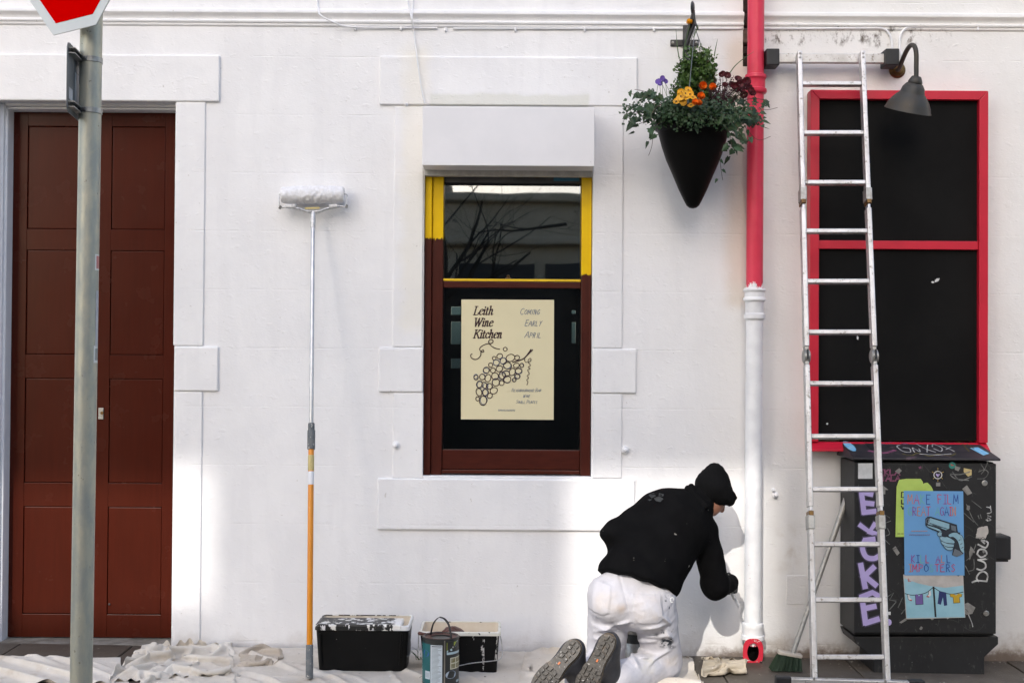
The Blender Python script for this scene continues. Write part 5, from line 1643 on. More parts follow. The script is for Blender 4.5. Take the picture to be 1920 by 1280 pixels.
# anchor: the bottom edge runs from (110,68) up to (185,45)
cb = P(139, 57, YSg-.07)
cen8 = cb+np.array([0,0,.30])
def octo(r, off):
    return [cen8+nf*off+uf*r*math.cos(math.pi/8+k*math.pi/4)+np.array([0,0,1])*r*math.sin(math.pi/8+k*math.pi/4) for k in range(8)]
Ro = .30/math.cos(math.pi/8)
mb = MB(); mb.prism(octo(Ro, 0), -nf*.004); sp8 = build('sign_plate', mb, M['sign_white'], sg, bevel=.001)
mb = MB(); mb.prism(octo(Ro*.865, .0015), -nf*.001); build('red_face', mb, M['sign_red'], sp8)
for dz in (-.18, .18):
    c_ = cen8-nf*.012+np.array([0,0,dz])
    mb = MB(); mb.obox(c_-uf*.20, c_+uf*.20, (0,0,1), .03, .016); build('sign_rail', mb, M['alu_clean'], sp8)
# the other plate, seen nearly edge-on from behind, on two clamped rails
yw2 = math.radians(62)
u2 = np.array([-math.cos(yw2), math.sin(yw2), 0])      # from the post away to the left and back
n2 = np.array([math.sin(yw2), math.cos(yw2), 0])
pc = P(172, 150, YSg)
ctr = np.array([P(140,155,YSg)[0], YSg, P(140,155,YSg)[2]])
for k, py in enumerate((114, 209)):
    c_ = P(171.5-.02*py*.5, py, YSg); zc_ = c_[2]
    mb = MB(); mb.lathe((c_[0], YSg, zc_-.010), [(.0392,0),(.0412,.001),(.0412,.019),(.0392,.020)], 36)
    cl = build('clamp', mb, M['zinc'], sg, smooth=True)
    a_ = np.array([c_[0]-.030, YSg-.030, zc_]);
    mb = MB(); mb.obox(a_-np.array([.008,0,0]), a_+np.array([.030,-.010,0]), (0,0,1), .012, .012); build('clamp_bolt', mb, M['wire_dark'], cl, bevel=.002)
zt2, zb2_ = P(140,78,YSg)[2], P(140,236,YSg)[2]
near = np.array([P(126,150,YSg-.16)[0], YSg-.16, 0]); farp = np.array([P(160,150,YSg+.12)[0], YSg+.12, 0])
near_z = lambda py: P(126,py,near[1])[2]
d2 = farp-near; d2 /= np.linalg.norm(d2)
ztop, zbot = near_z(76), near_z(208)
mb = MB()
W2 = .36
out = [(0,zbot+.02),(.012,zbot+.004),(.03,zbot),(W2-.03,zbot),(W2,zbot+.03),(W2,ztop-.03),(W2-.03,ztop),(.03,ztop),(.012,ztop-.004),(0,ztop-.02)]
nn = np.array([-d2[1], d2[0], 0])
nn = nn if nn[0] < 0 else -nn
mb.prism([near+d2*a+np.array([0,0,b]) for a, b in out], nn*.003)
sp2 = build('sign_plate_back', mb, M['sign_back'], sg, bevel=.001)
for py in (92, 193):
    z_ = near_z(py)
    c_ = near-nn*.011+np.array([0,0,z_])
    for dz in (-.009, .009):
        mb = MB(); mb.obox(c_+d2*.015+np.array([0,0,dz]), c_+d2*(W2-.015)+np.array([0,0,dz]), (0,0,1), .004, .022); build('rail_flange', mb, M['zinc'], sp2)
    mb = MB(); mb.obox(c_+d2*.0155+nn*.009, c_+d2*(W2-.0155)+nn*.009, (0,0,1), .014, .003); build('rail_web', mb, M['black_iron'], sp2)
mb = MB(); a_ = near-nn*.0012
mb.sheet([a_+d2*.11+np.array([0,0,near_z(122)]), a_+d2*.26+np.array([0,0,near_z(122)]), a_+d2*.26+np.array([0,0,near_z(186)]), a_+d2*.11+np.array([0,0,near_z(186)])])
build('label', mb, M['sticker_pale'], sp2)
mb = MB(); mb.sheet([a_+d2*.02+np.array([0,0,near_z(160)]), a_+d2*.08+np.array([0,0,near_z(160)]), a_+d2*.08+np.array([0,0,near_z(182)]), a_+d2*.02+np.array([0,0,near_z(182)])])
build('label', mb, M['sticker_pale'], sp2)
# stickers wrapped on the right of the post
def wrap(py0, py1, a0, a1, mat, name='sticker'):
    mb = MB(); n_ = 8; v = []
    for py in (py0, py1):
        c_ = P(174.0-(py+120)/1665*26, py, YSg)
        for i in range(n_+1):
            a = math.radians(a0+(a1-a0)*i/n_)
            v.append((c_[0]+.0392*math.sin(a), YSg-.0392*math.cos(a), c_[2]))
    mb.add(v, [(i, i+1, n_+1+i+1, n_+1+i) for i in range(n_)])
    build(name, mb, M[mat], sg, smooth=True)
wrap(477, 507, 58, 96, 'sign_white'); wrap(480, 504, 66, 96, 'st_red')
wrap(545, 650, 68, 96, 'sticker_pale'); wrap(648, 680, 58, 96, 'sign_white'); wrap(653, 675, 66, 96, 'sign_back')
# ------------------------------------------------------------------ planter bracket, planter and its plants
YH = -.27
brk = thing('planter_bracket', 'black iron wall bracket holding the hanging planter', 'bracket', P(1285,82,0))
mb = MB(); a_, b_ = P(1257,81,-.006), P(1310,81,-.006); mb.obox(a_, b_, (0,0,1), .036, .012); bp = build('cross_plate', mb, M['black_iron'], brk, bevel=.003)
for px in (1261.5, 1306):
    mb = MB(); mb.lathe(P(px,80.5,-.012), [(.009,0),(.008,.005),(.003,.007)], 10, axis=(0,-1,0)); build('bolt', mb, M['zinc'], bp)
mb = MB(); mb.obox(P(1286,140,-.010), P(1286,45,-.010), (1,0,0), .034, .010); build('back_plate', mb, M['black_iron'], brk, bevel=.003)
pts = [P(1287,118,-.018), P(1287,88,-.05), P(1288,66,-.09), P(1292,48,-.15), P(1298,30,-.21), P(1300,14,YH), P(1299,8,YH-.02), P(1298,14,YH-.045), P(1299,22,YH-.03)]
mb = MB(); mb.tube(smooth_path(pts, 6), .017, 10, flat=.45); build('arm', mb, M['black_iron'], brk, smooth=True)
mb = MB(); mb.prism([P(1280,105,-.02), P(1280,62,-.02), P(1300,34,-.20), P(1303,44,-.20)], (.010,0,0)); build('web', mb, M['black_iron'], brk, bevel=.003)
mb = MB(); mb.tube(smooth_path([P(1301,20,YH), P(1302,34,YH), P(1304,44,YH), P(1307,50,YH-.01), P(1308,56,YH-.01)], 5), .006, 8); build('hook', mb, M['black_iron'], brk, smooth=True)

pot = thing('planter', 'tall black cone planter hanging on the wall beside the red pipe', 'planter', P(1299,391,YH))
pc_ = P(1299, 391, YH); s_h = 335*7/(7+YH)
hp = lambda py: (391-py)/s_h
prof = [(.004,.0),(.020,.004),(.034,.016),(.048,.042),(.075,.098),(.108,.178),(.145,.262),(.169,.335),(.190,.415),(.199,hp(244)),(.207,hp(242)),(.211,hp(230)),(.205,hp(228)),(.195,hp(229)),(.189,hp(250))]
mb = MB(); mb.lathe(pc_, prof, 56, cap1=False); build('cone', mb, M['planter'], pot, smooth=True, angle=50)
mb = MB(); mb.lathe(pc_, [(.001,hp(236)+.05),(.10,hp(236)+.035),(.190,hp(238))], 40, cap0=False, cap1=False); build('soil', mb, M['soil'], pot, smooth=True)
for a in (0.2, 2.3, 4.4):
    c0 = pc_+np.array([.19*math.cos(a), .19*math.sin(a), hp(222)]); c1 = P(1303,52,YH)
    mb = MB(); mb.tube([c0, c1], .0022, 6); build('hanging_chain', mb, M['wire_dark'], pot)

def ivy_mesh(name, size, seed, mat):
    r_ = random.Random(seed)
    lob = [(0,-.1),(.22,-.32),(.52,-.30),(.40,.02),(.62,.28),(.26,.30),(.0,.95),(-.26,.30),(-.62,.28),(-.40,.02),(-.52,-.30),(-.22,-.32)]
    v = [(0,0.05,0)]+[(a*size*(1+r_.gauss(0,.08)), b*size*(1+r_.gauss(0,.08)), -abs(a)*size*.22+r_.gauss(0,.03)*size-(.18*size if b > .8 else 0)) for a, b in lob]
    f = [(0, i+1, (i+1) % 12+1) for i in range(12)]
    me = bpy.data.meshes.new(name); me.from_pydata(v, [], f); me.materials.append(mat)
    return me
ivy_meshes = [ivy_mesh('ivy_leaf', .020+.003*k, k, M['ivy'] if k < 4 else M['ivy_light']) for k in range(6)]
def place_leaf(me, p, nrm, tip, parent, sc=1.0, name='leaf'):
    o = bpy.data.objects.new(name, me); COL.objects.link(o)
    z = Vector(nrm).normalized(); y = Vector(tip); y = (y-z*y.dot(z)).normalized(); x = y.cross(z)
    Mx = Matrix(((x.x,y.x,z.x,p[0]),(x.y,y.y,z.y,p[1]),(x.z,y.z,z.z,p[2]),(0,0,0,1)))
    o.parent = parent
    o.matrix_basis = Matrix.Translation(-Vector(parent.location)) @ Mx @ Matrix.Scale(sc, 4)
    return o
ivy = thing('ivy_plant', 'dark green ivy trailing over the rim of the cone planter', 'plant', P(1300,225,YH))
iv = random.Random(21)
stems = MB()
trails = []
for (path, n_) in [
  ([(1255,215),(1230,190),(1205,180),(1180,176)], 16), ([(1255,218),(1225,205),(1200,208),(1178,228)], 18), ([(1250,220),(1225,222),(1200,232),(1190,236)], 14),
  ([(1252,222),(1235,232),(1226,245),(1224,256)], 7), ([(1245,200),(1225,180),(1210,172),(1190,168)], 12), ([(1330,215),(1352,228),(1368,250),(1372,276)], 26),
  ([(1340,210),(1365,222),(1384,240),(1390,262)], 26), ([(1345,205),(1380,205),(1405,214),(1425,226)], 20), ([(1345,200),(1385,190),(1415,185),(1440,190)], 16),
  ([(1330,222),(1345,245),(1355,268),(1362,284)], 20), ([(1350,212),(1390,222),(1410,222),(1424,222)], 14), ([(1270,218),(1262,225),(1258,230)], 6),
  ([(1300,222),(1310,228),(1318,236)], 8), ([(1268,200),(1250,195),(1232,200),(1222,214)], 18), ([(1330,190),(1350,200),(1372,212)], 14), ([(1320,200),(1340,206),(1360,216)], 16), ([(1375,250),(1395,268),(1402,262)], 6)]:
    y0_ = YH+iv.uniform(-.18, .06)
    pts = [P(a, b, y0_-.03*i) for i, (a, b) in enumerate(path)]
    sp_ = smooth_path(pts, 6); stems.tube(sp_, .0016, 5)
    for k in range(n_):
        t_ = iv.random()*(len(sp_)-1); i = int(t_)
        p = np.array(sp_[min(i, len(sp_)-1)])+np.array([iv.gauss(0,.020), iv.gauss(0,.022), iv.gauss(0,.016)])
        place_leaf(iv.choice(ivy_meshes), p, (iv.gauss(0,.45), -1+iv.gauss(0,.3), iv.gauss(.45,.35)), (iv.gauss(0,.8)+(1 if p[0] > P(1300,200,YH)[0] else -1)*.5, -.2, -.8), ivy, iv.uniform(.55, 1.1))
# long thin trails
for path in ([(1224,256),(1222,275),(1216,292)], [(1350,285),(1351,310),(1355,338)], [(1395,236),(1420,262),(1445,256)], [(1420,205),(1440,206),(1458,202)]):
    stems.tube(smooth_path([P(a, b, YH-.1) for a, b in path], 6), .0013, 5)
for (px, py) in ((1214,266),(1224,252),(1400,262),(1440,190),(1344,336),(1352,300),(1356,318)):
    place_leaf(iv.choice(ivy_meshes), P(px, py, YH-.1), (iv.gauss(0,.4), -1, .3), (iv.gauss(0,.5), 0, -1), ivy, .55 if py > 290 else .85)
build('stems', stems, M['twig'], ivy)
fm = MB(); fr_ = random.Random(77)
for i in range(3200):
    s_ = fr_.choice((-1, 1)); u1 = abs(fr_.gauss(0, .55)); u1 = min(u1, 1.25)
    cx_ = 1300+s_*(u1*95)+fr_.gauss(0,6); cy_ = (219 if u1 < .75 else 214)-(10 if s_ < 0 else 6)*math.sin(min(u1,1)*2)+fr_.gauss(-3, 12 if u1 < .9 else 9)+(22*max(0,u1-.2)*fr_.random() if s_ > 0 else 14*max(0,u1-.4)*fr_.random())
    p = P(cx_, cy_, YH-.235+.09*fr_.random()+.16*min(u1,1)*fr_.random())
    d = np.array([fr_.gauss(s_*.5,.8), fr_.gauss(-.5,.5), fr_.gauss(-.5,.6)]); d /= np.linalg.norm(d)
    s2 = np.cross(d, [fr_.gauss(0,.5), -1, fr_.gauss(.3,.5)]); s2 /= np.linalg.norm(s2); L_ = fr_.uniform(.012,.026); w_ = L_*.42
    fm.add([p, p+d*L_*.35+s2*w_, p+d*L_*.6+s2*w_*.55, p+d*L_, p+d*L_*.6-s2*w_*.55, p+d*L_*.35-s2*w_], [(0,1,2),(0,2,3),(0,3,4),(0,4,5)])
tag(build('underleaf', fm, M['ivy_mass'], ivy, recalc=False), kind='stuff')

# clipped green shrub in the middle: many small leaves
shr = thing('shrub', 'small bushy green shrub in the middle of the planter', 'plant', P(1303,205,YH))
sm_ = MB(); sr = random.Random(8); stp = MB()
for i in range(80):
    tx, ty = sr.gauss(0,.6), sr.random()**.75
    lim = 50*(1-.55*ty)
    top_ = P(1303+max(-1,min(1,tx))*lim+6*ty, 205-118*ty*(.9+.1*sr.random()), YH+sr.gauss(0,.07)*(1-.5*ty))
    base_ = P(1303+tx*10, 212, YH+sr.gauss(0,.03))
    path = smooth_path([base_, (base_+top_)/2+np.array([sr.gauss(0,.012),sr.gauss(0,.012),0]), top_], 8)
    stp.tube(path, .0018, 5)
    for k in range(95):
        j = sr.random()**.6; p = np.array(path[int(j*(len(path)-1))])+np.array([sr.gauss(0,.014), sr.gauss(0,.014), sr.gauss(0,.012)])
        d = np.array([sr.gauss(0,1), sr.gauss(-.3,1), sr.gauss(.6,.7)]); d /= np.linalg.norm(d)
        s2 = np.cross(d, [sr.gauss(0,1), sr.gauss(0,1), sr.gauss(0,1)]); s2 /= np.linalg.norm(s2)
        L_ = sr.uniform(.018,.030); w_ = L_*.30
        sm_.add([p, p+d*L_*.5+s2*w_, p+d*L_, p+d*L_*.5-s2*w_], [(0,1,2,3)])
tag(build('foliage', sm_, M['shrub'], shr, recalc=False), kind='stuff')
build('stems', stp, M['stem'], shr)
# dark heather to the right
hea = thing('heather_plant', 'dark purple-brown heather between the shrub and the red flowers', 'plant', P(1345,205,YH-.05))
hm = MB(); hr = random.Random(4)
for i in range(60):
    b0 = P(1345+hr.gauss(0,12), 205, YH-.06+hr.gauss(0,.03)); t0 = P(1350+hr.gauss(0,24), 152+hr.uniform(-12,30), YH-.08+hr.gauss(0,.04))
    hm.tube([b0, (b0+t0)/2+np.array([hr.gauss(0,.006),0,0]), t0], [.0012,.0016,.0006], 4)
    for k in range(26):
        t_ = hr.uniform(.3,1); p = b0+(t0-b0)*t_
        d = np.array([hr.gauss(0,1), hr.gauss(0,1), hr.gauss(.5,.6)]); d /= np.linalg.norm(d)
        s2 = np.cross(d, [0,1,.3]); s2 /= (np.linalg.norm(s2)+1e-9)
        hm.add([p, p+d*.005+s2*.0016, p+d*.011, p+d*.005-s2*.0016], [(0,1,2,3)])
tag(build('sprigs', hm, M['heather'], hea, recalc=False), kind='stuff')

def flower_mesh(name, r, petals, seed, cup=.25, layers=1):
    rr = random.Random(seed); mb = MB()
    for L_ in range(layers):
        rl = r*(1-.28*L_)
        for k in range(petals):
            a = 2*math.pi*k/petals+L_*.5+rr.gauss(0,.08)
            ca, sa = math.cos(a), math.sin(a); pw_ = rl*.62
            pts = []
            for (t_, w_) in ((.08,.15),(.45,.85),(.8,1.0),(1.0,.55)):
                for s_ in (-1, 1):
                    x_ = rl*t_; y_ = s_*pw_*w_
                    pts.append((x_*ca-y_*sa, x_*sa+y_*ca, cup*rl*(t_**2)*(1+L_*1.2)+rr.gauss(0,.04)*rl-abs(y_)*.12))
            o = len(mb.v)
            mb.add(pts, [(0,1,3,2),(2,3,5,4),(4,5,7,6)])
    me = bpy.data.meshes.new(name); me.from_pydata(mb.v, [], mb.f)
    for p in me.polygons: p.use_smooth = True
    return me
eye_me = bpy.data.meshes.new('flower_eye'); eye_me.from_pydata([(.0045*math.cos(a*.785), .0045*math.sin(a*.785), .0036) for a in range(8)], [], [tuple(range(8))]); eye_me.materials.append(M['fl_eye'])
fz = lambda a, b: (1160+a/4.267, b/4.267)
def flowers(name, label, spots, r, petals, mat, base, eye=False, cup=.25, layers=1, yoff=-.20, seed=1, jy=.03):
    t = thing(name, label, 'flowers', P(*base, YH-.1)); rr = random.Random(seed)
    mes = [flower_mesh('petals', r*(.9+.1*k), petals, seed*10+k, cup, layers) for k in range(3)]
    for me in mes: me.materials.append(M[mat])
    stm = MB()
    for (a, b) in spots:
        p = P(*fz(a, b), YH+yoff+rr.gauss(0,jy))
        n_ = (rr.gauss(0,.35), -1, rr.gauss(.25,.3))
        fo = place_leaf(rr.choice(mes), p, n_, (rr.gauss(0,1), 0, 1), t, rr.uniform(.85,1.12), 'flower')
        if eye:
            e_ = bpy.data.objects.new('flower_eye', eye_me); COL.objects.link(e_); e_.parent = fo
        bp_ = P(base[0]+rr.gauss(0,8), base[1]+6, YH+yoff*.5)
        stm.tube(smooth_path([p+np.array([0,.006,-.004]), (p+bp_)/2+np.array([0,.01,.008]), bp_], 4), .0012, 5)
    build('stems', stm, M['stem'], t)
    return t
flowers('yellow_flowers', 'bunch of yellow pansies with dark eyes at the front of the planter', [(462,812),(498,772),(522,820),(548,782),(556,724),(592,782),(580,846),(500,742),(532,750),(512,800),(570,755),(486,790)], .019, 5, 'fl_yellow', (1283,205), True, yoff=-.265, seed=2)
flowers('orange_flowers', 'four orange flowers right of the yellow pansies', [(662,688),(757,702),(656,782),(632,836),(610,830)], .019, 7, 'fl_orange', (1315,208), False, .9, 2, yoff=-.265, seed=3)
flowers('red_flowers', 'dark red flowers against the red pipe', [(820,600),(868,606),(955,636),(1000,665),(1022,655),(930,690),(985,722),(1060,722),(1002,760),(905,680),(850,680),(965,680),(1045,700),(835,590),(940,720),(1015,700),(1070,745)], .020, 5, 'fl_red', (1355,200), False, .4, 2, yoff=-.10, seed=4)
flowers('purple_flowers', 'small purple flowers on the left above the ivy', [(318,655),(350,625),(376,652),(338,640),(330,670),(360,640)], .015, 5, 'fl_purple', (1245,185), False, .3, yoff=-.05, seed=5)
dfl = thing('tall_yellow_flower', 'single yellow flower on a tall stem in front of the bracket', 'flower', P(1283,150,YH-.06))
mb = MB(); mb.tube(smooth_path([P(*fz(520,480),YH-.03), P(*fz(525,380),YH-.06), P(*fz(570,200),YH-.08)], 8), .0024, 6); build('stem', mb, M['stem'], dfl, smooth=True)
me = flower_mesh('petals', .017, 6, 77, .9, 2); me.materials.append(M['fl_yellow']); place_leaf(me, P(*fz(570,190),YH-.08), (-.3,-.6,.7), (0,0,1), dfl, 1, 'flower')
gbl = thing('grass_blades', 'thin green blades sticking up around the shrub', 'plant', P(1290,120,YH))
for pth in ([(485,470),(470,380),(458,232)], [(765,450),(775,390),(792,312)], [(880,600),(930,530),(1000,470),(1084,412)], [(600,300),(630,215),(622,200)], [(515,470),(518,400),(540,330)]):
    mb = MB(); pts = smooth_path([P(*fz(a, b), YH-.05) for a, b in pth], 8); n_ = len(pts)
    mb.ribbon(pts, [.0052*(1-(i/(n_-1))**2)+.0008 for i in range(n_)]); build('blade', mb, M['stem'], gbl, recalc=False)

# ------------------------------------------------------------------ long-handled paint roller
rol = thing('paint_roller', 'paint roller on a long orange and silver pole leaning against the wall', 'paint roller', P(580,1272,-.69))
pb0 = P(580,1272,-.69); pt0 = P(587,398,-.085)
pv = lambda py: pb0+(pt0-pb0)*np.clip((1272-py)/(1272-398), 0, 1.05)
def tp(py):  # point on the pole whose image row is py
    lo, hi = 0., 1.02
    for _ in range(40):
        mid = (lo+hi)/2; w = pb0+(pt0-pb0)*mid; d = w-CAM
        row = 640-F*(d@_up)/(d@_fw)
        if row > py: lo = mid
        else: hi = mid
    return pb0+(pt0-pb0)*lo
def seg(name, ya, yb, r, mat, parent=None, n_=18, ends=None):
    a, b = tp(ya), tp(yb); L_ = np.linalg.norm(b-a)
    mb = MB(); mb.lathe(a, ends if ends else [(r*.94,0),(r,.003),(r,L_-.003),(r*.94,L_)], n_, axis=b-a)
    return build(name, mb, M[mat], parent or rol, smooth=True)
seg('bottom_grip', 1271, 1208, .0185, 'grip'); op = seg('orange_tube', 1208, 842, .0150, 'orange_pole')
seg('white_band', 909, 883, .0154, 'white_tape', op); seg('masking_tape', 882, 853, .0162, 'tape', op)
seg('twist_lock', 842, 806, .0205, 'grip'); seg('lock_neck', 806, 793, .0175, 'grip')
seg('silver_tube', 794, 425, .0110, 'alu_clean'); seg('socket', 427, 397, .0135, 'roller_frame')
yr = -.085
mb = MB()
arc = smooth_path([P(540,388,yr), P(560,391,yr), P(575,396,yr), P(587,397,yr), P(600,396,yr), P(615,391,yr), P(636,387,yr)], 4)
mb.tube(arc, .012, 12, flat=.7); yk = build('yoke', mb, M['roller_frame'], rol, smooth=True)
for (pa, pb3) in ((535,556),(617,634)):
    mb = MB(); mb.obox(P(pa,387,yr-.006), P(pb3,386,yr-.006), (0,0,1), .020, .022); build('clamp_block', mb, M['roller_frame'], yk, bevel=.004)
mb = MB(); mb.obox(P(572,390.5,yr-.0135), P(599,390,yr-.0135), (0,0,1), .010, .002); build('label', mb, M['tape'], yk)
mb = MB(); mb.tube(smooth_path([P(537,388,yr), P(526,389,yr), P(523.5,380,yr), P(524,366,yr+.01), P(527,364,yr+.018), P(533,363,yr+.02)], 6), .0042, 8); build('cage_arm', mb, M['roller_frame'], rol, smooth=True)
mb = MB(); mb.tube(smooth_path([P(634,386,yr), P(648,387,yr), P(650,378,yr), P(651,367,yr+.01), P(648,364,yr+.018), P(642,364,yr+.02)], 6), .0042, 8); build('cage_arm', mb, M['roller_frame'], rol, smooth=True)
for (a, b) in (((524,392),(527,386)), ((649,390),(651,384))):
    mb = MB(); mb.obox(P(*a,yr-.002), P(*b,yr-.002), (1,0,0), .012, .012); build('cage_stop', mb, M['wire_dark'], rol)
# sleeve: paint-clogged nap
ca, cb_ = P(528,366,yr+.02), P(645,365,yr+.02)
Ls = np.linalg.norm(cb_-ca); axr = (cb_-ca)/Ls
n1, n2_ = 90, 56; mb = MB(); v = []
rr = np.random.default_rng(3)
uu = np.array([0,0,1.0]); ww = np.cross(axr, uu)
ths = 2*np.pi*np.arange(n2_)/n2_
ptsg = []
for i in range(n1):
    t_ = i/(n1-1); r0_ = .044*(1+.13*math.sin(math.pi*t_))*(1 if .02 < t_ < .98 else .93)
    for th in ths:
        ptsg.append((t_, th, r0_))
ptsg = np.array(ptsg)
pos = np.stack([ptsg[:,0]*Ls, np.cos(ptsg[:,1])*.045, np.sin(ptsg[:,1])*.045], 1)
nz_ = noise3(pos, 260, 3)*.0022+noise3(pos, 120, 5)*.0022+rr.normal(0,.0006,len(pos))
mid_ = np.exp(-((ptsg[:,0]-.5)/.33)**2)
rad = ptsg[:,2]+nz_*(.5+1.2*mid_)
V_ = ca+np.outer(ptsg[:,0]*Ls, axr)+(rad*np.cos(ptsg[:,1]))[:,None]*uu+(rad*np.sin(ptsg[:,1]))[:,None]*ww
f_ = [(i*n2_+j, i*n2_+(j+1) % n2_, (i+1)*n2_+(j+1) % n2_, (i+1)*n2_+j) for i in range(n1-1) for j in range(n2_)]
f_ += [tuple(range(n2_)), tuple(range((n1-1)*n2_, n1*n2_))]
mb.add(V_, f_); build('sleeve', mb, M['roller'], rol, smooth=True, angle=70)

# ------------------------------------------------------------------ tubs and paint can
def tub(root, x0, x1, xb0, xb1, y0, y1, z0, z1, wall, mat, matrim, matin, rimh=.028, rimo=.012, rimpart=True):
    """tapered open tub: front at y0 (towards street)"""
    def ring(z, xa, xb, ya, yb, r=.02, n_=4):
        pts = []
        for (cx_, cy_, a0) in ((xb-r, yb-r, 0), (xa+r, yb-r, 90), (xa+r, ya+r, 180), (xb-r, ya+r, 270)):
            for k in range(n_+1):
                a = math.radians(a0+90*k/n_); pts.append((cx_+r*math.cos(a), cy_+r*math.sin(a), z))
        return pts
    n_ = 20; tap = .022
    def loft(rings, cap0=True, cap1=False):
        mb = MB(); v = [p for r_ in rings for p in r_]; f = []
        for i in range(len(rings)-1):
            for j in range(n_): f.append((i*n_+j, i*n_+(j+1) % n_, (i+1)*n_+(j+1) % n_, (i+1)*n_+j))
        if cap0: f.append(tuple(range(n_-1,-1,-1)))
        if cap1: f.append(tuple(range((len(rings)-1)*n_, len(rings)*n_)))
        mb.add(v, f); return mb
    zr = z1-rimh
    build('body', loft([ring(z0, xb0, xb1, y0+tap, y1-tap), ring(zr, x0, x1, y0, y1)]), M[mat], root, smooth=True, angle=30)
    g = wall
    build('lining', loft([ring(z0+.05, xb0+g, xb1-g, y0+tap+g, y1-tap-g), ring(zr+.002, x0+g, x1-g, y0+g, y1-g), ring(z1-.001, x0+g, x1-g, y0+g, y1-g)]), M[matin], root, smooth=True, angle=30)
    o = rimo
    mb = loft([ring(zr+.0015, x0-o*.2, x1+o*.2, y0-o*.2, y1+o*.2), ring(zr+.0015, x0-o, x1+o, y0-o, y1+o), ring(z1-.004, x0-o, x1+o, y0-o, y1+o), ring(z1, x0-o+.004, x1+o-.004, y0-o+.004, y1+o-.004), ring(z1, x0+g+.001, x1-g-.001, y0+g+.001, y1-g-.001), ring(z1-.004, x0+g+.001, x1-g-.001, y0+g+.001, y1-g-.001)], cap0=False)
    return build('rim', mb, M[matrim], root, smooth=True, angle=30)
YA = -.52
a0, a1 = P(592,1182,YA), P(768,1184,YA)
zgA = zg(-.8, YA)+.012
tA = thing('paint_tub', 'large black paint tub with a white paint-crusted rim and lid', 'paint tub', ((a0[0]+a1[0])/2, YA+.14, zgA))
xb0, xb1 = P(596,1250,YA)[0], P(760,1250,YA)[0]
z1A = P(680,1172,YA)[2]
tub(tA, a0[0], a1[0]-.006, xb0, xb1, YA, YA+.27, zgA-.006, z1A, .004, 'tub', 'rim_crust', 'tub_cream', .026, .006)
mb = MB(); mb.box(a0[0]+.004, P(753,1170,YA)[0], YA-.009, YA+.17, z1A-.026, z1A+.006)
build('lid', mb, M['rim_crust'], tA, bevel=.008)
for px in (600, 753):
    mb = MB(); mb.obox(P(px,1187,YA-.004), P(px+ (2 if px<700 else -4),1246,YA+.014), (1,0,0), .010, .012); build('rib', mb, M['tub'], tA, bevel=.003)
w1 = [P(768,1188,YA+.13), P(769.5,1205,YA+.08), P(769,1222,YA+.02), P(767,1228,YA-.005), P(763,1229,YA-.012)]
mb = MB(); mb.tube(smooth_path(w1, 6), .0022, 7); build('wire_handle', mb, M['wire_dark'], tA, smooth=True)

YBk = -.50
b0, b1 = P(788,1190,YBk), P(936,1190,YBk)
zgB = zg(-.3, YBk)+.004
tB = thing('paint_tub', 'smaller black paint tub with a cream lining and dripped white paint', 'paint tub', ((b0[0]+b1[0])/2, YBk+.12, zgB))
tub(tB, b0[0], b1[0], P(794,1262,YBk)[0], P(931,1266,YBk)[0], YBk, YBk+.26, zgB-.004, P(860,1184,YBk)[2], .005, 'tub_drips', 'rim_cream', 'tub_cream', .020, .008)
wb = [P(938,1192,YBk+.13), P(941,1205,YBk+.06), P(942,1222,YBk), P(940,1232,YBk-.025), P(932,1237,YBk-.03), P(905,1240,YBk-.03), P(880,1243,YBk-.03), P(866,1246,YBk-.03), P(840,1250,YBk-.03), P(815,1246,YBk-.03), P(795,1235,YBk-.03), P(786,1224,YBk-.025), P(784.5,1205,YBk+.05), P(785,1190,YBk+.13)]
mb = MB(); mb.tube(smooth_path(wb, 6), .0024, 8); build('wire_handle', mb, M['wire'], tB, smooth=True)
cpt = P(848,1183,YBk+.06)
build_nets('brown_paint_lump', lambda p: smin(ellipsoid(p, cpt, ((1,0,0),(0,1,0),(0,0,1)), (.046,.05,.026)), ellipsoid(p, cpt+np.array([.02,-.02,-.008]), ((1,0,0),(0,1,0),(0,0,1)), (.045,.05,.014)), .02)+noise3(p, 150, 4)*.004, cpt-.08, cpt+.08, .004, M['brown_paint'], tB)
mb = MB(); q = P(789,1188,YBk-.010); 
build_nets('brown_paint_drip', lambda p: cone(p, q+np.array([-.006,0,.004]), q+np.array([.05,0,-.008]), .010, .008)+noise3(p, 200, 6)*.002, q-.04, q+np.array([.08,.04,.04]), .004, M['brown_paint'], tB)

YCn = -.70
cc = P(826,1277,YCn); cR_ = .0915
zc_b = zg(cc[0], YCn)+.012; zc_t = P(826,1191,YCn)[2]
can = thing('paint_can', 'five litre paint can with a teal and white label and black strap handle', 'paint can', (cc[0], YCn, zc_b))
Hc = zc_t-zc_b
mb = MB(); mb.lathe((cc[0],YCn,zc_b), [(cR_-.006,0),(cR_+.001,.001),(cR_+.001,.006),(cR_-.001,.008),(cR_-.001,Hc-.012),(cR_+.001,Hc-.010),(cR_+.001,Hc-.002),(cR_-.003,Hc),(cR_-.010,Hc-.001),(cR_-.012,Hc-.010)], 56, cap1=True)
build('can_body', mb, M['can_dark'], can, smooth=True, angle=40)
mb = MB(); mb.lathe((cc[0],YCn,zc_t-.006), [(.05,.0),(.079,.001),(.085,.004),(cR_-.002,.008)], 40, cap0=False, cap1=False); 
build('wet_paint', mb, M['brown_paint'], can, smooth=True)
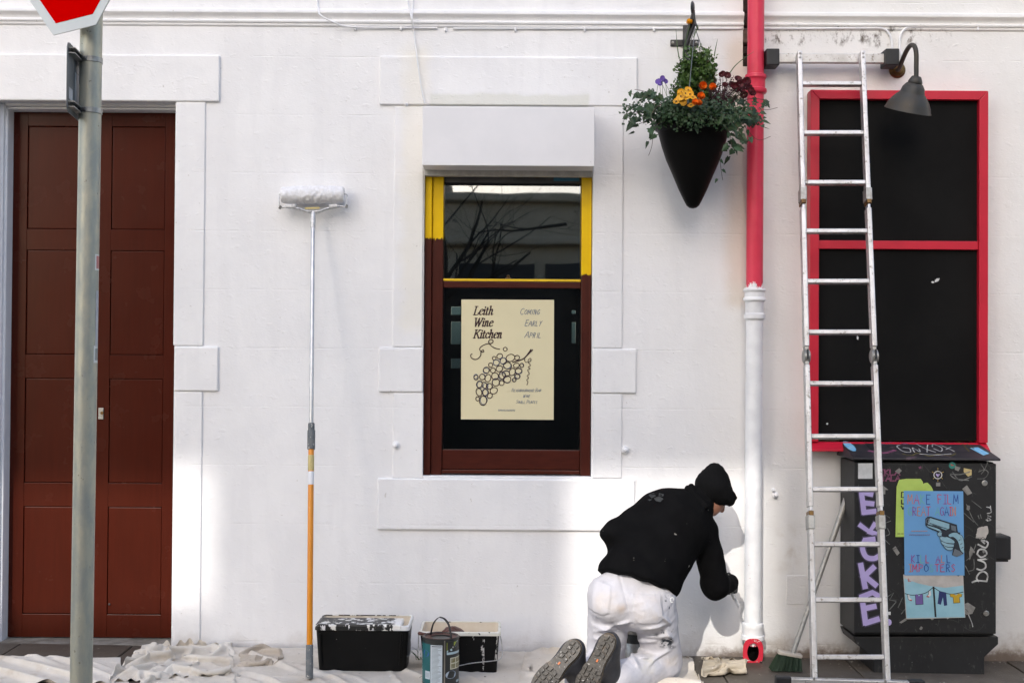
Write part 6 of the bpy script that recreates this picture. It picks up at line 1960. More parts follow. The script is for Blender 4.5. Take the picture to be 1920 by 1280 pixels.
def can_patch(name, a0, a1, f0, f1, mat, off=.0006, n_=14, poly=None, parent=None):
    """patch on the can side: angles in degrees (0 faces the street, + to the right), f = height fraction"""
    mb = MB(); v = []
    r_ = cR_+off
    if poly is None:
        for f in (f0, f1):
            for i in range(n_+1):
                a = math.radians(a0+(a1-a0)*i/n_); v.append((cc[0]+r_*math.sin(a), YCn-r_*math.cos(a), zc_b+Hc*f))
        mb.add(v, [(i, i+1, n_+2+i, n_+1+i) for i in range(n_)])
    else:
        for (a, f) in poly:
            a = math.radians(a); v.append((cc[0]+r_*math.sin(a), YCn-r_*math.cos(a), zc_b+Hc*f))
        mb.add(v, [tuple(range(len(v)))])
    return build(name, mb, M[mat], parent or lab, smooth=(poly is None), recalc=False)
lab = can_patch('label', -92, 20, .035, .945, 'can_dark', .0003, 24, parent=can)
can_patch('teal_panel', -90, -31, .04, .89, 'can_teal', .0008)
can_patch('text_panel', -30, 8, .04, .88, 'can_text', .0008)
can_patch('text_heading', -26, 6, .845, .86, 'can_dark', .0012)
for k in range(30):
    f = .82-.026*k
    can_patch('text_line', -26, random.Random(k).uniform(-8, 6), f, f+.009, 'can_ink', .0012, 6)
can_patch('round_badge', 0, 0, 0, 0, 'can_blue', .0013, poly=[(-50+14*math.cos(a*.4189), .68+.075*math.sin(a*.4189)) for a in range(15)])
can_patch('barcode_panel', -52, -31.5, .14, .31, 'can_text', .0013)
for k in range(5): can_patch('barcode_bar', -49+k*3, -48+k*3, .17, .28, 'can_ink', .0016, 2)
for f in (.83, .72, .53, .42, .36, .29): can_patch('scale_mark', -86, -72, f, f+.012, 'can_sky', .0013, 4)
can_patch('can_seam', 13, 17, .02, .98, 'can_seam', .0016, 4, parent=can)
can_patch('front_label', 21, 95, .035, .945, 'can_dark', .0003, 20, parent=can)
can_patch('lime_print', 0, 0, 0, 0, 'can_lime', .0009, poly=[(22,.93),(50,.93),(62,.93),(50,.85),(38,.79),(22,.76)])
can_patch('pale_stripe', 22, 85, .67, .72, 'can_sky', .0009)
can_patch('pale_curve', 0, 0, 0, 0, 'can_sky', .0010, poly=[(22,.76),(38,.79),(52,.86),(64,.94),(70,.94),(56,.83),(40,.75),(22,.72)])
can_patch('window_print', 34, 88, .35, .60, 'can_sill', .0009)
for (p0, p1) in ((37,54),(58,86)):
    for (f0, f1) in ((.37,.465),(.49,.58)): can_patch('pane_print', p0, p1, f0, f1, 'can_pane', .0013, 5)
can_patch('chair_print', 0, 0, 0, 0, 'can_chair', .0010, poly=[(38+22*math.cos(a*.4189)*(.9), .24+.085*math.sin(a*.4189)) for a in range(15)])
can_patch('foot_print', 60, 80, .05, .10, 'can_sky', .0009)
# strap handle
hl = np.array([cc[0]-cR_*.62, YCn+cR_*.62, zc_t-.02]); hr_ = np.array([cc[0]+cR_*.68, YCn-cR_*.72, zc_t-.045])
hp_ = smooth_path([hl, P(812,1170,YCn+.03), P(821,1158,YCn), P(828,1157,YCn), P(836,1162,YCn-.02), P(843,1176,YCn-.05), hr_], 8)
mb = MB(); v = []; wdir = np.array([.35,.85,0]); wdir /= np.linalg.norm(wdir)
tangs = [np.array(hp_[min(i+1,len(hp_)-1)])-np.array(hp_[max(i-1,0)]) for i in range(len(hp_))]
f = []
for i, p in enumerate(hp_):
    t_ = tangs[i]/np.linalg.norm(tangs[i]); n_ = np.cross(t_, wdir); n_ /= np.linalg.norm(n_); w_ = np.cross(n_, t_)
    for (a, b) in ((-1,-1),(1,-1),(1,1),(-1,1)): v.append(p+w_*a*.008+n_*b*.0014)
for i in range(len(hp_)-1):
    for j in range(4): f.append((i*4+j, i*4+(j+1) % 4, i*4+4+(j+1) % 4, i*4+4+j))
f += [(0,1,2,3), tuple(len(v)-4+k for k in (3,2,1,0))]
mb.add(v, f); hs = build('strap_handle', mb, M['black_plastic'], can, smooth=True)
mb = MB(); mb.lathe(hr_+np.array([.002,-.003,.004]), [(.0045,0),(.004,.002),(.001,.003)], 10, axis=(.6,-.8,0)); build('rivet', mb, M['zinc'], hs)

# tin standing between the painter's legs, close to the wall
YTn = -.33
tn = P(1190,1225,YTn)
tin = thing('paint_tin', 'grey metal tin glimpsed between the kneeling painter\'s legs', 'tin', (tn[0], YTn, zg(tn[0], YTn)))
mb = MB(); zt_ = P(1190,1176,YTn)[2]; z0_ = zg(tn[0],YTn)+.004; Ht = zt_-z0_
mb.lathe((tn[0],YTn,z0_), [(.060,0),(.063,.003),(.063,Ht*.62),(.0615,Ht*.63),(.0615,Ht*.9),(.064,Ht*.92),(.064,Ht*.99),(.058,Ht)], 36); build('body', mb, M['zinc'], tin, smooth=True)
mb = MB(); mb.lathe((tn[0],YTn,z0_+Ht*.66), [(.0632,0),(.0632,Ht*.22)], 36, cap0=False, cap1=False); build('dark_band', mb, M['can_dark'], tin, smooth=True)
# weeds at the foot of the wall beside the tubs
wd_ = thing('weed', 'wispy weed growing at the wall foot left of the paint can', 'plant', P(780,1228,-.04))
for k in range(7):
    r_ = random.Random(k)
    b_ = P(784+r_.gauss(0,3),1236,-.30); t_ = P(778+r_.gauss(0,8), 1215+r_.uniform(-4,8), -.31)
    mb = MB(); pts = smooth_path([b_, (b_+t_)/2+np.array([r_.gauss(0,.006),0,.006]), t_], 5); mb.ribbon(pts, [.003*(1-i/len(pts))+.0006 for i in range(len(pts))]); build('blade', mb, M['stem'], wd_, recalc=False)
# ------------------------------------------------------------------ the painter, kneeling with his back to the street
J = {k: P(*v) for k, v in dict(
  pelvis=(1184,1112,-.70), hem=(1192,1090,-.66), chest=(1268,975,-.52), neck=(1304,946,-.45),
  lsh=(1226,956,-.53), lel=(1155,1002,-.62), lwr=(1195,1050,-.40),
  rsh=(1322,1000,-.47), rel=(1341,1096,-.44), rwr=(1369,1092,-.27), rhand=(1381,1087,-.20),
  lhip=(1143,1118,-.70), lkn=(1136,1222,-.58), lan=(1083,1236,-.93),
  rhip=(1222,1124,-.68), rkn=(1243,1228,-.55), ran=(1143,1238,-.90),
  head=(1338,922,-.41)).items()}
for k in ('lkn', 'rkn'): J[k][2] = zg(J[k][0], J[k][1])+.078
for k in ('lan', 'ran'): J[k][2] = zg(J[k][0], J[k][1])+.085
man = thing('person', 'painter kneeling at the drainpipe in a black fleece, black beanie and white paint-stained trousers', 'person', (J['pelvis'][0], J['pelvis'][1]+.1, zg(J['pelvis'][0], -.6)))
side = J['rsh']-J['lsh']; side /= np.linalg.norm(side)
spine = J['chest']-J['hem']; spine /= np.linalg.norm(spine)
fwd = np.cross(spine, side)           # checked below to point at the wall
if fwd[1] < 0: fwd = -fwd
FACE = np.array([.62, .30, -.72]); FACE /= np.linalg.norm(FACE)
HUP = np.array([.25, .10, .95]); HUP = HUP-FACE*(HUP@FACE); HUP /= np.linalg.norm(HUP)
HSD = np.cross(FACE, HUP)
H = J['head']
def head_sdf(p):
    d = ellipsoid(p, H+FACE*.0, (FACE, HUP, HSD), (.092, .108, .074))
    jaw = ellipsoid(p, H+FACE*.040-HUP*.060, (FACE, HUP, HSD), (.055, .060, .052))
    d = smin(d, jaw, .03)
    nose = cone(p, H+FACE*.088+HUP*.008, H+FACE*.112-HUP*.030, .008, .013)
    d = smin(d, nose, .012)
    for s in (-1, 1):
        eye = ellipsoid(p, H+FACE*.092+HSD*s*.031+HUP*.010, (FACE, HUP, HSD), (.012,.010,.015)); d = smax(d, -eye, .008)
        ball = np.linalg.norm(p-(H+FACE*.080+HSD*s*.031+HUP*.010), axis=-1)-.0125; d = smin(d, ball, .003)
        d = smin(d, ellipsoid(p, H+FACE*.086+HSD*s*.030+HUP*.030, (FACE, HUP, HSD), (.012,.006,.020)), .012)
        d = smin(d, ellipsoid(p, H-FACE*.005+HSD*s*.078-HUP*.005, (FACE, HUP, HSD), (.020,.032,.009)), .008)
    mouth = ellipsoid(p, H+FACE*.092-HUP*.066, (FACE, HUP, HSD), (.012,.004,.022)); d = smax(d, -mouth, .006)
    lip = ellipsoid(p, H+FACE*.088-HUP*.075, (FACE, HUP, HSD), (.010,.006,.020)); d = smin(d, lip, .006)
    return d
def body_sdf(p):
    d = head_sdf(p)
    d = smin(d, cone(p, H-HUP*.05, J['neck'], .058, .062), .03)
    d = smin(d, ellcone(p, J['pelvis'], J['chest'], side, .150, .160, .100, .105), .05)
    d = smin(d, cone(p, J['chest'], J['neck'], .10, .06), .05)
    for s in 'lr':
        d = smin(d, cone(p, J[s+'sh'], J[s+'el'], .050, .042), .04)
        d = smin(d, cone(p, J[s+'el'], J[s+'wr'], .042, .030), .02)
        d = smin(d, cone(p, J[s+'hip'], J[s+'kn'], .085, .055), .05)
        d = smin(d, cone(p, J[s+'kn'], J[s+'an'], .055, .040), .03)
    return d
lo = np.array([J['lan'][0]-.15, -1.10, -.10]); hi = np.array([J['rhand'][0]+.10, -.10, J['head'][2]+.22])
build_nets('body', body_sdf, lo, hi, .010, M['skin'], man)
# a finer face over the same shape is not needed: only a sliver of it shows
def jacket_sdf(p):
    t = ellcone(p, J['hem']-spine*.02-fwd*.028, J['chest'], side, .205, .184, .172, .142)
    t = smin(t, ellcone(p, J['chest'], J['chest']+spine*.035+fwd*.01, side, .180, .120, .135, .105), .05)
    t = smin(t, cone(p, J['chest']+spine*.02, J['neck'], .125, .082), .06)
    for s in 'lr':
        a = cone(p, J[s+'sh'], J[s+'el'], .074 if s == 'l' else .072, .070)
        a = smin(a, cone(p, J[s+'el'], J[s+'wr'], .068, .047), .03)
        t = smin(t, a, .055 if s == 'l' else .045)
    # upright collar with a soft roll
    t = smin(t, cone(p, J['neck']-spine*.01, J['neck']+(H-J['neck'])*.22, .082, .076), .025)
    # drag folds from the shoulders to the waist and at the elbows
    w = p-J['hem']
    fold = .0050*np.sin((w@spine)*46+2.2*np.sin((w@side)*13)+(w@fwd)*8)*np.exp(-((w@spine-.05)/.12)**2)
    fold = fold+.0045*noise3(p, 26, 11)+.0030*noise3(p, 60, 12)-.007*np.abs(noise3(p, 20, 14))
    for k in ('lel', 'rel'):
        r_ = np.linalg.norm(p-J[k], axis=-1)
        fold = fold+.004*np.sin((p-J[k])@np.array([30,20,75.]))*np.exp(-(r_/.10)**2)
    t = t+fold
    # hem: cut along the waistband, gathered a little
    hm = P(1122,1070,-.70); hn = P(1262,1118,-.66); hv = hn-hm; hv /= np.linalg.norm(hv)
    up_ = spine-hv*(spine@hv); up_ /= np.linalg.norm(up_)
    cut = -((p-hm)@up_)+.004*np.sin(((p-hm)@hv)*60)
    return smax(t, cut, .012)
build_nets('jacket', jacket_sdf, lo, hi, .0075, M['fleece'], man, it=1)
# waistband roll of the fleece
# neck gaiter and hood folds
def snood_sdf(p):
    a = J['neck']; b = H-FACE*.020-HUP*.070
    d = cone(p, a, b, .074, .068)
    d = smin(d, cone(p, b, H-HUP*.035-FACE*.012, .068, .076), .03)
    n_ = (b-a)/np.linalg.norm(b-a)
    d = d+.0055*np.sin(((p-a)@n_)*95+1.5*np.sin((p@np.array([14,9,3.]))))
    roll = P(1280,926,-.52)
    d = smin(d, cone(p, roll, P(1312,958,-.58), .024, .026), .012)
    d = smin(d, cone(p, P(1290,915,-.52), P(1322,948,-.56), .018, .020), .010)
    d = smin(d, cone(p, P(1296,912,-.47), P(1322,950,-.50), .018, .020), .02)
    # open at the face
    return smax(d, -(ellipsoid(p, H+FACE*.115-HUP*.035, (FACE, HUP, HSD), (.092,.085,.085))), .01)
build_nets('neck_warmer', snood_sdf, J['neck']-.20, H+.16, .0065, M['fleece'], man)
tg = P(1313,955,-.60)
mb = MB(); mb.obox(tg, tg+np.array([.003,-.006,-.030]), (1,0,0), .008, .006); build('toggle', mb, M['black_plastic'], man, bevel=.002)
# knitted hat with a turned-up edge and a soft peak
CR = P(1337,912,-.42)
ax1 = np.array([-.10,.0,1.0]); ax1 /= np.linalg.norm(ax1); ax2 = np.array([1.0,0,.10]); ax2 = ax2-ax1*(ax2@ax1); ax2 /= np.linalg.norm(ax2); ax3 = np.cross(ax1, ax2)
def beanie_sdf(p):
    d = ellipsoid(p, CR, (ax1, ax2, ax3), (.098, .096, .108))
    d = smin(d, ellipsoid(p, P(1341,885,-.42), (ax1, ax2, ax3), (.048,.040,.045)), .05)
    d = smin(d, ellipsoid(p, P(1353,930,-.41), (ax1, ax2, ax3), (.055,.060,.085)), .03)
    # turned-up band: follows the opening plane
    bn = (HUP*.75-FACE*.15); bn = bn/np.linalg.norm(bn)
    bc = H+FACE*.020+HUP*.020
    hgt = (p-bc)@bn
    band = np.abs(np.linalg.norm((p-bc)-hgt[...,None]*bn, axis=-1)-.090)-.011
    band = np.maximum(band, np.abs(hgt)-.026)
    d = smin(d, band, .018)
    d = d+.0022*noise3(p, 42, 9)+.0012*np.sin((p@ax2)*300)
    # face opening
    return smax(d, -ellipsoid(p, H+FACE*.120-HUP*.060, (FACE, HUP, HSD), (.105,.066,.10)), .008)
build_nets('beanie', beanie_sdf, CR-.17, CR+.16, .0055, M['knit'], man)

# trousers
def trousers_sdf(p):
    d = ellcone(p, J['pelvis']+spine*.07, J['pelvis']-np.array([0,0,.035]), side, .165, .200, .110, .145)
    # seat cheeks
    for s, (px, py) in (('l',(1144,1132)), ('r',(1212,1142))):
        d = smin(d, ellipsoid(p, P(px,py,-.755), ((1,0,0),(0,1,0),(0,0,1)), (.096,.098,.098)), .035)
    for s in 'lr':
        hp_, kn, an = J[s+'hip'], J[s+'kn'], J[s+'an']
        leg = cone(p, hp_, kn+np.array([0,-.01,.03]), .120 if s == 'r' else .112, .092)
        leg = smin(leg, cone(p, kn, kn+(an-kn)*.88, .086, .078), .045)
        d = smin(d, leg, .028)
    # loose folds: behind the knees, under the seat, along the shins
    fo = 0
    for (a, b, r_) in [((1108,1178),(1160,1184),.012), ((1110,1192),(1156,1172),.010), ((1150,1172),(1185,1162),.010), ((1195,1180),(1262,1170),.010),
                       ((1205,1200),(1268,1196),.012), ((1200,1214),(1240,1206),.010), ((1212,1250),(1266,1226),.010), ((1190,1232),(1236,1240),.009), ((1180,1222),(1200,1250),.010), ((1110,1205),(1150,1200),.010),
                       ((1240,1150),(1262,1176),.009), ((1248,1185),(1270,1212),.010)]:
        c1, c2 = P(*a,-.80), P(*b,-.80)
        # crease ridge drawn on the street-facing side
        dd = c2-c1; q = p.copy(); q = np.stack([p[...,0], np.full(p.shape[:-1], -.80), p[...,2]], -1)
        t_ = np.clip(((q-c1)@dd)/(dd@dd), 0, 1)
        dist = np.linalg.norm(q-c1-t_[...,None]*dd, axis=-1)
        fo = fo+.016*np.exp(-(dist/r_)**2)*np.where(p[...,1] < -.55, 1, .2)*np.sin(np.pi*np.clip(t_,.02,.98))
    d = d-fo
    d = d+.0045*noise3(p, 24, 21)+.0030*noise3(p*np.array([1,1,1.6]), 52, 22)-.004*np.abs(noise3(p*np.array([.7,1,1.5]), 34, 23))
    # centre seam
    sx = P(1172,1120,-.8); ex = P(1160,1080,-.76)
    line = np.abs((p-sx)@np.array([math.cos(.25),0,math.sin(.25)]))
    d = d+.005*np.exp(-(line/.006)**2)*np.where((p[...,1] < -.70) & (p[...,2] > P(1170,1168,-.8)[2]), 1, 0)
    # patch pockets, slightly proud
    for poly in ([(1114,1088),(1146,1098),(1140,1146),(1131,1153),(1106,1145)], [(1184,1112),(1240,1116),(1243,1160),(1236,1167),(1199,1168),(1188,1158)]):
        W = [P(a, b, -.82) for a, b in poly]
        ins = np.full(p.shape[:-1], 1e9)
        for i in range(len(W)):
            a, b = W[i], W[(i+1) % len(W)]
            e_ = np.array([b[0]-a[0], b[2]-a[2]]); n_ = np.array([e_[1], -e_[0]]); n_ /= np.linalg.norm(n_)
            cx_ = np.mean([w[0] for w in W])-a[0]; cz_ = np.mean([w[2] for w in W])-a[2]
            if n_[0]*cx_+n_[1]*cz_ < 0: n_ = -n_
            ins = np.minimum(ins, (p[...,0]-a[0])*n_[0]+(p[...,2]-a[2])*n_[1])
        d = d-.0050*np.clip(ins/.0035+.5, 0, 1)*np.where(p[...,1] < -.70, 1, 0)
    # ground contact
    g = (p[...,2]-(-.030-.011*p[...,0]+.010*p[...,1]))-.006
    return smax(d, -g, .02)
build_nets('trousers', trousers_sdf, lo-np.array([.05,.05,.0]), np.array([hi[0]-.1, hi[1], J['hem'][2]+.14]), .0052, M['trousers'], man, it=1)
# key ring clip at the pocket
kc = P(1260,1124,-.84)
mb = MB(); mb.tube(smooth_path([kc+np.array([.008*math.cos(a), -.004, .012*math.sin(a)]) for a in np.linspace(0,5.2,9)], 4), .0022, 7); build('key_clip', mb, M['sign_white'], man, smooth=True)

# boots: sole towards the street, toes on the ground
def boot(heel, toe, up_hint, ankle, wid, twist):
    L_ = np.linalg.norm(heel-toe); la = (heel-toe)/L_
    na = np.array(up_hint, float); na = na-la*(na@la); na /= np.linalg.norm(na)      # out of the sole
    wa = np.cross(la, na)
    b = bpy.data.objects.new('boot', None); COL.objects.link(b); b.location = [float(c) for c in toe]; set_parent(b, man)
    b.matrix_parent_inverse = Matrix.Translation(-Vector(man.location))
    out = [(0,-.10),(.01,-.26),(.08,-.42),(.22,-.50),(.36,-.48),(.50,-.38),(.62,-.33),(.76,-.36),(.90,-.38),(.97,-.26),(1.0,-.05),(.99,.14),(.93,.32),(.80,.38),(.64,.35),(.50,.38),(.36,.48),(.22,.50),(.09,.40),(.02,.22)]
    pt_ = lambda u, v, h: toe+la*u*L_+wa*v*wid*twist+na*h
    poly = [p_ for p_ in smooth_path([np.array([u, v, 0]) for u, v in out], 3, True)[:-1]]
    ring_ = lambda s, h: [pt_(.5+(u-.5)*s, v*s, h) for u, v, _ in poly]
    n_ = len(poly)
    def loft(rs, mat, nm, caps=True):
        mb = MB(); v = [q for r_ in rs for q in r_]; f = []
        for i in range(len(rs)-1):
            for j in range(n_): f.append((i*n_+j, i*n_+(j+1) % n_, (i+1)*n_+(j+1) % n_, (i+1)*n_+j))
        if caps: f += [tuple(range(n_)), tuple(range(len(rs)*n_-1, (len(rs)-1)*n_-1, -1))]
        mb.add(v, f); return build(nm, mb, M[mat], b, smooth=True, angle=35)
    loft([ring_(.98,0), ring_(1.0,-.006), ring_(1.0,-.014)], 'sole', 'outsole')
    loft([ring_(1.0,-.0142), ring_(1.02,-.020), ring_(.99,-.036)], 'midsole', 'midsole')
    # tread lugs
    mb = MB(); r_ = random.Random(int(wid*1e4))
    for iu in range(11):
        for iv_ in range(4):
            u = .05+.088*iu+r_.gauss(0,.006); v = -.36+.24*iv_+r_.gauss(0,.02)
            if 5 <= iu <= 6 and iv_ in (1,2): continue
            lim = np.interp(u, [0,.08,.22,.5,.62,.8,.93,1], [.15,.38,.46,.36,.31,.34,.30,.1])
            if abs(v) > lim-.04: continue
            c_ = pt_(u, v, -.001); du = la*L_*.034; dv = wa*wid*.092; sk = la*L_*.012*(1 if iv_ % 2 else -1)
            mb.prism([c_-du-dv-sk, c_+du-dv*.9-sk, c_+du+dv+sk, c_-du+dv*.95+sk], na*.010)
    tag(build('tread', mb, M['sole'], b, bevel=.0015), kind='stuff')
    mb = MB(); c_ = pt_(.56, .0, .004); mb.prism([c_-la*.007-wa*.004, c_+la*.007-wa*.004, c_+la*.007+wa*.004, c_-la*.007+wa*.004], na*.002); build('badge', mb, M['orange_badge'], b)
    def upper(p):
        d = ellcone(p, toe+la*.16*L_-na*.050, toe+la*.55*L_-na*.060, wa, wid*.46, wid*.42, .045, .055)
        d = smin(d, ellcone(p, toe+la*.55*L_-na*.06, toe+la*.86*L_-na*.065, wa, wid*.40, wid*.40, .055, .055), .03)
        d = smin(d, cone(p, toe+la*.80*L_-na*.075, ankle, .056, .056), .04)
        d = d+.002*noise3(p, 60, 3)
        return smax(d, (p-toe)@na+.030, .004)
    lo_ = np.minimum(np.minimum(toe, heel), ankle)-.13; hi_ = np.maximum(np.maximum(toe, heel), ankle)+.13
    build_nets('upper', upper, lo_, hi_, .007, M['boot'], b)
    return b
gzz = lambda x, y: zg(x, y)
rt_ = P(1087,1300,-1.02); rh_ = P(1146,1189,-.985)
boot(rh_, rt_, (-.28,-1,.28), J['ran']+np.array([-.0,-.0,.03]), .108, 1)
lt_ = P(1003,1295,-1.06); lh_ = P(1084,1202,-1.02)
boot(lh_, lt_, (-.30,-1,.30), J['lan']+np.array([.0,.0,.03]), .112, 1)

# gloved right hand closing on a brush handle at the pipe
hc = J['rhand']; pd = np.array([.35,.75,-.25]); pd /= np.linalg.norm(pd)          # from the wrist to the knuckles
wr = J['rwr']
ku = np.array([.75,-.55,.35]); ku = ku-pd*(ku@pd); ku /= np.linalg.norm(ku)       # back of the hand, towards street and right
kv = np.cross(pd, ku)                                                              # across the knuckles
if kv[2] < 0: kv = -kv
def glove_sdf(p):
    k0 = wr+pd*.085
    d = ellcone(p, wr-pd*.03, wr+pd*.01, kv, .040, .040, .034, .034)
    d = smin(d, ellcone(p, wr+pd*.02, k0, kv, .036, .044, .024, .020), .02)
    for i, ln in enumerate((.92, 1.0, .95, .78)):
        b0_ = k0+kv*(.033-.022*i)
        j1 = b0_+(pd*.55-ku*.75)*.040*ln; j2 = j1+(-pd*.55-ku*.75)*.028*ln; j3 = j2+(-pd*.95+ku*.1)*.020*ln
        f_ = cone(p, b0_, j1, .0115, .0105); f_ = smin(f_, cone(p, j1, j2, .0105, .010), .004); f_ = smin(f_, cone(p, j2, j3, .010, .009), .004)
        d = smin(d, f_, .006)
    t0_ = wr+pd*.030+kv*.034; t1_ = t0_+(pd*.7+kv*.6-ku*.3)*.034; t2_ = t1_+(pd*.6-kv*.1-ku*.8)*.030
    th = cone(p, t0_, t1_, .014, .012); th = smin(th, cone(p, t1_, t2_, .012, .0105), .004)
    return smin(d, th, .010)+.0012*noise3(p, 120, 5)
build_nets('glove', glove_sdf, wr-.10, wr+.16, .0035, M['glove'], man)
# left glove rests on the thigh, hidden from the street
lw = J['lwr']
def lglove(p):
    d = ellcone(p, lw, lw+np.array([.04,.05,-.03]), (.3,.5,.8), .036, .044, .022, .020)
    for i in range(4):
        b0_ = lw+np.array([.045,.055,-.035])+np.array([.3,.5,.8])*(.022*i-.033)
        d = smin(d, cone(p, b0_, b0_+np.array([.035,.035,-.045]), .011, .009), .006)
    return smin(d, cone(p, lw+np.array([.01,.0,.02]), lw+np.array([.06,.0,.0]), .014,.011), .01)
build_nets('glove', lglove, lw-.10, lw+.15, .005, M['glove'], man)
# smudged print and toggles on the fleece
def smudge(name, polys, mat, Y0):
    jk = [o for o in man.children if o.name.startswith('jacket')][0]
    from mathutils.bvhtree import BVHTree
    bvh = BVHTree.FromPolygons([v.co for v in jk.data.vertices], [tuple(p.vertices) for p in jk.data.polygons])
    mb = MB()
    for poly in polys:
        pts = []
        for (a, b) in poly:
            d = P(a, b, 0)-CAM; hit = bvh.ray_cast(Vector(CAM), Vector(d).normalized())
            if hit[0] is None: continue
            pts.append(np.array(hit[0])+np.array(hit[1])*.0025)
        if len(pts) > 2: mb.sheet(pts)
    return build(name, mb, M[mat], man, recalc=False)
smudge('jacket_print', [[(1216,928),(1226,924),(1230,930),(1222,934)],[(1226,934),(1236,930),(1244,935),(1238,941),(1230,939)],[(1236,924),(1245,927),(1243,931),(1235,929)],[(1214,936),(1224,936),(1218,939)]], 'grey_print', 0)

brush = thing('paint_brush', 'paint brush gripped in the painter\'s gloved hand at the drainpipe', 'paint brush', J['rhand'])
bo = wr+pd*.075-ku*.028
bd = kv*.80+np.array([-.35,-.0,.3]); bd /= np.linalg.norm(bd)
mb = MB(); mb.tube([bo+bd*.11, bo+bd*.07, bo, bo-bd*.045], [.008,.007,.010,.012], 12); build('handle', mb, M['broom_block'], brush, smooth=True)
mb = MB(); mb.obox(bo-bd*.044, bo-bd*.078, pd, .044, .016); build('ferrule', mb, M['alu_clean'], brush, bevel=.003)
mb = MB()
for i in range(160):
    r_ = random.Random(i); o_ = pd*r_.uniform(-.020,.020)+np.cross(bd, pd)*r_.uniform(-.006,.006)
    mb.ribbon([bo-bd*.076+o_, bo-bd*.12+o_*1.05+pd*r_.gauss(0,.001)], .0016, up=tuple(ku))
tag(build('bristles', mb, M['white_paint'], brush, recalc=False), kind='stuff')
# ------------------------------------------------------------------ dust sheets: a small cloth relaxation, folds come from slack
def drape(corners, nx, ny, slack, seed, lift=.05, steps=90, iters=8, wob=.02, bumps=(), damp=.96, obst=()):
    """corners: 4 ground points (x,y) in order; slack: extra cloth along both directions"""
    r_ = np.random.default_rng(seed)
    c = np.array(corners, float)
    u = np.linspace(0, 1, nx)[:, None, None]; v = np.linspace(0, 1, ny)[None, :, None]
    xy = (c[0]*(1-u)+c[1]*u)*(1-v)+(c[3]*(1-u)+c[2]*u)*v
    du = np.linalg.norm(c[1]-c[0])/(nx-1)*(1+slack[0]); dv = np.linalg.norm(c[3]-c[0])/(ny-1)*(1+slack[1])
    p = np.zeros((nx, ny, 3)); p[..., :2] = xy
    g3 = np.concatenate([xy, np.zeros((nx, ny, 1))], -1)
    z = .45*noise3(g3, 7, seed)+.5*noise3(g3, 13, seed+1)+.32*noise3(g3, 27, seed+2)
    p[..., 2] = zg(xy[...,0], xy[...,1])+lift*np.clip(z+.35, 0, 2)+.004
    for (bx_, by_, br_, bh_) in bumps:
        p[..., 2] += bh_*np.exp(-((xy[...,0]-bx_)**2+(xy[...,1]-by_)**2)/br_**2)*(1+.5*noise3(g3, 30, seed+7))
    p[..., :2] += r_.normal(0, wob*du, (nx, ny, 2))
    edge = 1+.0*xy[...,0]
    q = p.copy(); dd = math.hypot(du, dv)
    def con(a, b, L, k=1.0):
        A = p[a]; B = p[b]; d = B-A; l = np.linalg.norm(d, axis=-1, keepdims=True)+1e-9
        e = .5*k*(l-L)/l*d
        p[a] = A+e; p[b] = B-e
    s = slice
    sets = []
    for o in (0, 1):
        n_ = (nx-1-o)//2*2
        sets.append(((s(o, o+n_, 2), s(None)), (s(o+1, o+1+n_, 2), s(None)), du, 1.0))
        m_ = (ny-1-o)//2*2
        sets.append(((s(None), s(o, o+m_, 2)), (s(None), s(o+1, o+1+m_, 2)), dv, 1.0))
        for o2 in (0, 1):
            m2 = (ny-1-o2)//2*2
            sets.append(((s(o, o+n_, 2), s(o2, o2+m2, 2)), (s(o+1, o+1+n_, 2), s(o2+1, o2+1+m2, 2)), dd, .4))
            sets.append(((s(o+1, o+1+n_, 2), s(o2, o2+m2, 2)), (s(o, o+n_, 2), s(o2+1, o2+1+m2, 2)), dd, .4))
    bend = [((s(0, nx-2), s(None)), (s(2, nx), s(None)), 2*du), ((s(None), s(0, ny-2)), (s(None), s(2, ny)), 2*dv)]
    for st in range(steps):
        vel = (p-q)*damp; q = p.copy()
        p = p+vel; p[..., 2] -= .00035
        for it in range(iters):
            for (a, b, L, k) in sets: con(a, b, L, k)
            if it % 2 == 0:
                for (a, b, L) in bend:
                    A = p[a].copy(); B = p[b].copy(); d = B-A; l = np.linalg.norm(d, axis=-1, keepdims=True)+1e-9
                    e = .5*.10*(l-L)/l*d
                    p[a] += e; p[b] -= e
            # keep the sheet's outline roughly where it lies
            pull = np.zeros((nx, ny, 1)); pull[0] = pull[-1] = .08; pull[:, 0] = pull[:, -1] = .08
            p[..., :2] += (xy-p[..., :2])*pull
            gz = zg(p[...,0], p[...,1])+.005
            hit = p[..., 2] < gz
            p[..., 2] = np.where(hit, gz, p[..., 2])
            p[..., 1] = np.minimum(p[..., 1], -.006)
            q[..., :2] = np.where(hit[..., None], q[..., :2]*.3+p[..., :2]*.7, q[..., :2])
    return p
def sheet_obj(name, label, corners, nx, ny, slack, seed, mat, **kw):
    p = drape(corners, nx, ny, slack, seed, **kw)
    v = p.reshape(-1, 3)
    f = [(i*ny+j, (i+1)*ny+j, (i+1)*ny+j+1, i*ny+j+1) for i in range(nx-1) for j in range(ny-1)]
    me = bpy.data.meshes.new(name); me.from_pydata(v.tolist(), [], f); me.update()
    o = link_mesh(name, me, M[mat], None, smooth='all')
    md = o.modifiers.new('thickness', 'SOLIDIFY'); md.thickness = .0022; md.offset = 0
    md = o.modifiers.new('round', 'SUBSURF'); md.levels = 1; md.render_levels = 2
    tag(o, label, 'dust sheet', 'dust sheets on the pavement')
    return o
def gxy(px, Y): return (P(px, 1240, Y)[0], Y)
sheet_obj('dust_sheet', 'white dust sheet laid flat in front of the door step', [gxy(-90,-.85), gxy(250,-.88), gxy(215,-.32), gxy(-90,-.30)], 70, 34, (.018,.03), 3, 'cloth_white', lift=.016)
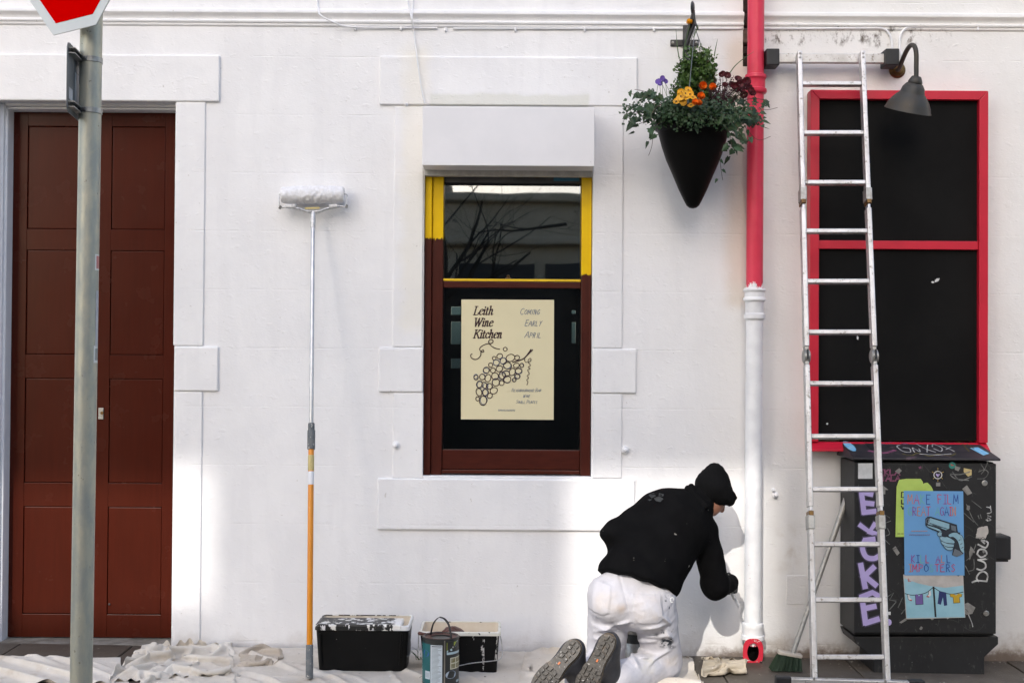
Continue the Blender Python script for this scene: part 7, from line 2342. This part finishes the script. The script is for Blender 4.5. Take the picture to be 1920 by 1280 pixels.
sheet_obj('dust_sheet', 'white dust sheet heaped against the wall right of the door', [gxy(205,-.80), gxy(430,-.62), gxy(425,-.05), gxy(270,-.10)], 52, 44, (.30,.24), 5, 'cloth_white', lift=.075, bumps=[(gxy(330,0)[0],-.22,.20,.09),(gxy(245,0)[0],-.58,.16,.09)], steps=60)
sheet_obj('dust_sheet', 'long cream dust sheet spread under the paint tubs', [gxy(300,-1.25), gxy(1010,-1.30), gxy(1000,-.02), gxy(400,-.03)], 120, 52, (.05,.06), 8, 'cloth', lift=.045, steps=80)
sheet_obj('dust_sheet', 'cream dust sheet under the kneeling painter', [gxy(960,-1.30), gxy(1345,-1.22), gxy(1290,-.10), gxy(985,-.05)], 66, 48, (.045,.05), 12, 'cloth', lift=.040)
sheet_obj('dust_sheet', 'folded tan end of a dust sheet standing up between the door and the roller pole', [gxy(448,-.46), gxy(522,-.40), gxy(524,-.10), gxy(452,-.12)], 30, 26, (.35,.35), 15, 'cloth_tan', lift=.10, bumps=[(gxy(485,0)[0],-.26,.12,.13)], steps=45)
sheet_obj('dust_sheet', 'twisted cream bundle of dust sheet in front of the white heap', [gxy(255,-.98), gxy(420,-.95), gxy(450,-.60), gxy(270,-.66)], 42, 30, (.28,.30), 18, 'cloth', lift=.09, bumps=[(gxy(300,0)[0],-.80,.14,.08)], steps=55)
o_ = sheet_obj('rag', 'crumpled beige rag at the foot of the drainpipe', [gxy(1315,-.50), gxy(1400,-.42), gxy(1395,-.16), gxy(1320,-.12)], 32, 28, (.22,.25), 23, 'cloth_beige', lift=.08, bumps=[(gxy(1370,0)[0],-.25,.10,.06)], steps=50)
tag(o_, cat='rag'); del o_['group']
# flakes, crumbs and leaf litter along the wall foot
lit = MB(); lr = random.Random(31)
for i in range(420):
    x_ = lr.uniform(1.2, 3.2) if lr.random() < .6 else lr.uniform(-3, 3.2); y_ = -abs(lr.gauss(0,.10))-.02 if lr.random() < .6 else lr.uniform(-1.3,-.05)
    s_ = lr.uniform(.003,.011); z_ = zg(x_, y_)+.004+lr.random()*.003; a = lr.uniform(0,6.28)
    pts = [(x_+s_*math.cos(a+k*2.1)*lr.uniform(.6,1.2), y_+s_*math.sin(a+k*2.1)*lr.uniform(.6,1.2), z_+lr.uniform(0,.006)) for k in range(3)]
    lit.add(pts, [(0,1,2)])
M['litter'] = pm('litter', (.12,.085,.06), (.42,.39,.35), 90, .9)
tag(build('litter', lit, M['litter'], recalc=False), 'crumbs of paint and leaf litter along the foot of the wall', 'litter', kind='stuff')
